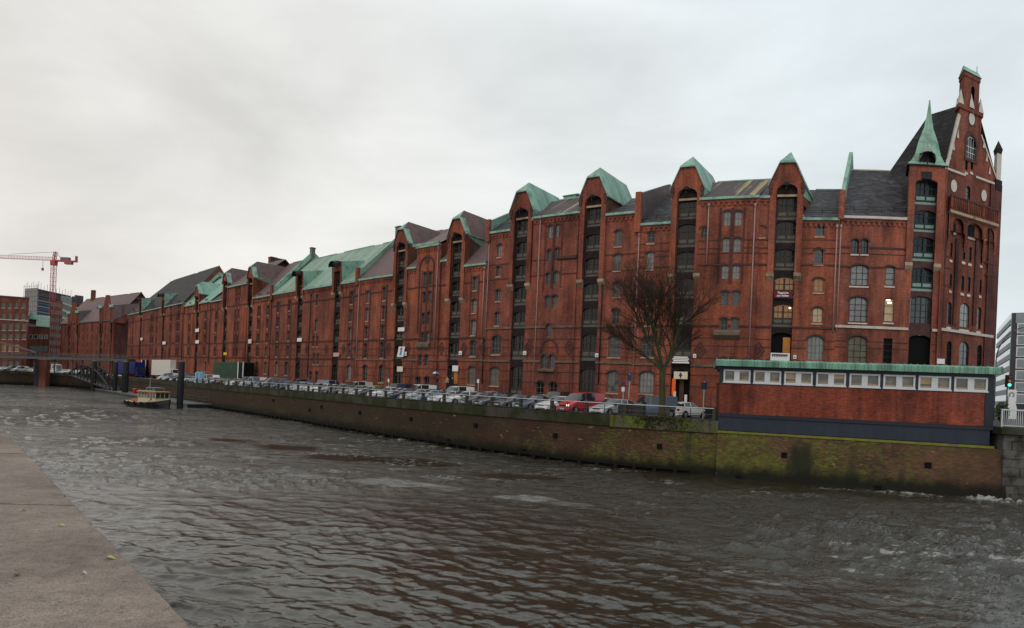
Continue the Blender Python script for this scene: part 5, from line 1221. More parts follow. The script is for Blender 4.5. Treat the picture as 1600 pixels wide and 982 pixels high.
def hip_extra(root):
    r = MB(F); st = st8[1]; a = st[0] - 3.0
    r.poly([(a, 9, st[3]), (a + .2, 9, st[3]), (W(14, -1, 1.5), -.3, st8[0][2]), (s89, -.3, st8[0][2]), (s89, 12, st8[0][2])], 0); r.poly([(a, 9, st[3]), (st[0], 9, st[3]), (st[0], -.3, st[2]), (W(14, -1, 1.5), -.3, st[2])], 0)
    r.build('roof_hip', 'slate_dark', root)
house('slate_roof_warehouse', 'red brick warehouse with dark slate roof, last house before the side street', F, s89, s78, 'brick_red', st8, b8, c8, cz8, pipes=[(fs(286, 510), fz(287, 478), fz(286, 585), 'iron')], parapets=[(s78, fz(289, 474), fz(313, 434, 9), 9, 'copper_green', .3, 1.2)], detail=1, extra=hip_extra)

# the block beyond the side street -------------------------------------------------------------------
Lz = lambda x, y, d=0: FARL.at(x, y, d)[1]
Ls = lambda x, y=510, d=0: FARL.at(x, y, d)[0]
e0 = FARL.s[-1]; eL = Ls(95)
def fbay(x, apex):
    z0 = Lz(x, 516); lev = [(GZ + 3.1 * i + 3.6, GZ + 3.1 * i + 1.3) for i in range(5, -1, -1)]
    return dict(s=Ls(x), z=lev, apex=Lz(x, apex), ez=None, style='hood', hw=1.0, pw=1.5, corb=1, roof='copper_purple', hood='copper_green')
b9 = [fbay(176, 478), fbay(158.5, 480), fbay(122.5, 487), fbay(109, 489)]
ezz = Lz(140, 503)
b9s = sorted(b9, key=lambda b: b['s']); ed = [eL] + sum([[b['s'] - 1.5, b['s'] + 1.5] for b in b9s], []) + [e0]
st9 = [[ed[i], ed[i + 1], ezz, Lz(140, 466, 9) - .3, 9.5, 'copper_purple', 0] for i in range(0, len(ed), 2)]
for b in b9: b['ez'] = ezz
lv9 = [(GZ + 3.1 * i + 3.5, GZ + 3.1 * i + 1.7) for i in range(5, -1, -1)]
c9 = [(Ls(x), lv9, .95, .3, 'glass', 0) for x in (130.5, 137.5, 144.5, 152, 102, 116, 165, 169, 184)]
def far_extra(root):
    mb = MB(FARL); mb.poly([(e0 + .06, -.02, GZ), (e0 + .06, 19, GZ), (e0 + .06, 19, ezz), (e0 + .06, 9.5, st9[0][3]), (e0 + .06, -.02, ezz)], 0); mb.build('end_wall', 'brick_dark', root)
    mb = MB(FARL); s, z = Ls(146, 465, 9), Lz(146, 454, 9); mb.box(s - .9, s + .9, 8.2, 9.6, z - 5, z, 0); mb.build('chimney', 'brick_brown', root)
    for x in (167, 115):
        mb = MB(FARL); a = Ls(x); z = Lz(x, 462 if x > 150 else 473); mb.plate([(a - 5, ezz), (a + 5, ezz), (a + 1.4, z - 1), (a + 1.2, z), (a - 1.2, z), (a - 1.4, z - 1)], -.5, .3); mb.slab([(.3, ezz), (9, z - .5), (9, ezz)], a - 4, a + 4); mb.build('cross_gable', 'brick_brown', root)
house('far_warehouse', 'red brick warehouse block beyond the side street, brown roof with green hoist hoods', FARL, eL, e0, 'brick_brown', st9, b9, c9, [(GZ + 6.9, .25, .12, 'course_dark')], detail=0, depth=19, group='brick warehouses along the quay', extra=far_extra, eave_m='lead')
# ------------------------------------------------------------------ low annex on the quay wall
A0 = at_depth(1121, 665, 50.7); A1 = at_depth(1550, 690, 45.6); A = Plane(A0, A1)
brick_mat('annex_brick', (.235, .058, .036), soot=(.10, .034, .028), along=tuple(A.t), rows=True)
az = lambda x, y: A.at(x, y)[1]; aa = lambda x, y=600: A.at(x, y)[0]
zb0, zb1, zw0, zf0, zf1 = 3.62, az(1330, 656), az(1330, 607), az(1330, 579), az(1330, 567.5)
annex = thing('annex', A(A.L / 2, 3, GZ), 'low flat annex of red brick with window band and green copper fascia', 'annex', )
LA = A.L
mb = MB(A); mb.box(.02, LA - .55, 0, 7, zb1, zw0, 0, 50); mb.build('wall', 'annex_brick', annex)
mb = MB(A); mb.box(0, LA - .2, -.10, 6.9, zb0 + .05, zb1 - .26, 0, 50); mb.build('base_cladding', 'navy_board', annex)
mb = MB(A); mb.box(-.02, LA, -.2, 7, zb1 - .256, zb1 - .004, 0, 50); mb.box(LA - .54, LA, -.05, 7, zb1, zw0, 0); mb.box(0, LA, -.04, 7, zf0 - .22, zf0, 0, 50); mb.box(0, LA, -.03, 7, zw0 + .004, zw0 + .10, 0, 50); mb.box(.3, LA - .3, .3, 6.8, zw0 + .1, zf0 - .22, 0, 50)
units = [(1130, 1172), (1177, 1220), (1225, 1269.5), (1275, 1321.5), (1327, 1375), (1380, 1430), (1435, 1486), (1491, 1543.5)]
ua = [(aa(p), aa(q)) for p, q in units]
prev = 0.0
for p, q in ua: mb.box(prev, p - .01, -.03, .35, zw0 + .1, zf0 - .222, 0, 50); prev = q + .01
mb.box(prev, LA, -.03, .5, zw0 + .1, zf0 - .222, 0, 50); mb.build('steel_frame', 'navy', annex)
mat('annex_glass', (.085, .08, .07), .15, .3, 1.2, col2=(.16, .145, .105), c2=(.45, .6), s2=1.1, spec=.6)
rnd_a = random.Random(4)
for p, q in ua:
    mb = MB(A); z0, z1 = zw0 + .11, zf0 - .23; c = (p + q) / 2; f = .12
    for a, b in ((p, c - .08), (c + .08, q)):
        mb.box(a, a + f, -.02, .2, z0, z1, 0); mb.box(b - f, b, -.02, .2, z0, z1, 0); mb.box(a + f, b - f, -.02, .2, z0, z0 + f, 0); mb.box(a + f, b - f, -.02, .2, z1 - f, z1, 0)
        mb.box(a + f, b - f, .06, .1, z0 + f, z0 + f + .14, 2)
        mb.poly([(a + f, .1, z0 + f), (b - f, .1, z0 + f), (b - f, .1, z1 - f), (a + f, .1, z1 - f)], 1)
    mb.box(c - .08, c + .08, -.01, .2, z0, z1, 0)
    if rnd_a.random() < .7:
        h_ = rnd_a.uniform(.1, .5) * (z1 - z0); a_ = rnd_a.choice([(p + f, c - .08 - f), (c + .08 + f, q - f)]); mb.box(a_[0], a_[1], .07, .095, z1 - f - h_, z1 - f, 2)
    mb.box(p - .04, q + .04, -.1, -.025, z0 - .06, z0 + .03, 0)
    mb.build('window', ['frame_white', 'annex_glass', 'sandstone'], annex)
mb = MB(A); mb.slab([(-.55, zf0 + .02), (-.60, zf1 - .12), (-.3, zf1), (7.4, zf1), (7.4, zf0 + .02)], -.3, LA + .3, 0)
n = 44
for i in range(n + 1):
    a = -.28 + (LA + .56) * i / n; mb.slab([(-.63, zf0 + .02), (-.66, zf1 - .11), (-.3, zf1 + .05), (-.3, zf0 + .02)], a - .025, a + .025, 0)
roof_mat('copper_fascia', (.17, .33, .25), (.075, .13, .105), (.47, .66), .9, along=tuple(A.t), seam=.88); mb.build('roof', 'copper_fascia', annex)
mb = MB(A); mb.box(LA + .02, LA + .12, .3, 6.6, zf0 - .35, zf0 - .2, 0); mb.build('lamp', 'lamp_glow', annex)
mb = MB(A); mb.box(LA - .05, LA + .02, .2, 6.8, zb1, zf0 - .3, 0)
for i in range(6): mb.box(LA - .02, LA + .06, .5 + i * 1.05, .6 + i * 1.05, zb1, zf0 - .3, 1)
mb.build('end_glazing', ['glass', 'frame_grey'], annex)

# ------------------------------------------------------------------ bridge abutment, street and railing beyond the annex
mat('ashlar', (.10, .095, .085), .85, .35, .9, col2=(.035, .036, .026), c2=(.42, .6), s2=.8, bump=.4)
B0 = Vector(Q(sEnd).xy); Bt = Vector((.985, -.17)).normalized(); Bp = Plane(B0 + Bt * .02, B0 + Bt * 30)
abut = thing('bridge_abutment', Bp(0, 0, 0), 'dark stone bridge abutment closing the brick quay wall', 'abutment')
SZ = 5.0
mb = MB(Bp)
zc, k = -1.5, 0
while zc < SZ - .75:
    h = .62; off = .0 if k % 2 else .55
    a = -.3 - off
    while a < 30:
        p, q = max(a + .015, -.3), a + 1.1 - .015
        if q > p + .05: mb.box(p, q, -.55 + .05 * math.sin(a * 7 + k), .3, zc + .012, min(zc + h, SZ - .5) - .012, 0, 50)
        a += 1.1
    zc += h; k += 1
mb.box(-.28, 30, -.45, 3, -1.5, SZ - .5, 0, 50)
mb.build('stonework', 'ashlar', abut)
mb = MB(Bp); mb.box(-.6, 30, -.85, .8, SZ - .46, SZ - .16, 0, 50); mb.box(-.5, 30, -.65, .8, SZ - .155, SZ + .02, 0, 50); mb.build('cornice', 'coping', abut)
mb = MB(); q0, q1 = Bp(-1.6, .1), Bp(30, .1)
mb.poly([(*q0.xy, SZ + .004), (*q1.xy, SZ + .004), (150, 200, SZ + .004), (75, 160, SZ + .004), (E(E.L, 8).x, E(E.L, 8).y, SZ + .004), (E(E.L, -1).x, E(E.L, -1).y, SZ + .004), (A(LA, 8).x, A(LA, 8).y, SZ + .004)], 0)
tag(mb.build('street', 'asphalt'), kind='structure')
rail = thing('bridge_railing', Bp(0, 0, SZ), 'pale steel mesh railing on the bridge beside the annex', 'railing')
mb = MB(Bp)
for i in range(9):
    a = -.35 + i * 1.55; o = MB(Bp); o.box(a - .045, a + .045, -.35, -.25, SZ + .02, SZ + 1.28, 0); o.build('post', 'steel_pale', rail)
    if i < 8:
        for k in range(11): mb.box(a + .13 + k * .128, a + .155 + k * .128, -.31, -.285, SZ + .16, SZ + 1.2, 0)
mat('mesh_infill', (.50, .52, .53), .5, .08, 4); mb.build('mesh_infill', 'mesh_infill', rail)
mb = MB(Bp); mb.box(-.4, 13, -.36, -.24, SZ + 1.2, SZ + 1.3, 0, 50); mb.box(-.4, 13, -.33, -.27, SZ + .1, SZ + .16, 0, 50); mb.build('handrail', 'steel_pale', rail)

# traffic light, signs, street lamp, van, office block
def post_thing(name, x, y, Y, label, cat, h, r=.06, m='steel_grey', z0=SZ):
    p = at_depth(x, y, Y); root = thing(name, (p.x, p.y, z0), label, cat); mb = MB(); mb.tube((p.x, p.y, z0), (p.x, p.y, z0 + h), r, r * .8, 8); mb.build('post', m, root, smooth=True); return root, p
tl, p = post_thing('traffic_light', 1572, 650, 58, 'traffic light showing green behind the pale bridge railing', 'traffic light', 4.3)
mb = MB(); mb.box(p.x - .2, p.x + .2, p.y - .22, p.y + .05, SZ + 3.25, SZ + 4.35, 0); mb.build('housing', 'trim_black', tl)
mat('signal_green', (.05, .8, .5), .3, 0, 1, emit=((.1, 1, .62), 1.6)); mat('signal_amber', (.3, .12, .03), .4, 0, 1); mat('signal_red', (.1, .01, .01), .4, 0, 1)
for dz, m in ((.2, 'signal_green'), (.55, 'signal_amber'), (.9, 'signal_red')):
    mb = MB(); mb.tube((p.x, p.y - .22, SZ + 3.25 + dz), (p.x, p.y - .30, SZ + 3.25 + dz), .14, .13, 12); mb.build('signal_lamp', m, tl)
bs, p = post_thing('bus_stop_sign', 1579, 650, 60, 'white stop sign with a green ring beside the traffic light', 'sign', 3.1)
mb = MB(); mb.box(p.x - .42, p.x + .42, p.y - .07, p.y + .0, SZ + 2.0, SZ + 3.1, 0); mb.tube((p.x - .05, p.y - .075, SZ + 2.6), (p.x - .05, p.y - .10, SZ + 2.6), .28, .28, 16, 1); mb.tube((p.x - .05, p.y - .10, SZ + 2.6), (p.x - .05, p.y - .11, SZ + 2.6), .13, .13, 12, 0); mb.build('panel', ['sign_white', 'lime_ring'] if 'lime_ring' in MATS else ['sign_white', 'band_green'], bs)
sl, p = post_thing('street_lamp', 1553, 640, 66, 'tall curved street lamp arching out in front of the office block', 'street lamp', 6.2, .08)
mb = MB(); pts = []
for i in range(9):
    t = math.pi / 2 * i / 8; pts.append((p.x + 3.2 * (1 - math.cos(t)), p.y - .2 * i / 8, SZ + 6.2 + 3.6 * math.sin(t)))
for a, b in zip(pts[:-1], pts[1:]): mb.tube(a, b, .06, .055, 6)
mb.build('arm', 'steel_grey', sl, smooth=True)
mb = MB(); mb.slab([(p.y - .5, pts[-1][2] - .15), (p.y - .45, pts[-1][2] + .1), (p.y + .1, pts[-1][2] + .1), (p.y + .15, pts[-1][2] - .15)], pts[-1][0] - .1, pts[-1][0] + 1.0); mb.build('lamp_head', 'lead', sl)
# flag-like white canvas banner by the railing
bnp = at_depth(1580, 655, 52); bn = thing('beach_flag', (bnp.x, bnp.y, SZ), 'white rounded canvas banner standing behind the bridge railing', 'banner')
mb = MB(); mb.plate([(bnp.x - .33, SZ + .5), (bnp.x + .38, SZ + .5), (bnp.x + .42, SZ + 1.3), (bnp.x + .22, SZ + 2.1), (bnp.x - .08, SZ + 2.35), (bnp.x - .3, SZ + 2.2)], bnp.y - .02, bnp.y + .02); mb.build('canvas', 'sign_white', bn)
mb = MB(); mb.tube((bnp.x - .36, bnp.y, SZ), (bnp.x - .33, bnp.y, SZ + 2.3), .025, .02, 6); mb.box(bnp.x - .6, bnp.x + .4, bnp.y - .3, bnp.y + .3, SZ + .005, SZ + .05); mb.build('pole', 'steel_grey', bn)
# little shrub by the annex end
def shrub(name, x, y, Y, z0, h, r, label):
    p = at_depth(x, y, Y); root = thing(name, (p.x, p.y, z0), label, 'shrub'); mb = MB(); rnd = random.Random(x)
    for i in range(420):
        d = Vector((rnd.gauss(0, 1), rnd.gauss(0, 1), rnd.gauss(0, 1))).normalized() * rnd.random() ** .4
        c = Vector((p.x + d.x * r, p.y + d.y * r, z0 + h * .55 + d.z * h * .45)); u = Vector((rnd.gauss(0, 1), rnd.gauss(0, 1), rnd.gauss(0, 1))).normalized() * .12; w = u.orthogonal().normalized() * .07
        mb.poly([c - u, c + w, c + u, c - w], 0)
    mb.build('foliage', 'shrub_leaf', root)
    mb = MB(); mb.tube((p.x, p.y, z0), (p.x, p.y, z0 + h * .6), .04, .02, 6); mb.build('stem', 'bark', root)
mat('shrub_leaf', (.035, .055, .02), .6, .4, 9)
shrub('shrub', 1566, 650, 49.5, SZ, 1.9, .45, 'small dark green shrub between the annex end and the railing')
# office block
mat('office_wall', (.055, .057, .062), .5, .2, 1); mat('office_band', (.24, .25, .255), .5, .12, 1); mat('office_glass', (.16, .2, .22), .08, .4, .4, spec=.8); mat('office_frame', (.6, .6, .6), .4, .05, 1)
o0 = at_depth(1577, 600, 120); o1 = at_depth(1556, 600, 146); oz = at_depth(1577, 489, 120).z
Os = Plane(o1, o0); Of = Plane(o0, o0 + Vector((Os.n.x, Os.n.y, 0)) * 46, (-Os.t.x, -Os.t.y))
off = thing('office_block', (o0.x, o0.y, SZ), 'modern grey glass office block behind the traffic light', 'office block')
mb = MB(Of); mb.box(0, 46, 0, 30, GZ - .1, oz, 0, 60); mb.box(6, 40, 6, 24, oz, oz + 3.4, 0, 60); mb.build('wall', 'office_wall', off)
nf = 8; fh = (oz - GZ - 2.5) / nf
for j in range(nf):
    z = GZ + 2.5 + j * fh
    mb = MB(Os); mb.box(0, Os.L - .02, -.25, .0, z, z + fh * .45, 0, 60); mb.box(0, Os.L - .02, -.12, .0, z + fh * .451, z + fh * .99, 1, 60); mb.build('window_band', ['office_band', 'office_glass'], off)
    for i in range(8):
        a = 1.75 + i * 3.9
        mb = MB(Of); w = .95
        if j == nf - 1: 
            if i % 2 == 0: mb.box(a - 1.2, a + 5.2, -.1, -.003, z + .2, z + fh * .95, 1); mb.build('window', ['office_frame', 'office_glass'], off)
            continue
        mb.box(a - w, a + w, -.15, -.003, z + .5, z + .5 + 1.9, 0); mb.box(a - w + .18, a + w - .18, -.18, -.152, z + .68, z + 2.22, 1); mb.build('window', ['office_frame', 'office_glass'], off)
# second, narrower block seen past the corner of the warehouse
# ------------------------------------------------------------------ quay railing
qr = thing('quay_railing', Q(Q.at(800, 630)[0], .1, GZ), 'long quay railing of timber posts with pale top rail before the parked cars', 'railing')
rs0, rs1 = Q.at(300, 600)[0], sA - .35
npost = int((rs1 - rs0) / 3.55)
ZT = GZ + .14
for i in range(npost + 1):
    s = rs1 - i * 3.55; mb = MB(Q); mb.box(s - .13, s + .13, -.02, .24, ZT, ZT + 1.06, 0, 9); mb.slab([(-.05, ZT + 1.06), (.11, ZT + 1.16), (.27, ZT + 1.06)], s - .15, s + .15); mb.build('post', 'timber_dark', qr)
for zz, r_, m in ((ZT + .98, .042, 'steel_pale'), (ZT + .5, .03, 'steel_grey'), (ZT + .12, .025, 'steel_grey')):
    mb = MB(Q); n = int((rs1 - rs0) / 1.8)
    for i in range(n): a, b = rs0 + (rs1 - rs0) * i / n, rs0 + (rs1 - rs0) * (i + 1) / n; mb.tube(Q(a, -.06, zz), Q(b, -.06, zz), r_, n=5, cap=False)
    mb.build('top_rail' if m == 'steel_pale' else 'lower_rail', m, qr, smooth=True)
for i in range(int((rs1 - rs0) / 3.55)):
    s = rs1 - (i + .5) * 3.55
    if i > 24: break
    mb = MB(Q); mb.tube(Q(s, -.06, ZT), Q(s, -.06, ZT + .98), .03, n=5); mb.build('baluster', 'steel_dark', qr)
# skip of weathered boards between the silver car and the tree
for x0, x1, lab, nm in ((968, 1006, 'weathered dark timber planter box standing along the railing near the tree', 'planter_box'), (1102, 1119, 'black wheeled refuse bin tight against the annex wall', 'refuse_bin')):
    a0, a1 = Q.at(x0, 640, .8)[0], Q.at(x1, 640, .8)[0]; c = (a0 + a1) / 2; w = abs(a1 - a0) / 2
    root = thing(nm, Q(c, .8, GZ), lab, 'planter' if 'planter' in nm else 'bin')
    mb = MB(Q)
    if 'planter' in nm:
        for j in range(5): mb.box(c - w, c + w, .5, 1.5, GZ + .02 + j * .22, GZ + .02 + j * .22 + .205, 0, 9)
        mb.build('boards', 'timber_dark', root)
        for t in (-1, 0, 1): m2 = MB(Q); m2.box(c + t * (w - .06) - .07, c + t * (w - .06) + .07, .42, .5, GZ, GZ + 1.15, 0); m2.build('post', 'timber_dark', root)
    else:
        mb.slab([(.5, GZ + .12), (.42, GZ + 1.1), (1.25, GZ + 1.1), (1.15, GZ + .12)], c - w, c + w); mb.build('body', 'trim_black', root)
        m2 = MB(Q); m2.slab([(.38, GZ + 1.1), (.45, GZ + 1.2), (1.1, GZ + 1.26), (1.3, GZ + 1.1)], c - w - .03, c + w + .03); m2.build('lid', 'trim_black', root)
        for t in (-1, 1): m3 = MB(Q); m3.tube(Q(c + t * (w - .1), 1.1, GZ + .1), Q(c + t * (w - .02), 1.1, GZ + .1), .1, n=10); m3.build('wheel', 'tyre', root)

# ------------------------------------------------------------------ bare tree on the quay
def tree():
    base = Q(Q.at(1034, 650, 1.6)[0], 1.6, GZ); rnd = random.Random(11)
    root = thing('bare_tree', base, 'bare winter tree with mossy forked trunk in front of the brick warehouse', 'tree')
    big, fine = MB(), MB()
    def limb(p, d, L_, r, lev):
        n = 4 if lev < 3 else 3; q = Vector(p); dd = Vector(d)
        for i in range(n):
            dd = (dd + Vector((rnd.gauss(0, 1), rnd.gauss(0, 1), rnd.gauss(0, .7))) * (.075 + .012 * lev) + Vector((0, 0, .03))).normalized()
            nx = q + dd * L_ / n; r0, r1 = r * (1 - .45 * i / n), r * (1 - .45 * (i + 1) / n)
            (big if lev <= 2 else fine).tube(q, nx, max(r0, .0075), max(r1, .006), 7 if lev < 2 else 5 if lev < 4 else 3, cap=False)
            q = nx
            if lev < 5 and (i > 0 or lev > 1):
                for _ in range(1 if lev < 3 or rnd.random() < .62 else 2):
                    side = Vector((rnd.gauss(0, 1), rnd.gauss(0, 1), rnd.gauss(0, .5))).normalized()
                    nd = (dd + side * (.50 + .03 * lev) + Vector((0, 0, .10))).normalized()
                    limb(q, nd, L_ * rnd.uniform(.55, .8), max(r1 * .62, .008), lev + 1)
        if lev < 5:
            for _ in range(2):
                side = Vector((rnd.gauss(0, 1), rnd.gauss(0, 1), rnd.gauss(0, .4))).normalized(); limb(q, (dd + side * .4).normalized(), L_ * .62, r * .5, lev + 1)
    p = Vector(base); prev = p
    pts = [(0, 0, 0, .36), (.02, 0, .5, .29), (.0, .03, 1.6, .26), (-.08, .02, 2.9, .25), (-.10, 0, 4.0, .27)]
    for a, b in zip(pts[:-1], pts[1:]): big.tube(p + Vector(a[:3]), p + Vector(b[:3]), a[3], b[3], 10, cap=False)
    f = p + Vector((-.1, 0, 3.95))
    for d, L_, r in (((-.44, .1, 1), 3.7, .165), ((.34, -.1, 1), 3.5, .16), ((.05, .3, 1.1), 4.1, .16), ((-.18, -.35, 1.1), 3.6, .13), ((.60, .3, .95), 2.5, .11), ((-.80, .2, .8), 2.8, .11)):
        limb(f, Vector(d).normalized(), L_, r, 1)
    big.build('trunk', 'bark', root, smooth=True); c = fine.build('crown', 'twig', root)
    return root, base, len(fine.p)
troot, tbase, tn_ = tree()
print('TREE faces', tn_, 'at', tuple(tbase))
mb = MB(); rnd = random.Random(5)
for i in range(500):
    c = Vector(Q(Q.at(1034, 650, .3)[0] + rnd.gauss(0, 1.5), -.12 - rnd.random() * .25, GZ + .25 - rnd.random() ** 2 * 1.0)); u = Vector((rnd.gauss(0, 1), rnd.gauss(0, 1), rnd.gauss(0, 1))).normalized() * .13; w = u.orthogonal().normalized() * .05
    mb.poly([c - u, c + w, c + u, c - w], 0)
mat('ivy', (.03, .035, .014), .7, .4, 6, col2=(.12, .06, .02), c2=(.6, .7), s2=3)
tag(mb.build('ivy', 'ivy'), 'ragged ivy hanging over the quay coping below the bare tree', 'plant', kind='stuff')
# ------------------------------------------------------------------ vehicles
def car_meshes(kind):
    """returns part meshes in local axes: nose at +x, width y, z up; origin on the ground in the middle"""
    T = dict(
        hatch=(4.1, .87, [(0, .52, .5), (.10, .70, .66), (.85, .88, .84), (1.20, .97, .93), (1.95, 1.40, .94), (2.45, 1.45, .95), (2.53, 1.45, .95), (3.25, 1.42, .97), (3.33, 1.41, .97), (3.72, 1.30, .98), (4.0, .95, .92), (4.1, .55, .5)]),
        saloon=(4.6, .88, [(0, .50, .48), (.10, .68, .64), (1.0, .86, .82), (1.40, .95, .91), (2.15, 1.38, .92), (2.65, 1.42, .93), (2.73, 1.42, .93), (3.35, 1.37, .94), (3.43, 1.35, .94), (3.95, 1.02, .97), (4.45, .96, .92), (4.6, .55, .5)]),
        estate=(4.65, .89, [(0, .52, .5), (.10, .70, .66), (1.0, .90, .86), (1.35, .99, .95), (2.05, 1.42, .96), (2.60, 1.47, .97), (2.68, 1.47, .97), (3.45, 1.47, .98), (3.53, 1.47, .98), (4.30, 1.38, .98), (4.55, .98, .94), (4.65, .55, .5)]),
        van=(4.75, .95, [(0, .55, .53), (.08, .80, .76), (.70, 1.05, 1.0), (1.0, 1.18, 1.12), (1.65, 1.80, 1.15), (2.05, 1.92, 1.16), (2.13, 1.92, 1.16), (3.25, 1.93, 1.17), (3.33, 1.93, 1.17), (4.55, 1.90, 1.17), (4.68, 1.10, 1.06), (4.75, .6, .55)]))[kind]
    L_, hw, st = T
    def ring(x, top, belt):
        green = top - belt > .12
        e = min(1, min(x, L_ - x) / .35); w = hw * (.86 + .14 * math.sqrt(max(e, 0)))
        zb = .22
        if green: P = [(w * .7, zb), (w * .96, zb + .07), (w, .52), (w * .985, belt - .03), (w * .93, belt), (w * (.76 if kind != 'van' else .84), top - .05), (w * .6, top), (0, top + .015)]
        else: P = [(w * .7, zb), (w * .96, zb + .07), (w, min(.5, top * .8)), (w * .985, belt - .03), (w * .95, belt), (w * .82, top - .012), (w * .55, top), (0, top + .012)]
        return [(L_ / 2 - x, y, z) for y, z in P]
    rings = [ring(*s) for s in st]; gl = [s[1] - s[2] > .12 for s in st]
    body, glass = MB(), MB()
    for i in range(len(st) - 1):
        for j in range(7):
            pill = st[i + 1][0] - st[i][0] < .1 and i > 2
            side = j == 4 and gl[i] and gl[i + 1] and not pill
            if kind == 'van' and side and i > 6: side = i == 7
            screen = j in (5, 6) and (gl[i] != gl[i + 1])
            tri = j == 4 and gl[i] != gl[i + 1]
            for sg in (1, -1):
                q = [rings[i][j], rings[i + 1][j], rings[i + 1][j + 1], rings[i][j + 1]]; q = [(a, sg * b, c) for a, b, c in q]
                if sg < 0: q = q[::-1]
                (glass if (side or screen or tri) else body).poly(q, 0)
    for R_ in (rings[0], rings[-1]):
        full = [(a, b, c) for a, b, c in R_] + [(a, -b, c) for a, b, c in R_[::-1][1:]]; body.poly(full, 0)
    body.poly([(L_ / 2 - .1, hw * .7, .23), (L_ / 2 - .1, -hw * .7, .23), (-L_ / 2 + .1, -hw * .7, .23), (-L_ / 2 + .1, hw * .7, .23)], 0)
    def weld(mb, name, mats):
        me = mb.build(name, mats, mesh_only=True); bm = bmesh.new(); bm.from_mesh(me); bmesh.ops.remove_doubles(bm, verts=bm.verts, dist=.0015); bmesh.ops.recalc_face_normals(bm, faces=bm.faces); bm.to_mesh(me); bm.free()
        me.polygons.foreach_set('use_smooth', [True] * len(me.polygons)); me.set_sharp_from_angle(angle=R(38)); return me
    wr = .31 if kind != 'van' else .33; wx = (L_ / 2 - .82, -L_ / 2 + .82)
    tb = MB(); tb.tube((0, -.10, 0), (0, .10, 0), wr, n=18); tb.tube((0, -.13, 0), (0, .13, 0), wr * .86, n=18)
    rb = MB(); rb.tube((0, -.135, 0), (0, .135, 0), wr * .62, n=14)
    for k in range(5): t = 2 * math.pi * k / 5; rb.tube((0, -.142, 0), (wr * .55 * math.cos(t), -.142, wr * .55 * math.sin(t)), .045, .03, 4); rb.tube((0, .142, 0), (wr * .55 * math.cos(t), .142, wr * .55 * math.sin(t)), .045, .03, 4)
    ab = MB()
    for x in wx:
        for sg in (1, -1): ab.tube((x, sg * (hw - .12), wr), (x, sg * (hw + .004), wr), wr + .07, n=18)
    hz = st[1][1] - .06
    lights = []
    hb = MB(); hb.slab([(-.13, -.07), (-.13, .06), (.05, .04), (.07, -.07)], 0, 0)
    return dict(L=L_, hw=hw, wr=wr, wx=wx, hz=hz, body=weld(body, 'car_body', ['paint_silver']), glass=weld(glass, 'car_glass', ['car_glass']), tyre=weld(tb, 'car_tyre', ['tyre']), rim=weld(rb, 'car_rim', ['rim']), arch=ab, bodymb=body, glassmb=glass, tb=tb, rb=rb, top=max(s[1] for s in st))
CARS = {k: car_meshes(k) for k in ('hatch', 'saloon', 'estate', 'van')}
def link(me, name, parent, loc=(0, 0, 0), mat_=None):
    o = bpy.data.objects.new(name, me); COL.objects.link(o); o.parent = parent; o.location = loc
    if mat_ is not None: o.material_slots[0].link = 'OBJECT'; o.material_slots[0].material = MATS[mat_]
    return o
def mk(fn, m):
    mb = MB(); fn(mb); return mb.build('m', m, mesh_only=True)
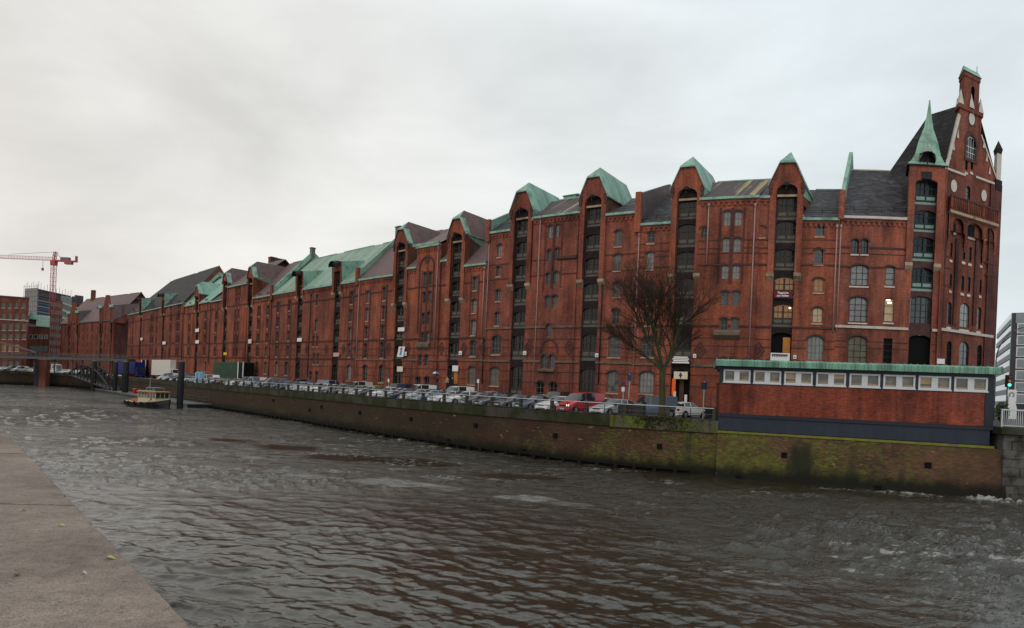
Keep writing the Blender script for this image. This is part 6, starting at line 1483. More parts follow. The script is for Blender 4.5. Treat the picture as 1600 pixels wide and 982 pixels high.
for k, c in CARS.items():
    L2, hw, hz = c['L'] / 2, c['hw'], c['hz']
    lamp = lambda sg, c=c, hw=hw, L2=L2, hz=hz: (lambda mb: mb.box(L2 - .30, L2 - .035, min(sg * hw * .52, sg * hw * .86), max(sg * hw * .52, sg * hw * .86), hz - .10, hz + .06))
    c['lamp'] = [mk(lamp(1), ['headlamp']), mk(lamp(-1), ['headlamp'])]
    c['plate'] = mk(lambda mb: mb.box(L2 - .02, L2 + .012, -.26, .26, .34, .45), ['plate'])
    c['grille'] = mk(lambda mb: (mb.box(L2 - .05, L2 + .006, -hw * .42, hw * .42, hz - .10, hz + .01), mb.box(L2 - .06, L2 + .004, -hw * .62, hw * .62, .26, .335)), ['trim_black'])
    c['tail'] = [mk(lambda mb, sg=sg: mb.box(-L2 + .02, -L2 + .16, min(sg * hw * .6, sg * hw * .92), max(sg * hw * .6, sg * hw * .92), .62, .85), ['tail_red']) for sg in (1, -1)]
    c['mirror'] = [mk(lambda mb, sg=sg: mb.box(L2 - 1.62, L2 - 1.45, min(sg * hw * .93, sg * (hw + .16)), max(sg * hw * .93, sg * (hw + .16)), .93 + (.2 if k == 'van' else 0), 1.06 + (.22 if k == 'van' else 0)), ['trim_black']) for sg in (1, -1)]
    me = c['arch'].build('arch', ['trim_black'], mesh_only=True); c['archm'] = me
    j = MB()                                                        # one-mesh version for distant copies
    def add(src, off=(0, 0, 0), m=0):
        i = len(j.v); j.v += [v + Vector(off) for v in src.v]; j.p += [[q + i for q in p] for p in src.p]; j.m += [m] * len(src.p)
    add(c['bodymb'], m=0); add(c['glassmb'], m=1); add(c['arch'], m=2)
    for x in c['wx']:
        for sg in (1, -1): add(c['tb'], (x, sg * (hw - .1), c['wr']), 2); add(c['rb'], (x, sg * (hw - .1), c['wr']), 3)
    for sg in (1, -1): j.box(L2 - .30, L2 - .035, min(sg * hw * .52, sg * hw * .86), max(sg * hw * .52, sg * hw * .86), hz - .10, hz + .06, 4)
    j.box(L2 - .02, L2 + .012, -.26, .26, .34, .45, 5); j.box(L2 - .05, L2 + .006, -hw * .42, hw * .42, hz - .10, hz + .01, 2)
    me = j.build('car_small', ['paint_silver', 'car_glass', 'tyre', 'rim', 'headlamp', 'plate'], mesh_only=True)
    bm = bmesh.new(); bm.from_mesh(me); bmesh.ops.remove_doubles(bm, verts=bm.verts, dist=.0015); bmesh.ops.recalc_face_normals(bm, faces=bm.faces); bm.to_mesh(me); bm.free()
    me.polygons.foreach_set('use_smooth', [True] * len(me.polygons)); me.set_sharp_from_angle(angle=R(38)); c['small'] = me
KIND = {'hatch': 'hatchback', 'saloon': 'saloon', 'estate': 'estate car', 'van': 'minivan'}
def car(kind, paint, loc, head, label, group, full=True, lamps_on=False):
    c = CARS[kind]; pm = 'paint_' + paint.replace(' ', '_')
    if not full:
        o = bpy.data.objects.new('parked_car', c['small']); COL.objects.link(o); o.location = loc; o.rotation_euler = (0, 0, head)
        o.material_slots[0].link = 'OBJECT'; o.material_slots[0].material = MATS[pm]; return tag(o, label, 'car', group)
    r = thing('parked_car', loc, label, 'car', group, head)
    b = link(c['body'], 'body', r, mat_=pm); link(c['glass'], 'window_glass', r); link(c['archm'], 'wheel_arch', r)
    for x in c['wx']:
        for sg in (1, -1): w = link(c['tyre'], 'wheel', r, (x, sg * (c['hw'] - .1), c['wr'])); link(c['rim'], 'rim', w)
    for i in (0, 1): link(c['lamp'][i], 'headlight', r, mat_='headlamp_on' if lamps_on and i == 0 else None); link(c['tail'][i], 'tail_light', r); link(c['mirror'][i], 'wing_mirror', r)
    link(c['plate'], 'number_plate', r); link(c['grille'], 'grille', r)
    return r
ORD = ['first', 'second', 'third', 'fourth', 'fifth', 'sixth', 'seventh', 'eighth', 'ninth', 'tenth', 'eleventh', 'twelfth', 'thirteenth', 'fourteenth', 'fifteenth', 'sixteenth', 'seventeenth', 'eighteenth', 'nineteenth', 'twentieth']
TENS = ['', '', 'twenty', 'thirty', 'forty', 'fifty', 'sixty']
def ordinal(n):
    if n <= 20: return ORD[n - 1]
    t, u = divmod(n, 10); return (TENS[t] + '-' + ORD[u - 1]) if u else TENS[t].replace('ty', 'tieth')
def q_pose(s, o, turn=0.0):
    P = Q(s, o, GZ); x, y, tx, ty = Q.fr(s); nx, ny = -ty, tx
    return P, math.atan2(-ny, -nx) + turn
G1, G2_ = 'cars parked nose out along the quay railing', 'cars parked in the second row nearer the warehouses'
OFF = 2.9
sv = Q.at(907, 635, OFF)[0]
P, h = q_pose(sv, OFF + .15, -.28); car('van', 'red', P, h, 'bright red minivan with headlights on among grey cars at the quay railing', G1, True, True)
P, h = q_pose(Q.at(957, 640, OFF)[0], OFF, -.25); car('estate', 'silver', P, h, 'silver family car between the red minivan and the timber planter', G1)
P, h = q_pose(Q.at(1018, 640, 6.5)[0], 6.2, -1.05); car('van', 'blue grey', P, h, 'blue grey pick-up style van standing side on behind the bare tree', G1)
P, h = q_pose(Q.at(1074, 640, 8.0)[0], 8.0, 2.5); car('hatch', 'white', P, h, 'small white hatchback between the bare tree and the annex', G1)
first = [('estate', 'white'), ('saloon', 'blue grey'), ('saloon', 'grey'), ('saloon', 'grey'), ('hatch', 'grey'), ('estate', 'white'), ('saloon', 'white'), ('saloon', 'pale blue'), ('hatch', 'silver'), ('estate', 'dark blue'), ('saloon', 'silver'), ('hatch', 'white'), ('saloon', 'dark green'), ('saloon', 'silver'), ('estate', 'beige'), ('saloon', 'grey'), ('hatch', 'dark blue'), ('saloon', 'silver')]
rnd = random.Random(21)
pal = ['silver', 'silver', 'silver', 'white', 'white', 'grey', 'grey', 'blue grey', 'dark blue', 'black', 'pale blue', 'dark green', 'beige', 'dark red', 'white', 'silver']
s = sv; i = 0
while True:
    s -= 2.52 + rnd.uniform(-.1, .2) + (.35 if i == 0 else 0); i += 1
    if s < Q.at(262, 595, OFF)[0]: break
    k, p_ = first[i - 1] if i <= len(first) else (rnd.choice(['hatch', 'saloon', 'estate', 'saloon', 'hatch', 'van'] if i > 22 else ['hatch', 'saloon', 'estate']), rnd.choice(pal))
    px_ = FOC * Q(s, OFF).x / Q(s, OFF).y + 798
    P, h = q_pose(s, OFF + rnd.uniform(-.2, .25), -.12 + rnd.uniform(-.06, .06))
    if 316 > px_ > 304: continue
    car(k, p_, P, h, f'{p_} {KIND[k]} in the row along the railing, {ordinal(i)} beyond the red minivan', G1, i <= 16)
s = sv + 1.0; i = 0
while True:
    s -= 2.62 + rnd.uniform(-.1, .5); i += 1
    px_ = FOC * Q(s, 9.5).x / Q(s, 9.5).y + 798
    if px_ < 250: break
    if 347 < px_ < 392 or 228 < px_ < 285 or (i % 9 == 5): continue
    k, p_ = rnd.choice(['hatch', 'saloon', 'estate', 'van', 'estate']), rnd.choice(pal)
    if i == 16: k, p_ = 'hatch', 'lime'
    P, h = q_pose(s, 9.3 + rnd.uniform(-.25, .25), rnd.uniform(-.06, .06) + (math.pi if rnd.random() < .3 else 0))
    car(k, p_, P, h, f'{p_} {KIND[k]} in the second row, {ordinal(i)} along from opposite the red minivan', G2_, i <= 10)

# lorries and containers near the far warehouses ----------------------------------------------------
def lorry(x0, x1, ytop, off, m_box, m_cab, label, name='lorry', cab=True, open_end=False, w=2.4):
    a0, a1 = Q.at(x0, 590, off)[0], Q.at(x1, 590, off)[0]; ztop = Q.at((x0 + x1) / 2, ytop, off)[1]
    root = thing(name, Q((a0 + a1) / 2, off, GZ), label, 'lorry' if 'lorry' in name else 'container')
    c0 = a1 - 2.0 if cab else a1
    mb = MB(Q); zb = GZ + (1.05 if cab else .15)
    mb.box(a0, c0 - .15 if cab else a1, off - w / 2, off + w / 2, zb, ztop, 0, 20)
    for k in range(int((c0 - a0) / .6)): mb.box(a0 + .3 + k * .6, a0 + .36 + k * .6, off - w / 2 - .03, off - w / 2 - .002, zb + .1, ztop - .1, 0)
    mb.build('cargo_box', m_box, root)
    if open_end:
        mb = MB(Q); mb.box(a1 - .02, a1 + .15, off - w / 2 - .05, off - w / 2 + .12, zb, ztop + .03, 0); mb.box(a1 + .003, a1 + .03, off - w / 2 + .14, off + w / 2 - .1, zb + .1, ztop - .1, 1); mb.box(a1 - 2.6, a1 - .2, off - w / 2 - .03, off - w / 2 - .004, zb + .1, ztop - .15, 1)
        mb.box(a1 - 3.1, a1 - 2.6, off - w / 2 - .035, off - w / 2 - .003, zb + .05, ztop, 0); mb.build('open_doorway', ['sign_white', 'dark_void'], root)
    if cab:
        mb = MB(Q); ct = min(ztop, GZ + 3.0)
        prof = [(c0, GZ + .55), (a1, GZ + .55), (a1, GZ + 1.5), (a1 - .35, ct - .15), (a1 - .6, ct), (c0, ct)]
        mb.plate(prof, off - w / 2 + .05, off + w / 2 - .05, 0); mb.build('cab', m_cab, root)
        mb = MB(Q); mb.poly([(a1 - .02 + .03, off - w / 2 + .2, GZ + 1.55), (a1 - .02 + .03, off + w / 2 - .2, GZ + 1.55), (a1 - .35 + .03, off + w / 2 - .25, ct - .25), (a1 - .35 + .03, off - w / 2 + .25, ct - .25)], 0); mb.box(a1 - 1.4, a1 - .45, off - w / 2 + .02, off - w / 2 + .045, GZ + 1.6, ct - .35, 0); mb.build('windscreen', 'car_glass', root)
        for a in (a0 + 1.2, a0 + 2.4, a1 - 1.1):
            for o in (off - w / 2 + .2, off + w / 2 - .2):
                mb = MB(Q); q = Q(a, o, GZ + .48); t = Q(a, o + .15, GZ + .48) - q; mb.tube(q - t, q + t, .48, n=14); mb.build('wheel', 'tyre', root)
    return root
mat('green_tarp', (.04, .075, .045), .6, .25, 1.2, col2=(.14, .09, .03), c2=(.62, .72), s2=.5); mat('box_white', (.56, .53, .48), .6, .1, 1); mat('box_red', (.30, .055, .035), .6, .15, 1); mat('cab_blue', (.012, .022, .15), .5, .1, 1); mat('loo_blue', (.20, .42, .52), .6, .1, 2)
lorry(342, 388, 566.5, 10.2, 'green_tarp', 'green_tarp', 'dark green box trailer with open dark end beside the warehouse front', 'trailer_container', False, True)
lorry(243, 276, 563, 10.0, 'box_white', 'box_white', 'white box lorry parked between the red container and the silver cars', 'box_lorry', True)
lorry(205, 233, 562.5, 11.5, 'box_red', 'box_red', 'rust red shipping container behind the blue lorry', 'shipping_container', False, True)
lorry(184, 221, 566, 8.0, 'cab_blue', 'cab_blue', 'bright blue lorry partly behind the mooring piles', 'blue_lorry', True)
for xx, yy in ((309, 600), (314.5, 600)):
    a = Q.at(xx, yy, .9)[0]; root = thing('portable_toilet', Q(a, .9, GZ), 'pale blue portable cabin by the railing, ' + ('nearer the boat' if xx < 312 else 'nearer the green trailer'), 'cabin', 'pale blue cabins on the quay')
    mb = MB(Q); mb.box(a - .42, a + .42, .45, 1.35, GZ + .16, GZ + 2.2, 0); mb.slab([(.4, GZ + 2.2), (.9, GZ + 2.42), (1.4, GZ + 2.2)], a - .45, a + .45, 0); mb.build('body', 'loo_blue', root)
    mb = MB(Q); mb.box(a - .30, a + .30, .42, .447, GZ + .25, GZ + 2.1, 0); mb.build('door', 'loo_blue', root)

# ------------------------------------------------------------------ people
def person(p, head, top, bottom, label, pose='stand', hair='hair_brown', h=1.74):
    V = [(0, 0, .94, .15, .11), (0, 0, 1.16, .155, .10), (0, 0, 1.40, .17, .11), (0, 0, 1.50, .06, .06), (.01, 0, 1.60, .075, .085), (.015, 0, 1.70, .06, .075)]
    Ed = [(0, 1), (1, 2), (2, 3), (3, 4), (4, 5)]; mats_ = []
    def chain(root, pts):
        i = root
        for q in pts: V.append(q); Ed.append((i, len(V) - 1)); i = len(V) - 1
    st = .16 if pose == 'walk' else .03
    for sg in (1, -1):
        chain(0, [(sg * st * .2, sg * .10, .86, .09, .09), (sg * st, sg * .105, .48, .065, .065), (sg * st * 1.1 - .02, sg * .105, .09, .045, .045), (sg * st * 1.1 + .14, sg * .115, .035, .035, .03)])
        if pose == 'umbrella' and sg == 1: chain(2, [(.0, .19, 1.40, .055, .055), (.12, .24, 1.15, .045, .045), (.26, .14, 1.30, .035, .035), (.29, .12, 1.36, .035, .03)])
        else: chain(2, [(0, sg * .19, 1.40, .055, .055), (-.02 - sg * st * .5, sg * .245, 1.12, .042, .042), (.06 - sg * st, sg * .24, .88, .033, .033), (.07 - sg * st, sg * .24, .80, .035, .022)])
    k = h / 1.78
    me = bpy.data.meshes.new('person'); me.from_pydata([(v[0] * k, v[1] * k, v[2] * k) for v in V], Ed, [])
    o = bpy.data.objects.new('person', me); COL.objects.link(o)
    sk = o.modifiers.new('skin', 'SKIN')
    for i, v in enumerate(V): me.skin_vertices[0].data[i].radius = (v[3] * k, v[4] * k)
    me.skin_vertices[0].data[0].use_root = True
    o.modifiers.new('sub', 'SUBSURF').levels = 1; o.modifiers['sub'].render_levels = 2
    dg = bpy.context.evaluated_depsgraph_get(); ev = bpy.data.meshes.new_from_object(o.evaluated_get(dg)); o.modifiers.clear(); o.data = ev
    ev.materials.clear()
    for m in (top, bottom, 'skin', hair): ev.materials.append(MATS[m])
    for p_ in ev.polygons:
        c = p_.center / k
        p_.material_index = 1 if c.z < .92 and abs(c.y) < .2 else (2 if c.z > 1.5 and c.x > 0.0 else 3 if c.z > 1.53 else 2 if c.z < .86 else 0); p_.use_smooth = True
    o.location = p; o.rotation_euler = (0, 0, head)
    tag(o, label, 'person'); 
    return o
P, h = q_pose(Q.at(501, 612, 1.0)[0], .95, 1.3); person(P, h, 'cloth_dark', 'cloth_beige', 'person in a dark jacket walking along the quay railing between the parked cars', 'walk')
RZ = GZ + 1.45
ra_, rb_ = F.at(672, 600, 0)[0], F.at(727, 600, 0)[0]; ramp = thing('loading_ramp', F((ra_ + rb_) / 2, -3, GZ), 'low brick loading ramp before the orange lit doorway, mostly hidden by parked cars', 'ramp')
mb = MB(F); mb.box(ra_, rb_, -5.6, -.4, GZ, RZ - .16, 0); mb.build('base', 'brick_dark', ramp); mb = MB(F); mb.box(ra_ - .1, rb_ + .1, -5.75, -.4, RZ - .158, RZ, 0); mb.build('deck', 'coping', ramp)
a, _ = F.at(683, 600, -4.5); pu = F(a, -4.5, RZ); person(pu, -2.2, 'cloth_dark', 'cloth_blue', 'person under a blue umbrella walking past the warehouse doors', 'umbrella')
um = thing('umbrella', pu, 'blue and white umbrella held above a person near the doorway', 'umbrella')
uc = pu + Vector((.12 * -.6 - .1, -.25, 0)); mb = MB(); n = 8
for j in range(n):
    for i_, (r0, z0, r1, z1) in enumerate(((.02, 2.32, .35, 2.24), (.35, 2.24, .62, 2.05))):
        t0, t1 = 2 * math.pi * j / n, 2 * math.pi * (j + 1) / n
        mb.poly([(uc.x + r0 * math.cos(t0), uc.y + r0 * math.sin(t0), RZ + z0), (uc.x + r0 * math.cos(t1), uc.y + r0 * math.sin(t1), RZ + z0), (uc.x + r1 * math.cos(t1), uc.y + r1 * math.sin(t1), RZ + z1), (uc.x + r1 * math.cos(t0), uc.y + r1 * math.sin(t0), RZ + z1)], j % 2 if j in (1, 5) else 0)
mat('umbrella_blue', (.07, .20, .42), .5, .1, 2); mb.build('canopy', ['umbrella_blue', 'sign_white'], um)
mb = MB(); mb.tube((uc.x, uc.y, RZ + 1.2), (uc.x, uc.y, RZ + 2.36), .012, n=5); mb.build('shaft', 'iron', um)
for x, dd, t_, b_, lab in ((706.5, -.9, 'cloth_dark', 'cloth_dark', 'person in dark clothes standing in the orange lit warehouse doorway'), (698.5, -5.5, 'cloth_beige', 'cloth_dark', 'person in a pale coat beside the parked cars below the orange doorway')):
    a, _ = F.at(x, 600, dd); person(F(a, dd, RZ), -1.9, t_, b_, lab, 'stand')
# ------------------------------------------------------------------ signs on the warehouses
def text_on(parent, line, s, d, z, body, size, m, name='lettering', spacing=1.0):
    cu = bpy.data.curves.new(name, 'FONT'); cu.body = body; cu.size = size; cu.align_x = 'CENTER'; cu.align_y = 'CENTER'; cu.extrude = .008; cu.space_line = spacing; cu.offset = .006
    o = bpy.data.objects.new(name, cu); COL.objects.link(o); cu.materials.append(MATS[m])
    p, q = line(s - .5, d, z), line(s + .5, d, z); a = math.atan2(q.y - p.y, q.x - p.x)
    me = bpy.data.meshes.new_from_object(o.evaluated_get(bpy.context.evaluated_depsgraph_get())); bpy.data.objects.remove(o); o = bpy.data.objects.new(name, me); COL.objects.link(o)
    o.parent = parent; o.location = line(s, d, z) - Vector(parent.location); o.rotation_euler = (R(90), 0, a); return o
def board(x0, x1, y0, y1, d, m, name, label, cat='sign', line=F, thick=.05, skew=0):
    a0, a1 = line.at(x0, (y0 + y1) / 2, d)[0], line.at(x1, (y0 + y1) / 2, d)[0]; z1, z0 = line.at((x0 + x1) / 2, y0, d)[1], line.at((x0 + x1) / 2, y1, d)[1]
    root = thing(name, line((a0 + a1) / 2, d, z0), label, cat); mb = MB(line); mb.plate([(a0, z0), (a1, z0), (a1 + skew, z1), (a0 + skew, z1)], d - thick, d, 0); mb.build('panel', m, root)
    return root, (a0 + a1) / 2, (z0 + z1) / 2, a1 - a0, z1 - z0
r_, s, z, w, h = board(1209.5, 1237.5, 455, 465.5, -.36, 'sign_maroon', 'shop_sign', 'maroon sign with two lines of white writing across a hoist bay of lit windows')
text_on(r_, F, s, -.425, z, 'Teppiche\naus Indien', h * .42, 'letter_white', spacing=1.0)
r_, s, z, w, h = board(1204, 1234, 552, 564, -.36, 'sign_white', 'cloth_banner', 'white cloth banner hung below a first floor doorway just above the annex roof', 'banner')
mb = MB(F); mb.box(s - w * .44, s + w * .4, -.43, -.415, z + h * .16, z + h * .34, 0)
for i in range(9): mb.box(s - w * .4 + i * w * .088, s - w * .36 + i * w * .088, -.43, -.412, z - h * .02, z + h * .155, 0)
mb.build('lettering', 'letter_dark', r_)
r_, s, z, w, h = board(1050, 1078, 556.5, 569, -.36, 'sign_purple', 'shop_sign', 'dark sign with four pale stacked lines over the red lit doorway behind the tree')
mb = MB(F)
for i, ww in enumerate((.78, .92, .84, .96)): zz = z + h * (.34 - i * .225); mb.box(s - w * ww / 2, s + w * ww / 2, -.43, -.415, zz - h * .075, zz + h * .075, 0)
mb.build('lettering', 'letter_white', r_)
r_, s, z, w, h = board(1053, 1074.5, 581, 592.5, -.30, 'sign_cream', 'shop_sign', 'cream sign with a small dark emblem above the red lit doorway')
mb = MB(F); q = min(w, h) * .3; mb.plate([(s, z - q), (s + q * .8, z), (s, z + q), (s - q * .8, z)], -.375, -.355); mb.box(s - q * .3, s + q * .3, -.38, -.376, z - q * 1.3, z + q * 1.2); mb.build('emblem', 'letter_dark', r_)
def standing(x0, x1, y0, y1, d, m, name, label, cat): 
    r_, *_ = board(x0, x1, y0, y1, d, m, name, label, cat); return r_
standing(1050, 1055.5, 592, 618, -.5, 'orange_glow_fabric', 'carpet', 'glowing orange red cloth hanging at one side of the open doorway', 'cloth')
standing(1052, 1056, 612, 632, -1.0, 'sign_cream', 'notice_board', 'narrow pale board leaning at the foot of the orange cloth', 'board')
standing(1069.5, 1073.5, 617, 632, -1.0, 'sign_white', 'notice_board', 'small white board standing at the other side of the open doorway', 'board')
standing(707, 716, 571.5, 580.5, -.36, 'sign_white', 'shop_sign', 'white sign above the orange lit doorway near the umbrella', 'sign')
a0 = F.at(705, 600, -.1)[0]; a1 = F.at(715, 600, -.1)[0]
standing(709.5, 715, 582, 600, -.05, 'warm_interior_glow', 'curtain', 'orange lit curtain inside the doorway behind the dark clothed person', 'curtain')  # glow in its material stands in for the lit doorway
standing(620.5, 629.5, 573, 581, -.36, 'sign_cream', 'shop_sign', 'cream sign over the second gable bay beyond the umbrella', 'sign')
r_, s, z, w, h = board(621, 630.5, 542, 558, -.5, 'sign_white', 'shop_banner', 'tilted white banner with blue and red figure hung from a bay', 'banner', skew=.35)
mb = MB(F); mb.plate([(s - .2, z - h * .35), (s + .3, z - h * .3), (s + .45, z + .2), (s + .1, z + .3)], -.575, -.555, 0); mb.plate([(s - .1, z + .3), (s + .5, z + .3), (s + .5, z + h * .4), (s + .1, z + h * .4)], -.575, -.555, 1); mb.build('picture', ['car_blue_print', 'tail_red'] if 'car_blue_print' in MATS else ['umbrella_blue', 'tail_red'], r_)
for x0, x1, y0, y1, m, lab in ((622, 632, 512, 518, 'sign_white', 'white sign across a bay above the tilted banner'), (521, 530, 551.5, 557.5, 'sign_pink', 'pale pink sign across the nearer hooded bay'), (464.5, 471.5, 528.5, 534, 'sign_white', 'white sign across the farther hooded bay under the green roof'),
        (388, 393, 530.5, 537, 'sign_cream', 'small cream sign on the nearer plum roofed bay'), (349.5, 354.5, 551, 555, 'sign_yellow', 'yellow sign low on the bay above the green trailer'), (305.5, 311, 514, 519, 'sign_white', 'white sign high on the bay under the narrow green gable'),
        (305.5, 311, 532, 537, 'sign_white', 'second white sign lower on the bay under the narrow green gable'), (254, 259, 534, 538.5, 'sign_white', 'white sign on the nearer slate roofed bay'), (219.5, 223, 528, 532, 'sign_cream', 'small pale sign on the last hooded bay of the row')):
    if m not in MATS: mat('sign_pink', (.5, .28, .28), .5, .1, 1); mat('sign_yellow', (.65, .45, .03), .5, .1, 1)
    board(x0, x1, y0, y1, -.36, m, 'wall_sign', lab)
for i, (x, y) in enumerate(((1242, 558), (1085.5, 556.5), (932.5, 555.5), (820, 552), (719.5, 552), (633, 553))):
    r_, s, z, w, h = board(x - 2.4, x + 2.4, y - 3, y + 3, -.34, 'sign_white', 'number_plate', 'small white plate beside ' + ['the doorway with the cloth banner', 'the dark four line sign', 'the gable bay behind the silver car', 'the gable bay above the dark cars', 'the orange lit doorway', 'the tilted banner'][i], 'plate')
    mb = MB(F); mb.box(s - w * .25, s + w * .25, -.40, -.392, z - h * .3, z + h * .1); mb.build('figures', 'band_green', r_)
r_, *_ = board(1464, 1476, 561, 569, -.36, 'sign_white', 'wall_sign', 'pale green and white plate low on the corner pier of the corner warehouse')
# road signs on the quay
def roadsign(x, y, off, h, kind, label):
    s = Q.at(x, 635, off)[0]; p = Q(s, off, GZ); root = thing('road_sign', p, label, 'road sign'); mb = MB(); mb.tube(p, p + Vector((0, 0, h)), .045, n=6); mb.build('post', 'steel_pale', root)
    mb = MB(Q)
    if kind == 'stop':
        mb2 = MB(); c = Q(s, off - .05, GZ + h - .3); t = Q(s, off - .09, GZ + h - .3) - c; mb2.tube(c, c + t, .30, n=18, m=0); mb2.tube(c + t, c + t * 1.2, .23, n=18, m=1); mb2.build('disc', ['sign_redring', 'sign_blue'], root)
        mb.box(s - .22, s + .22, off - .09, off - .05, GZ + h - 1.15, GZ + h - .68); mb.build('panel', 'sign_white', root)
    else: mb.box(s - .28, s + .28, off - .10, off - .05, GZ + h - .72, GZ + h - .1); mb.build('panel', 'sign_blue', root)
mat('sign_blue', (.025, .045, .10), .45, .05, 2); mat('sign_redring', (.30, .02, .08), .45, .05, 2)
roadsign(973, 604, 13, 3.3, 'stop', 'round red and blue no stopping sign with a white panel below, behind the silver car')
roadsign(982, 590, 12, 4.0, 'panel', 'tall post with a small dark blue panel beside the round sign')
roadsign(1099, 600, 7, 3.4, 'panel', 'post with a dark blue panel near the annex wall')
roadsign(746, 588, 14, 3.6, 'stop', 'round no stopping sign beyond the parked cars opposite the pale boarded window')
roadsign(606, 592, 11, 3.2, 'stop', 'small round sign on a post beyond the second gable bay')

# ------------------------------------------------------------------ boat, pontoon, gangway, mooring piles
mat('hull_black', (.012, .012, .013), .4, .2, 2); mat('deck_cream', (.42, .34, .23), .55, .15, 2); mat('cabin_cream', (.45, .39, .27), .5, .12, 2); mat('boat_orange', (.30, .10, .035), .5, .2, 2); mat('boat_green', (.06, .2, .09), .5, .2, 2)
bp_ = at_depth(232, 637, 113); bp_.z = 0
boat = thing('launch', bp_, 'small wooden harbour launch with black hull and cream cabin moored at the pontoon', 'boat', rz=math.atan2(-.49, .87))
class Local:
    def __init__(self, o): self.m = Matrix.Translation(o.location) @ o.rotation_euler.to_matrix().to_4x4()
    def __call__(self, a, d=0, z=0): return Vector((a, d, z))
def bpart(name, mats, fill, parent=boat, smooth=False):
    mb = MB(); fill(mb); me = mb.build(name, mats, mesh_only=True); o = bpy.data.objects.new(name, me); COL.objects.link(o); o.parent = parent
    if smooth: me.polygons.foreach_set('use_smooth', [True] * len(me.polygons))
    return o
def hull(mb):
    xs = [-5.6, -5.2, -4, -2, 0, 2, 3.6, 4.8, 5.6, 6.0]; hw = [.9, 1.25, 1.55, 1.75, 1.8, 1.75, 1.5, 1.0, .45, .05]; top = [1.05, 1.0, .95, .92, .95, 1.05, 1.2, 1.4, 1.6, 1.7]
    rg = []
    for x, w, t in zip(xs, hw, top): rg.append([(x, w * .3, -.5), (x, w * .75, -.2), (x, w * .95, t * .5), (x, w, t - .14), (x, w * 1.03, t - .12), (x, w * 1.03, t)])
    for a, b in zip(rg[:-1], rg[1:]):
        for j in range(5):
            for sg in (1, -1): mb.poly([(q[0], sg * q[1], q[2]) for q in (a[j], b[j], b[j + 1], a[j + 1])], 0 if j < 3 else 1)
        mb.poly([(a[5][0], a[5][1], a[5][2] - .05), (b[5][0], b[5][1], b[5][2] - .05), (b[5][0], -b[5][1], b[5][2] - .05), (a[5][0], -a[5][1], a[5][2] - .05)], 1)
    full = [(x, y, z) for x, y, z in rg[0]] + [(x, -y, z) for x, y, z in rg[0][::-1]]; mb.poly(full, 0)
bpart('hull', ['hull_black', 'deck_cream'], hull)
cab_ = bpart('cabin', ['cabin_cream', 'boat_green'], lambda mb: (mb.box(-1.2, 4.0, -1.25, 1.25, .9, 1.65, 0), mb.box(1.2, 4.0, -1.22, 1.22, 1.652, 1.75, 1)))
def posts(mb):
    for x in (-1.15, -.3, .6, 1.5, 2.4, 3.2, 3.9):
        for y in (-1.2, 1.2): mb.box(x - .06, x + .06, y - .05, y + .05, 1.66, 2.62, 0)
    for y in (-.4, .4): mb.box(3.85, 3.95, y - .05, y + .05, 1.66, 2.62, 0)
bpart('window_post', 'cabin_cream', posts, cab_)
bpart('window_glass', 'glass', lambda mb: (mb.box(1.5, 3.92, -1.17, -1.15, 1.76, 2.6, 0), mb.box(1.5, 3.92, 1.15, 1.17, 1.76, 2.6, 0), mb.box(3.9, 3.92, -1.1, 1.1, 1.76, 2.6, 0)), cab_)
rf_ = bpart('cabin_roof', ['boat_orange', 'cabin_cream'], lambda mb: (mb.box(-1.5, 4.25, -1.4, 1.4, 2.62, 2.80, 0), mb.box(-1.4, 4.15, -1.3, 1.3, 2.80, 2.87, 1)))
bpart('wheelhouse_canopy', 'band_green', lambda mb: (mb.box(.6, 3.0, -1.0, 1.0, 3.42, 3.5, 0), mb.box(1.4, 2.2, -.35, .35, 2.87, 3.3, 0), [mb.box(x, x + .07, y, y + .07, 2.87, 3.42, 0) for x in (.7, 2.85) for y in (-.9, .85)]), rf_)
bpart('engine_hatch', 'boat_orange', lambda mb: mb.slab([(-.7, .92), (-.55, 1.35), (.55, 1.35), (.7, .92)], -4.2, -1.9, 0))
bpart('mast', 'steel_pale', lambda mb: (mb.tube((.2, 0, 2.87), (.2, 0, 5.2), .04, .02, 6), mb.tube((.2, 0, 3.8), (-1.2, 0, 2.9), .012, n=4)))
def fend(mb):
    for x in (-4.6, -3.0, -1.2, .8, 2.6, 4.0):
        for t in range(10): 
            a0, a1 = 2 * math.pi * t / 10, 2 * math.pi * (t + 1) / 10; w = -1.85 if abs(x) < 3.5 else -1.55
            mb.tube((x + .3 * math.cos(a0), w, .62 + .3 * math.sin(a0)), (x + .3 * math.cos(a1), w, .62 + .3 * math.sin(a1)), .1, n=5)
bpart('tyre_fender', 'tyre', fend)
bpart('life_ring', ['boat_orange', 'sign_white'], lambda mb: [mb.tube((2.6 + .34 * math.cos(2 * math.pi * t / 12), -1.34, 1.3 + .34 * math.sin(2 * math.pi * t / 12)), (2.6 + .34 * math.cos(2 * math.pi * (t + 1) / 12), -1.34, 1.3 + .34 * math.sin(2 * math.pi * (t + 1) / 12)), .07, n=5, m=(t // 3) % 2) for t in range(12)])
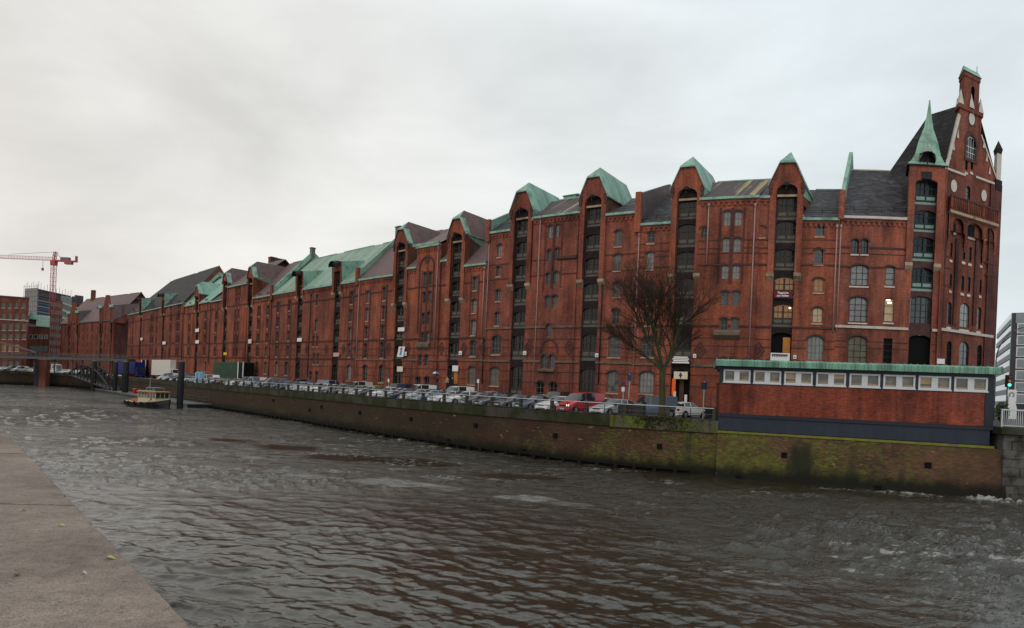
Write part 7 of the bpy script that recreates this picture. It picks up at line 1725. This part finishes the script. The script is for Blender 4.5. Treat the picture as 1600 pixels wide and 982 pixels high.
# pontoon
pA, pB = at_depth(146, 611, 184), at_depth(293, 637, 116); PT = Plane(pA, pB)
pon = thing('pontoon', PT(PT.L / 2, 1.5, 0), 'long low floating pontoon of dark steel alongside the quay wall', 'pontoon')
mb = MB(PT)
ns = 6
for i in range(ns): a, b = PT.L * i / ns + .2, PT.L * (i + 1) / ns - .2; mb.box(a, b, 0, 4.2, -.3, .55, 0, 40)
mb.build('float', 'hull_black', pon); mb = MB(PT); mb.box(0, PT.L, -.1, 4.3, .56, .72, 0, 80); mb.build('deck', 'lead', pon)
mb = MB(PT)
for i in range(28): a = 1 + (PT.L - 2) * i / 27; mb.tube(PT(a, 4.1, .72), PT(a, 4.1, 1.75), .03, n=5)
for z in (1.2, 1.75): mb.tube(PT(1, 4.1, z), PT(PT.L - 1, 4.1, z), .03, n=5)
mb.build('railing', 'steel_grey', pon)
for f, lab in ((.30, 'dark red'), (.36, 'grey')):
    a = PT.L * (f + .12); root = thing('deck_locker', PT(a, 2.8, .72), lab + ' locker box standing on the pontoon behind the boat', 'locker'); mb = MB(PT); mb.slab([(2.2, .73), (2.2, 1.7), (2.6, 1.9), (3.5, 1.9), (3.5, .73)], a - .9, a + .9, 0); mb.build('box', 'dark_red_box' if 'red' in lab else 'steel_grey', root) if 'dark_red_box' in MATS else mb.build('box', 'tail_red' if 'red' in lab else 'steel_grey', root)
# mooring piles
for i, (x, yb, yt, Y, r, lab) in enumerate(((281, 640, 566, 113, .50, 'thick dark steel mooring pile standing alone at the near end of the pontoon'), (195, 617, 566, 160, .72, 'dark mooring pile just behind the stern of the boat'), (179.5, 614, 566, 168, .5, 'thinner dark mooring pile beside the gangway foot'), (146, 610, 565, 183, .62, 'dark mooring pile rising in front of the arched gangway'))):
    b = at_depth(x, yb, Y); t = at_depth(x, yt, Y); root = thing('mooring_pile', (b.x, Y, 0), lab, 'mooring pile'); mb = MB(); mb.tube((b.x, Y, -2), (b.x, Y, t.z), r, r, 14); mb.build('tube', 'steel_dark', root, smooth=False)
    mb = MB(); mb.tube((b.x, Y, t.z + .003), (b.x, Y, t.z + .35), r * 1.03, r * .5, 14); mb.build('cap', 'steel_grey', root)
    mb = MB()
    for k in range(8): z = 1.0 + k * .6; mb.box(b.x - .25, b.x + .25, Y - r - .12, Y - r - .04, z, z + .06)
    for sg in (-1, 1): mb.box(b.x + sg * .28 - .03, b.x + sg * .28 + .03, Y - r - .14, Y - r - .02, .6, 5.6)
    mb.build('ladder', 'steel_dark', root)
# arched gangway from the quay down to the pontoon
g0 = at_depth(106, 586, 202); g1 = at_depth(172, 609, 172); GP = Plane(g0, g1)
gang = thing('gangway', GP(0, 0, 0), 'dark arched truss gangway sloping down from the quay to the pontoon', 'gangway')
for dd, tag_ in ((0, 'a'), (2.4, 'b')):
    mb = MB(GP); n = 12; Lg = GP.L; zt = lambda t: g0.z + (g1.z - g0.z) * t; arch_ = lambda t: zt(t) + 4.6 * math.sin(math.pi * t) ** .9
    for i in range(n):
        t0, t1 = i / n, (i + 1) / n
        mb.tube(GP(Lg * t0, dd, zt(t0)), GP(Lg * t1, dd, zt(t1)), .30, n=5); mb.tube(GP(Lg * t0, dd, arch_(t0)), GP(Lg * t1, dd, arch_(t1)), .26, n=5)
        if i: mb.tube(GP(Lg * t0, dd, zt(t0)), GP(Lg * t0, dd, arch_(t0)), .15, n=4)
        mb.tube(GP(Lg * t0, dd, zt(t0) + 1.1), GP(Lg * t1, dd, zt(t1) + 1.1), .05, n=4)
    mb.build('truss', 'steel_dark', gang)
mb = MB(GP); mb.poly([(0, 0, g0.z - .1), (GP.L, 0, g1.z - .1), (GP.L, 2.4, g1.z - .1), (0, 2.4, g0.z - .1)], 0); mb.build('deck', 'lead', gang)
# ------------------------------------------------------------------ elevated footbridge, its pier, far bank
d0, d1 = at_depth(-90, 552, 207), at_depth(199, 560, 188); DP = Plane(d0, d1); zd = EYE + 2.9
fb = thing('footbridge', DP(DP.L / 2, 0, zd), 'long grey elevated footbridge on thin posts crossing in front of the far brick buildings', 'footbridge')
zz = lambda a: EYE + (d0.z - EYE) + ((d1.z - EYE) - (d0.z - EYE)) * a / DP.L
mb = MB(DP)
for i in range(20):
    a, b = DP.L * i / 20, DP.L * (i + 1) / 20; za, zb = zz(a), zz(b)
    for (o0, o1, l0, l1) in ((0, 3, -1.0, -.25),):
        mb.plate([(a, za + l0), (b, zb + l0), (b, zb + l1), (a, za + l1)], o0, o1, 0)
mb.build('deck', 'steel_grey', fb)
mb = MB(DP)
for i in range(40):
    a, b = DP.L * i / 40, DP.L * (i + 1) / 40
    for h in (.35, .75, 1.15): mb.tube(DP(a, .1, zz(a) + h - .25), DP(b, .1, zz(b) + h - .25), .05, n=4)
    mb.tube(DP(a, .1, zz(a) - .25), DP(a, .1, zz(a) + .9), .05, n=4)
mb.build('railing', 'lead', fb)
for x in (46, 78, 106, 122, 140, 168, 190):
    a, _ = DP.at(x, 570); mb = MB(DP); mb.tube(DP(a, 1.5, GZ if x > 20 else -1), DP(a, 1.5, zz(a) - 1.0), .22, n=8); mb.build('post', 'steel_grey', fb)
mb = MB(DP)
for dd in (.2, 2.8):                                                # arch rising out of frame
    prev = None
    for i in range(30):
        x = -320 + i * 13; y = 552 - 31 * (1 - ((x + 130) / 188) ** 2)
        p = DP.at(x, y, dd)
        if x > 58: break
        q = DP(p[0], dd, p[1])
        if prev is not None:
            mb.tube(prev, q, .28, n=6)
            mb.tube(q, DP(p[0], dd, zz(p[0])), .07, n=4)
        prev = q
mb.build('arch', 'steel_grey', fb)
pr = at_depth(67.5, 585, 205); pier = thing('bridge_pier', (pr.x, 206, 0), 'square brick pier of the footbridge standing at the far quay edge', 'pier')
mb = MB(); mb.box(pr.x - 1.05, pr.x + 1.05, 204.6, 206.6, -1, GZ + 4.2, 0); mb.box(pr.x - 1.25, pr.x + 1.25, 204.4, 206.8, GZ + 4.2, GZ + 4.5, 1); mb.build('shaft', ['brick_red', 'sandstone'], pier)
mb = MB(); mb.box(pr.x - 3.2, pr.x - 1.1, 205.2, 207.5, -1, GZ + 3.2, 0); mb.build('buttress', 'steel_dark', pier)
# far cars on the far quay
for i in range(24):
    x = -4 + i * 7.2 + rnd.uniform(-1, 1)
    if 60 < x < 76 or x > 150: continue
    P = Q(Q.at(x, 578, 3.0)[0], 3.0 + rnd.uniform(0, 1.2), GZ); k = rnd.choice(['hatch', 'saloon', 'estate', 'van']); p_ = rnd.choice(pal)
    car(k, p_, P, -1.6 + rnd.uniform(-.5, .3), f'{p_} {KIND[k]} on the far quay below the footbridge, {ordinal(i + 1)} from the picture edge' if False else f'{p_} {KIND[k]} parked on the far quay, {ordinal(i + 1)} along towards the gangway', 'cars parked under the footbridge', False)
lorry(84, 92, 567, 4.5, 'sandstone', 'box_white', 'small tan delivery lorry among the cars on the far quay', 'tan_lorry', True)

# ------------------------------------------------------------------ buildings at the far bank
def block(name, label, x0, x1, ytop, Y0, Y1, brick, cat='building', depth=25, zfloor=GZ):
    a, b = at_depth(x0, 520, Y0), at_depth(x1, 520, Y1); P = Plane(a, b, b.xy - Vector((0, 0))); zt = at_depth(x1, ytop, Y1).z
    root = thing(name, P(P.L / 2, 0, GZ), label, cat)
    return root, P, zt
root, P, zt = block('brick_office', 'dark red brick office with lit round headed windows at the far bank behind the arch', -70, 43, 466, 262, 272, 'brick_brown')
rows = [(473, 481, 0, 'glass', 5), (489, 499, .5, 'glass_board', 6), (505, 516, 0, 'glass_board', 7), (521, 530, 0, 'glass_board', 7), (538, 549, 0, 'lit_glass', 7), (564, 573, 0, 'glass', 7)]
ops = []; wd = []
for (y0, y1, rise, gl, wpx) in rows:
    for x in list(np.arange(-68, 40, 10.3)):
        s0_, z1_ = P.at(x + 9, y0); z0_ = P.at(x + 9, y1)[1]; s1_ = P.at(x + 9 + wpx, y0)[0]
        if s1_ < P.L - .5 and s0_ > .3: ops.append((s0_, s1_, z0_, z1_, rise)); wd.append((s0_, s1_, z0_, z1_, rise, gl))
mb = MB(P); wallgrid(mb, 0, P.L, GZ, zt, ops, 0, .3, 0, 0); mb.poly([(P.L, 0, GZ), (P.L, 25, GZ), (P.L, 25, zt), (P.L, 0, zt)], 0); mb.poly([(0, 0, zt), (P.L, 0, zt), (P.L, 25, zt), (0, 25, zt)], 0); mb.build('wall', 'brick_brown', root)
mb = MB(P); mb.box(0, P.L + .1, -.3, -.003, P.at(20, 500)[1] - .3, P.at(20, 500)[1], 0); mb.box(0, P.L + .2, -.2, .3, zt - .5, zt + .2, 1); mb.build('string_course', ['white_stone', 'course_dark'], root)
for i, w_ in enumerate(wd): window(P, root, *w_[:4], w_[4], .22, w_[5], 'frame_grey', 1, 2, sill='white_stone', bar=.12)
root, P, zt = block('grid_office', 'brick office with a close grid of pale window bands beyond the footbridge', 77, 96, 471, 300, 306, 'brick_brown')
mb = MB(P); mb.box(0, P.L, 0, 25, GZ, zt, 0, 40); mb.build('wall', 'brick_rose', root)
P2 = Plane(P(P.L, 0), at_depth(113, 520, 325))
for j in range(8):
    z = zt - 1.2 - j * 3.6
    if z - 2 < GZ: break
    for i in range(6):
        a = .3 + i * (P.L - .4) / 6; mb = MB(P); mb.box(a, a + (P.L - .4) / 6 - .45, -.12, -.003, z - 2.0, z, 0); mb.box(a + .12, a + (P.L - .4) / 6 - .57, -.15, -.122, z - 1.88, z - .12, 1); mb.build('window', ['frame_grey', 'glass_pale'], root)
    mb = MB(P2); mb.box(0, P2.L, -.2, -.003, z + .1, z + .8, 0, 60); mb.box(.3, P2.L - .3, -.1, -.003, z - 2, z, 1, 60); mb.build('window_band', ['white_stone', 'glass_board'], root)
root, P, zt = block('low_house', 'low brick house with a pale green copper roof between the two brick offices', 43, 77, 513, 285, 292, 'brick_brown')
mb = MB(P); mb.box(0, P.L, 0, 14, GZ, zt, 0, 40); mb.build('wall', 'brick_brown', root)
zr = P.at(70, 497, 8)[1]
mb = MB(P); mb.sheet(0, P.L * .42, (-.3, zt), (8, zr - 2), 1); mb.sheet(P.L * .38, P.L, (-.4, zt + .3), (8, zr + 1), 0); mb.sheet(0, P.L, (8, zr), (16, zt), 1); mb.slab([(-.4, zt + .3), (8, zr + 1), (8, zt)], P.L * .38 - .1, P.L * .38, 0); mb.build('roof', ['copper_pale', 'copper_purple'], root)
mb = MB(P); 
for i in range(8): t = 2 * math.pi * i / 8; u = 2 * math.pi * (i + 1) / 8; c = P.at(51, 500, 5)[0]; mb.poly([(c + 2.2 * math.cos(t), 5 + 2.2 * math.sin(t), zr - 1.5), (c + 2.2 * math.cos(u), 5 + 2.2 * math.sin(u), zr - 1.5), (c + .7 * math.cos(u), 5 + .7 * math.sin(u), zr + 1.6), (c + .7 * math.cos(t), 5 + .7 * math.sin(t), zr + 1.6)])
mb.build('roof_cap', 'copper_green', root)
for x in (48, 56, 64, 72):
    a, z = P.at(x, 526); mb = MB(P); mb.box(a - .75, a + .75, -.12, -.003, z - 1.1, z + .8, 0); mb.box(a - .6, a + .6, -.15, -.122, z - .95, z + .65, 1); mb.build('window', ['white_stone', 'glass' if x < 60 else 'glass_pale'], root)
for x in (50, 57, 64, 71):
    a, z = P.at(x, 545); mb = MB(P); mb.box(a - .8, a + .8, -.12, -.003, z - 1.5, z + 1.2, 0); mb.build('window', 'glass_pale', root)
# tower under construction with scaffolding
mat('raw_concrete', (.30, .285, .27), .85, .15, .4); mat('shell_dark', (.075, .07, .075), .7, .3, .5); mat('edge_red', (.17, .075, .075), .7, .2, 1); mat('safety_blue', (.06, .10, .2), .7, .3, 1)
root, P, zt = block('unfinished_tower', 'unfinished concrete tower block with open floors behind the red crane', 36, 56, 449, 395, 388, 'raw_concrete', depth=30)
mb = MB(P); zt = at_depth(46, 450, 390).z; mb.box(0, P.L, 0, 28, GZ, zt, 0, 60); mb.build('core', 'raw_concrete', root)
_q = at_depth(111, 455, 420); PS = Plane(P(P.L, 0), _q, _q.xy)
mb = MB(PS); mb.box(0, PS.L, .5, 20, GZ, zt - 1, 0, 60); mb.build('open_floor', 'shell_dark', root)
for j in range(12):
    z = zt - .6 - j * 3.4
    if z < GZ + 1: break
    mb = MB(PS); mb.box(0, PS.L, -.5, .45, z - .5, z, 0, 60); mb.build('floor_slab', 'edge_red' if j < 2 else 'raw_concrete', root)
    if 1 < j < 8: mb = MB(PS); mb.box(1, PS.L - 3, -.3, -.25, z - 2.3, z - 1.3, 0, 60); mb.build('safety_net', 'safety_blue', root)
mb = MB(P)
for i in range(9): a = -1.0 + (P.L + 2) * i / 8; mb.tube(P(a, -1.0, GZ), P(a, -1.0, zt + 2 + (i % 3)), .09, n=4)
for j in range(9): mb.tube(P(-1.5, -1.0, zt + 1 - j * 3), P(P.L + 1, -1.0, zt + 1 - j * 3), .08, n=4)
for i in range(12): q = PS(PS.L * i / 11, -.8, 0); mb.tube((q.x, q.y, zt - 2), (q.x, q.y, zt + 2.0 + 1.2 * (i % 2)), .09, n=4)
mb.build('scaffolding', 'lead', root)
root, P, zt = block('glass_office', 'low pale glazed rooftop block just in front of the unfinished tower', 93, 110, 462, 345, 350, 'office_band')
mb = MB(P); zt = at_depth(100, 463, 347).z; mb.box(0, P.L, 0, 20, GZ, zt, 0, 60); mb.build('wall', 'band_green', root)
mb = MB(P); 
for i in range(6): a = P.L * (i + .15) / 6; mb.box(a, a + P.L * .11, -.1, -.003, zt - 3.4, zt - .8, 0)
mb.build('window_band', 'glass_pale', root); mb = MB(P); mb.box(P.L * 1.0, P.L * 1.5, 1, 18, zt - 9, zt + .6, 0, 60); mb.box(P.L * 1.25, P.L * 2.1, 2, 16, zt - 4, zt + 1.6, 0, 60); mb.build('plant_room', 'shell_dark', root)
# red tower crane
mat('crane_red', (.36, .075, .08), .5, .12, 2)
cy = 365; cb = at_depth(81, 480, cy); zj = at_depth(84, 409.5, cy).z; ztop = at_depth(85, 394, cy).z; crane = thing('tower_crane', (cb.x + 1, cy, GZ), 'red lattice tower crane with a long level jib above the unfinished tower', 'crane')
cx = at_depth(83.5, 430, cy).x
def lattice(mb, p, q, w, n, r=.16, u=None, v=None):
    p, q = Vector(p), Vector(q); ax = (q - p).normalized(); u = Vector(u or (1, 0, 0)); v = ax.cross(u).normalized(); cs = [(-1, -1), (1, -1), (1, 1), (-1, 1)]
    P_ = lambda t, k: p + (q - p) * t + u * cs[k][0] * w / 2 + v * cs[k][1] * w / 2
    for k in range(4): mb.tube(P_(0, k), P_(1, k), r, n=4)
    for i in range(n):
        for k in range(4):
            a, b = (k, (k + 1) % 4) if i % 2 else ((k + 1) % 4, k)
            mb.tube(P_(i / n, a), P_((i + 1) / n, b), r * .6, n=3, cap=False); mb.tube(P_((i + 1) / n, k), P_((i + 1) / n, (k + 1) % 4), r * .55, n=3, cap=False)
mb = MB(); lattice(mb, (cx, cy, GZ), (cx, cy, zj - 2), 1.9, 26, .13); mb.build('mast', 'crane_red', crane)
mb = MB(); mb.box(cx - 1.3, cx + 1.3, cy - 1.3, cy + 1.3, zj - 2, zj + .8); lattice(mb, (cx, cy, zj), (cx + .6, cy, ztop), 1.3, 5, .14); mb.build('tower_head', 'crane_red', crane)
jl = at_depth(-75, 406, cy); jz0 = zj + .8
jend = Vector((cx - 72, cy, jz0)); mb = MB()
n = 44
for i in range(n):
    f = lambda t: Vector((cx - 1 + (jend.x - cx + 1) * t, cy, jz0))
    a, b = f(i / n), f((i + 1) / n)
    for y in (-.8, .8): mb.tube(a + Vector((0, y, 0)), b + Vector((0, y, 0)), .11, n=4); mb.tube(a + Vector((0, y, 0)), (a + b) / 2 + Vector((0, 0, 1.8)), .055, n=3); mb.tube((a + b) / 2 + Vector((0, 0, 1.8)), b + Vector((0, y, 0)), .055, n=3)
    mb.tube(a + Vector((0, 0, 1.8)), b + Vector((0, 0, 1.8)), .11, n=4)
mb.build('jib', 'crane_red', crane)
cj = at_depth(120, 407.5, cy).x; mb = MB(); mb.box(cx + 1, cj, cy - .9, cy + .9, jz0 - .5, jz0 + .3); mb.box(cj - .5, cj, cy - .8, cy + .8, jz0 + .3, jz0 + 3.0); mb.build('counter_jib', 'crane_red', crane)
mb = MB(); mb.box(cj - 6.5, cj - 2.5, cy - 1, cy + 1, jz0 - 1.9, jz0 - .52); mb.build('counterweight', 'crane_red', crane); mb = MB(); mb.box(cx + 4, cx + 9, cy - .8, cy + .8, jz0 + .31, jz0 + 2.0); mb.build('winch', 'lead', crane)
mb = MB(); mb.tube((cx + .6, cy, ztop), (cj - 8, cy, jz0 + .4), .1, n=4); mb.tube((cx + .6, cy, ztop), (cx - 26, cy, jz0 + 2.4), .1, n=4); hx = at_depth(67, 412, cy).x; hzz = at_depth(67, 419, cy).z; mb.tube((hx, cy, jz0), (hx, cy, hzz), .08, n=4); mb.box(hx - .4, hx + .4, cy - .4, cy + .4, hzz - 1.5, hzz); mb.build('cable', 'steel_grey', crane)
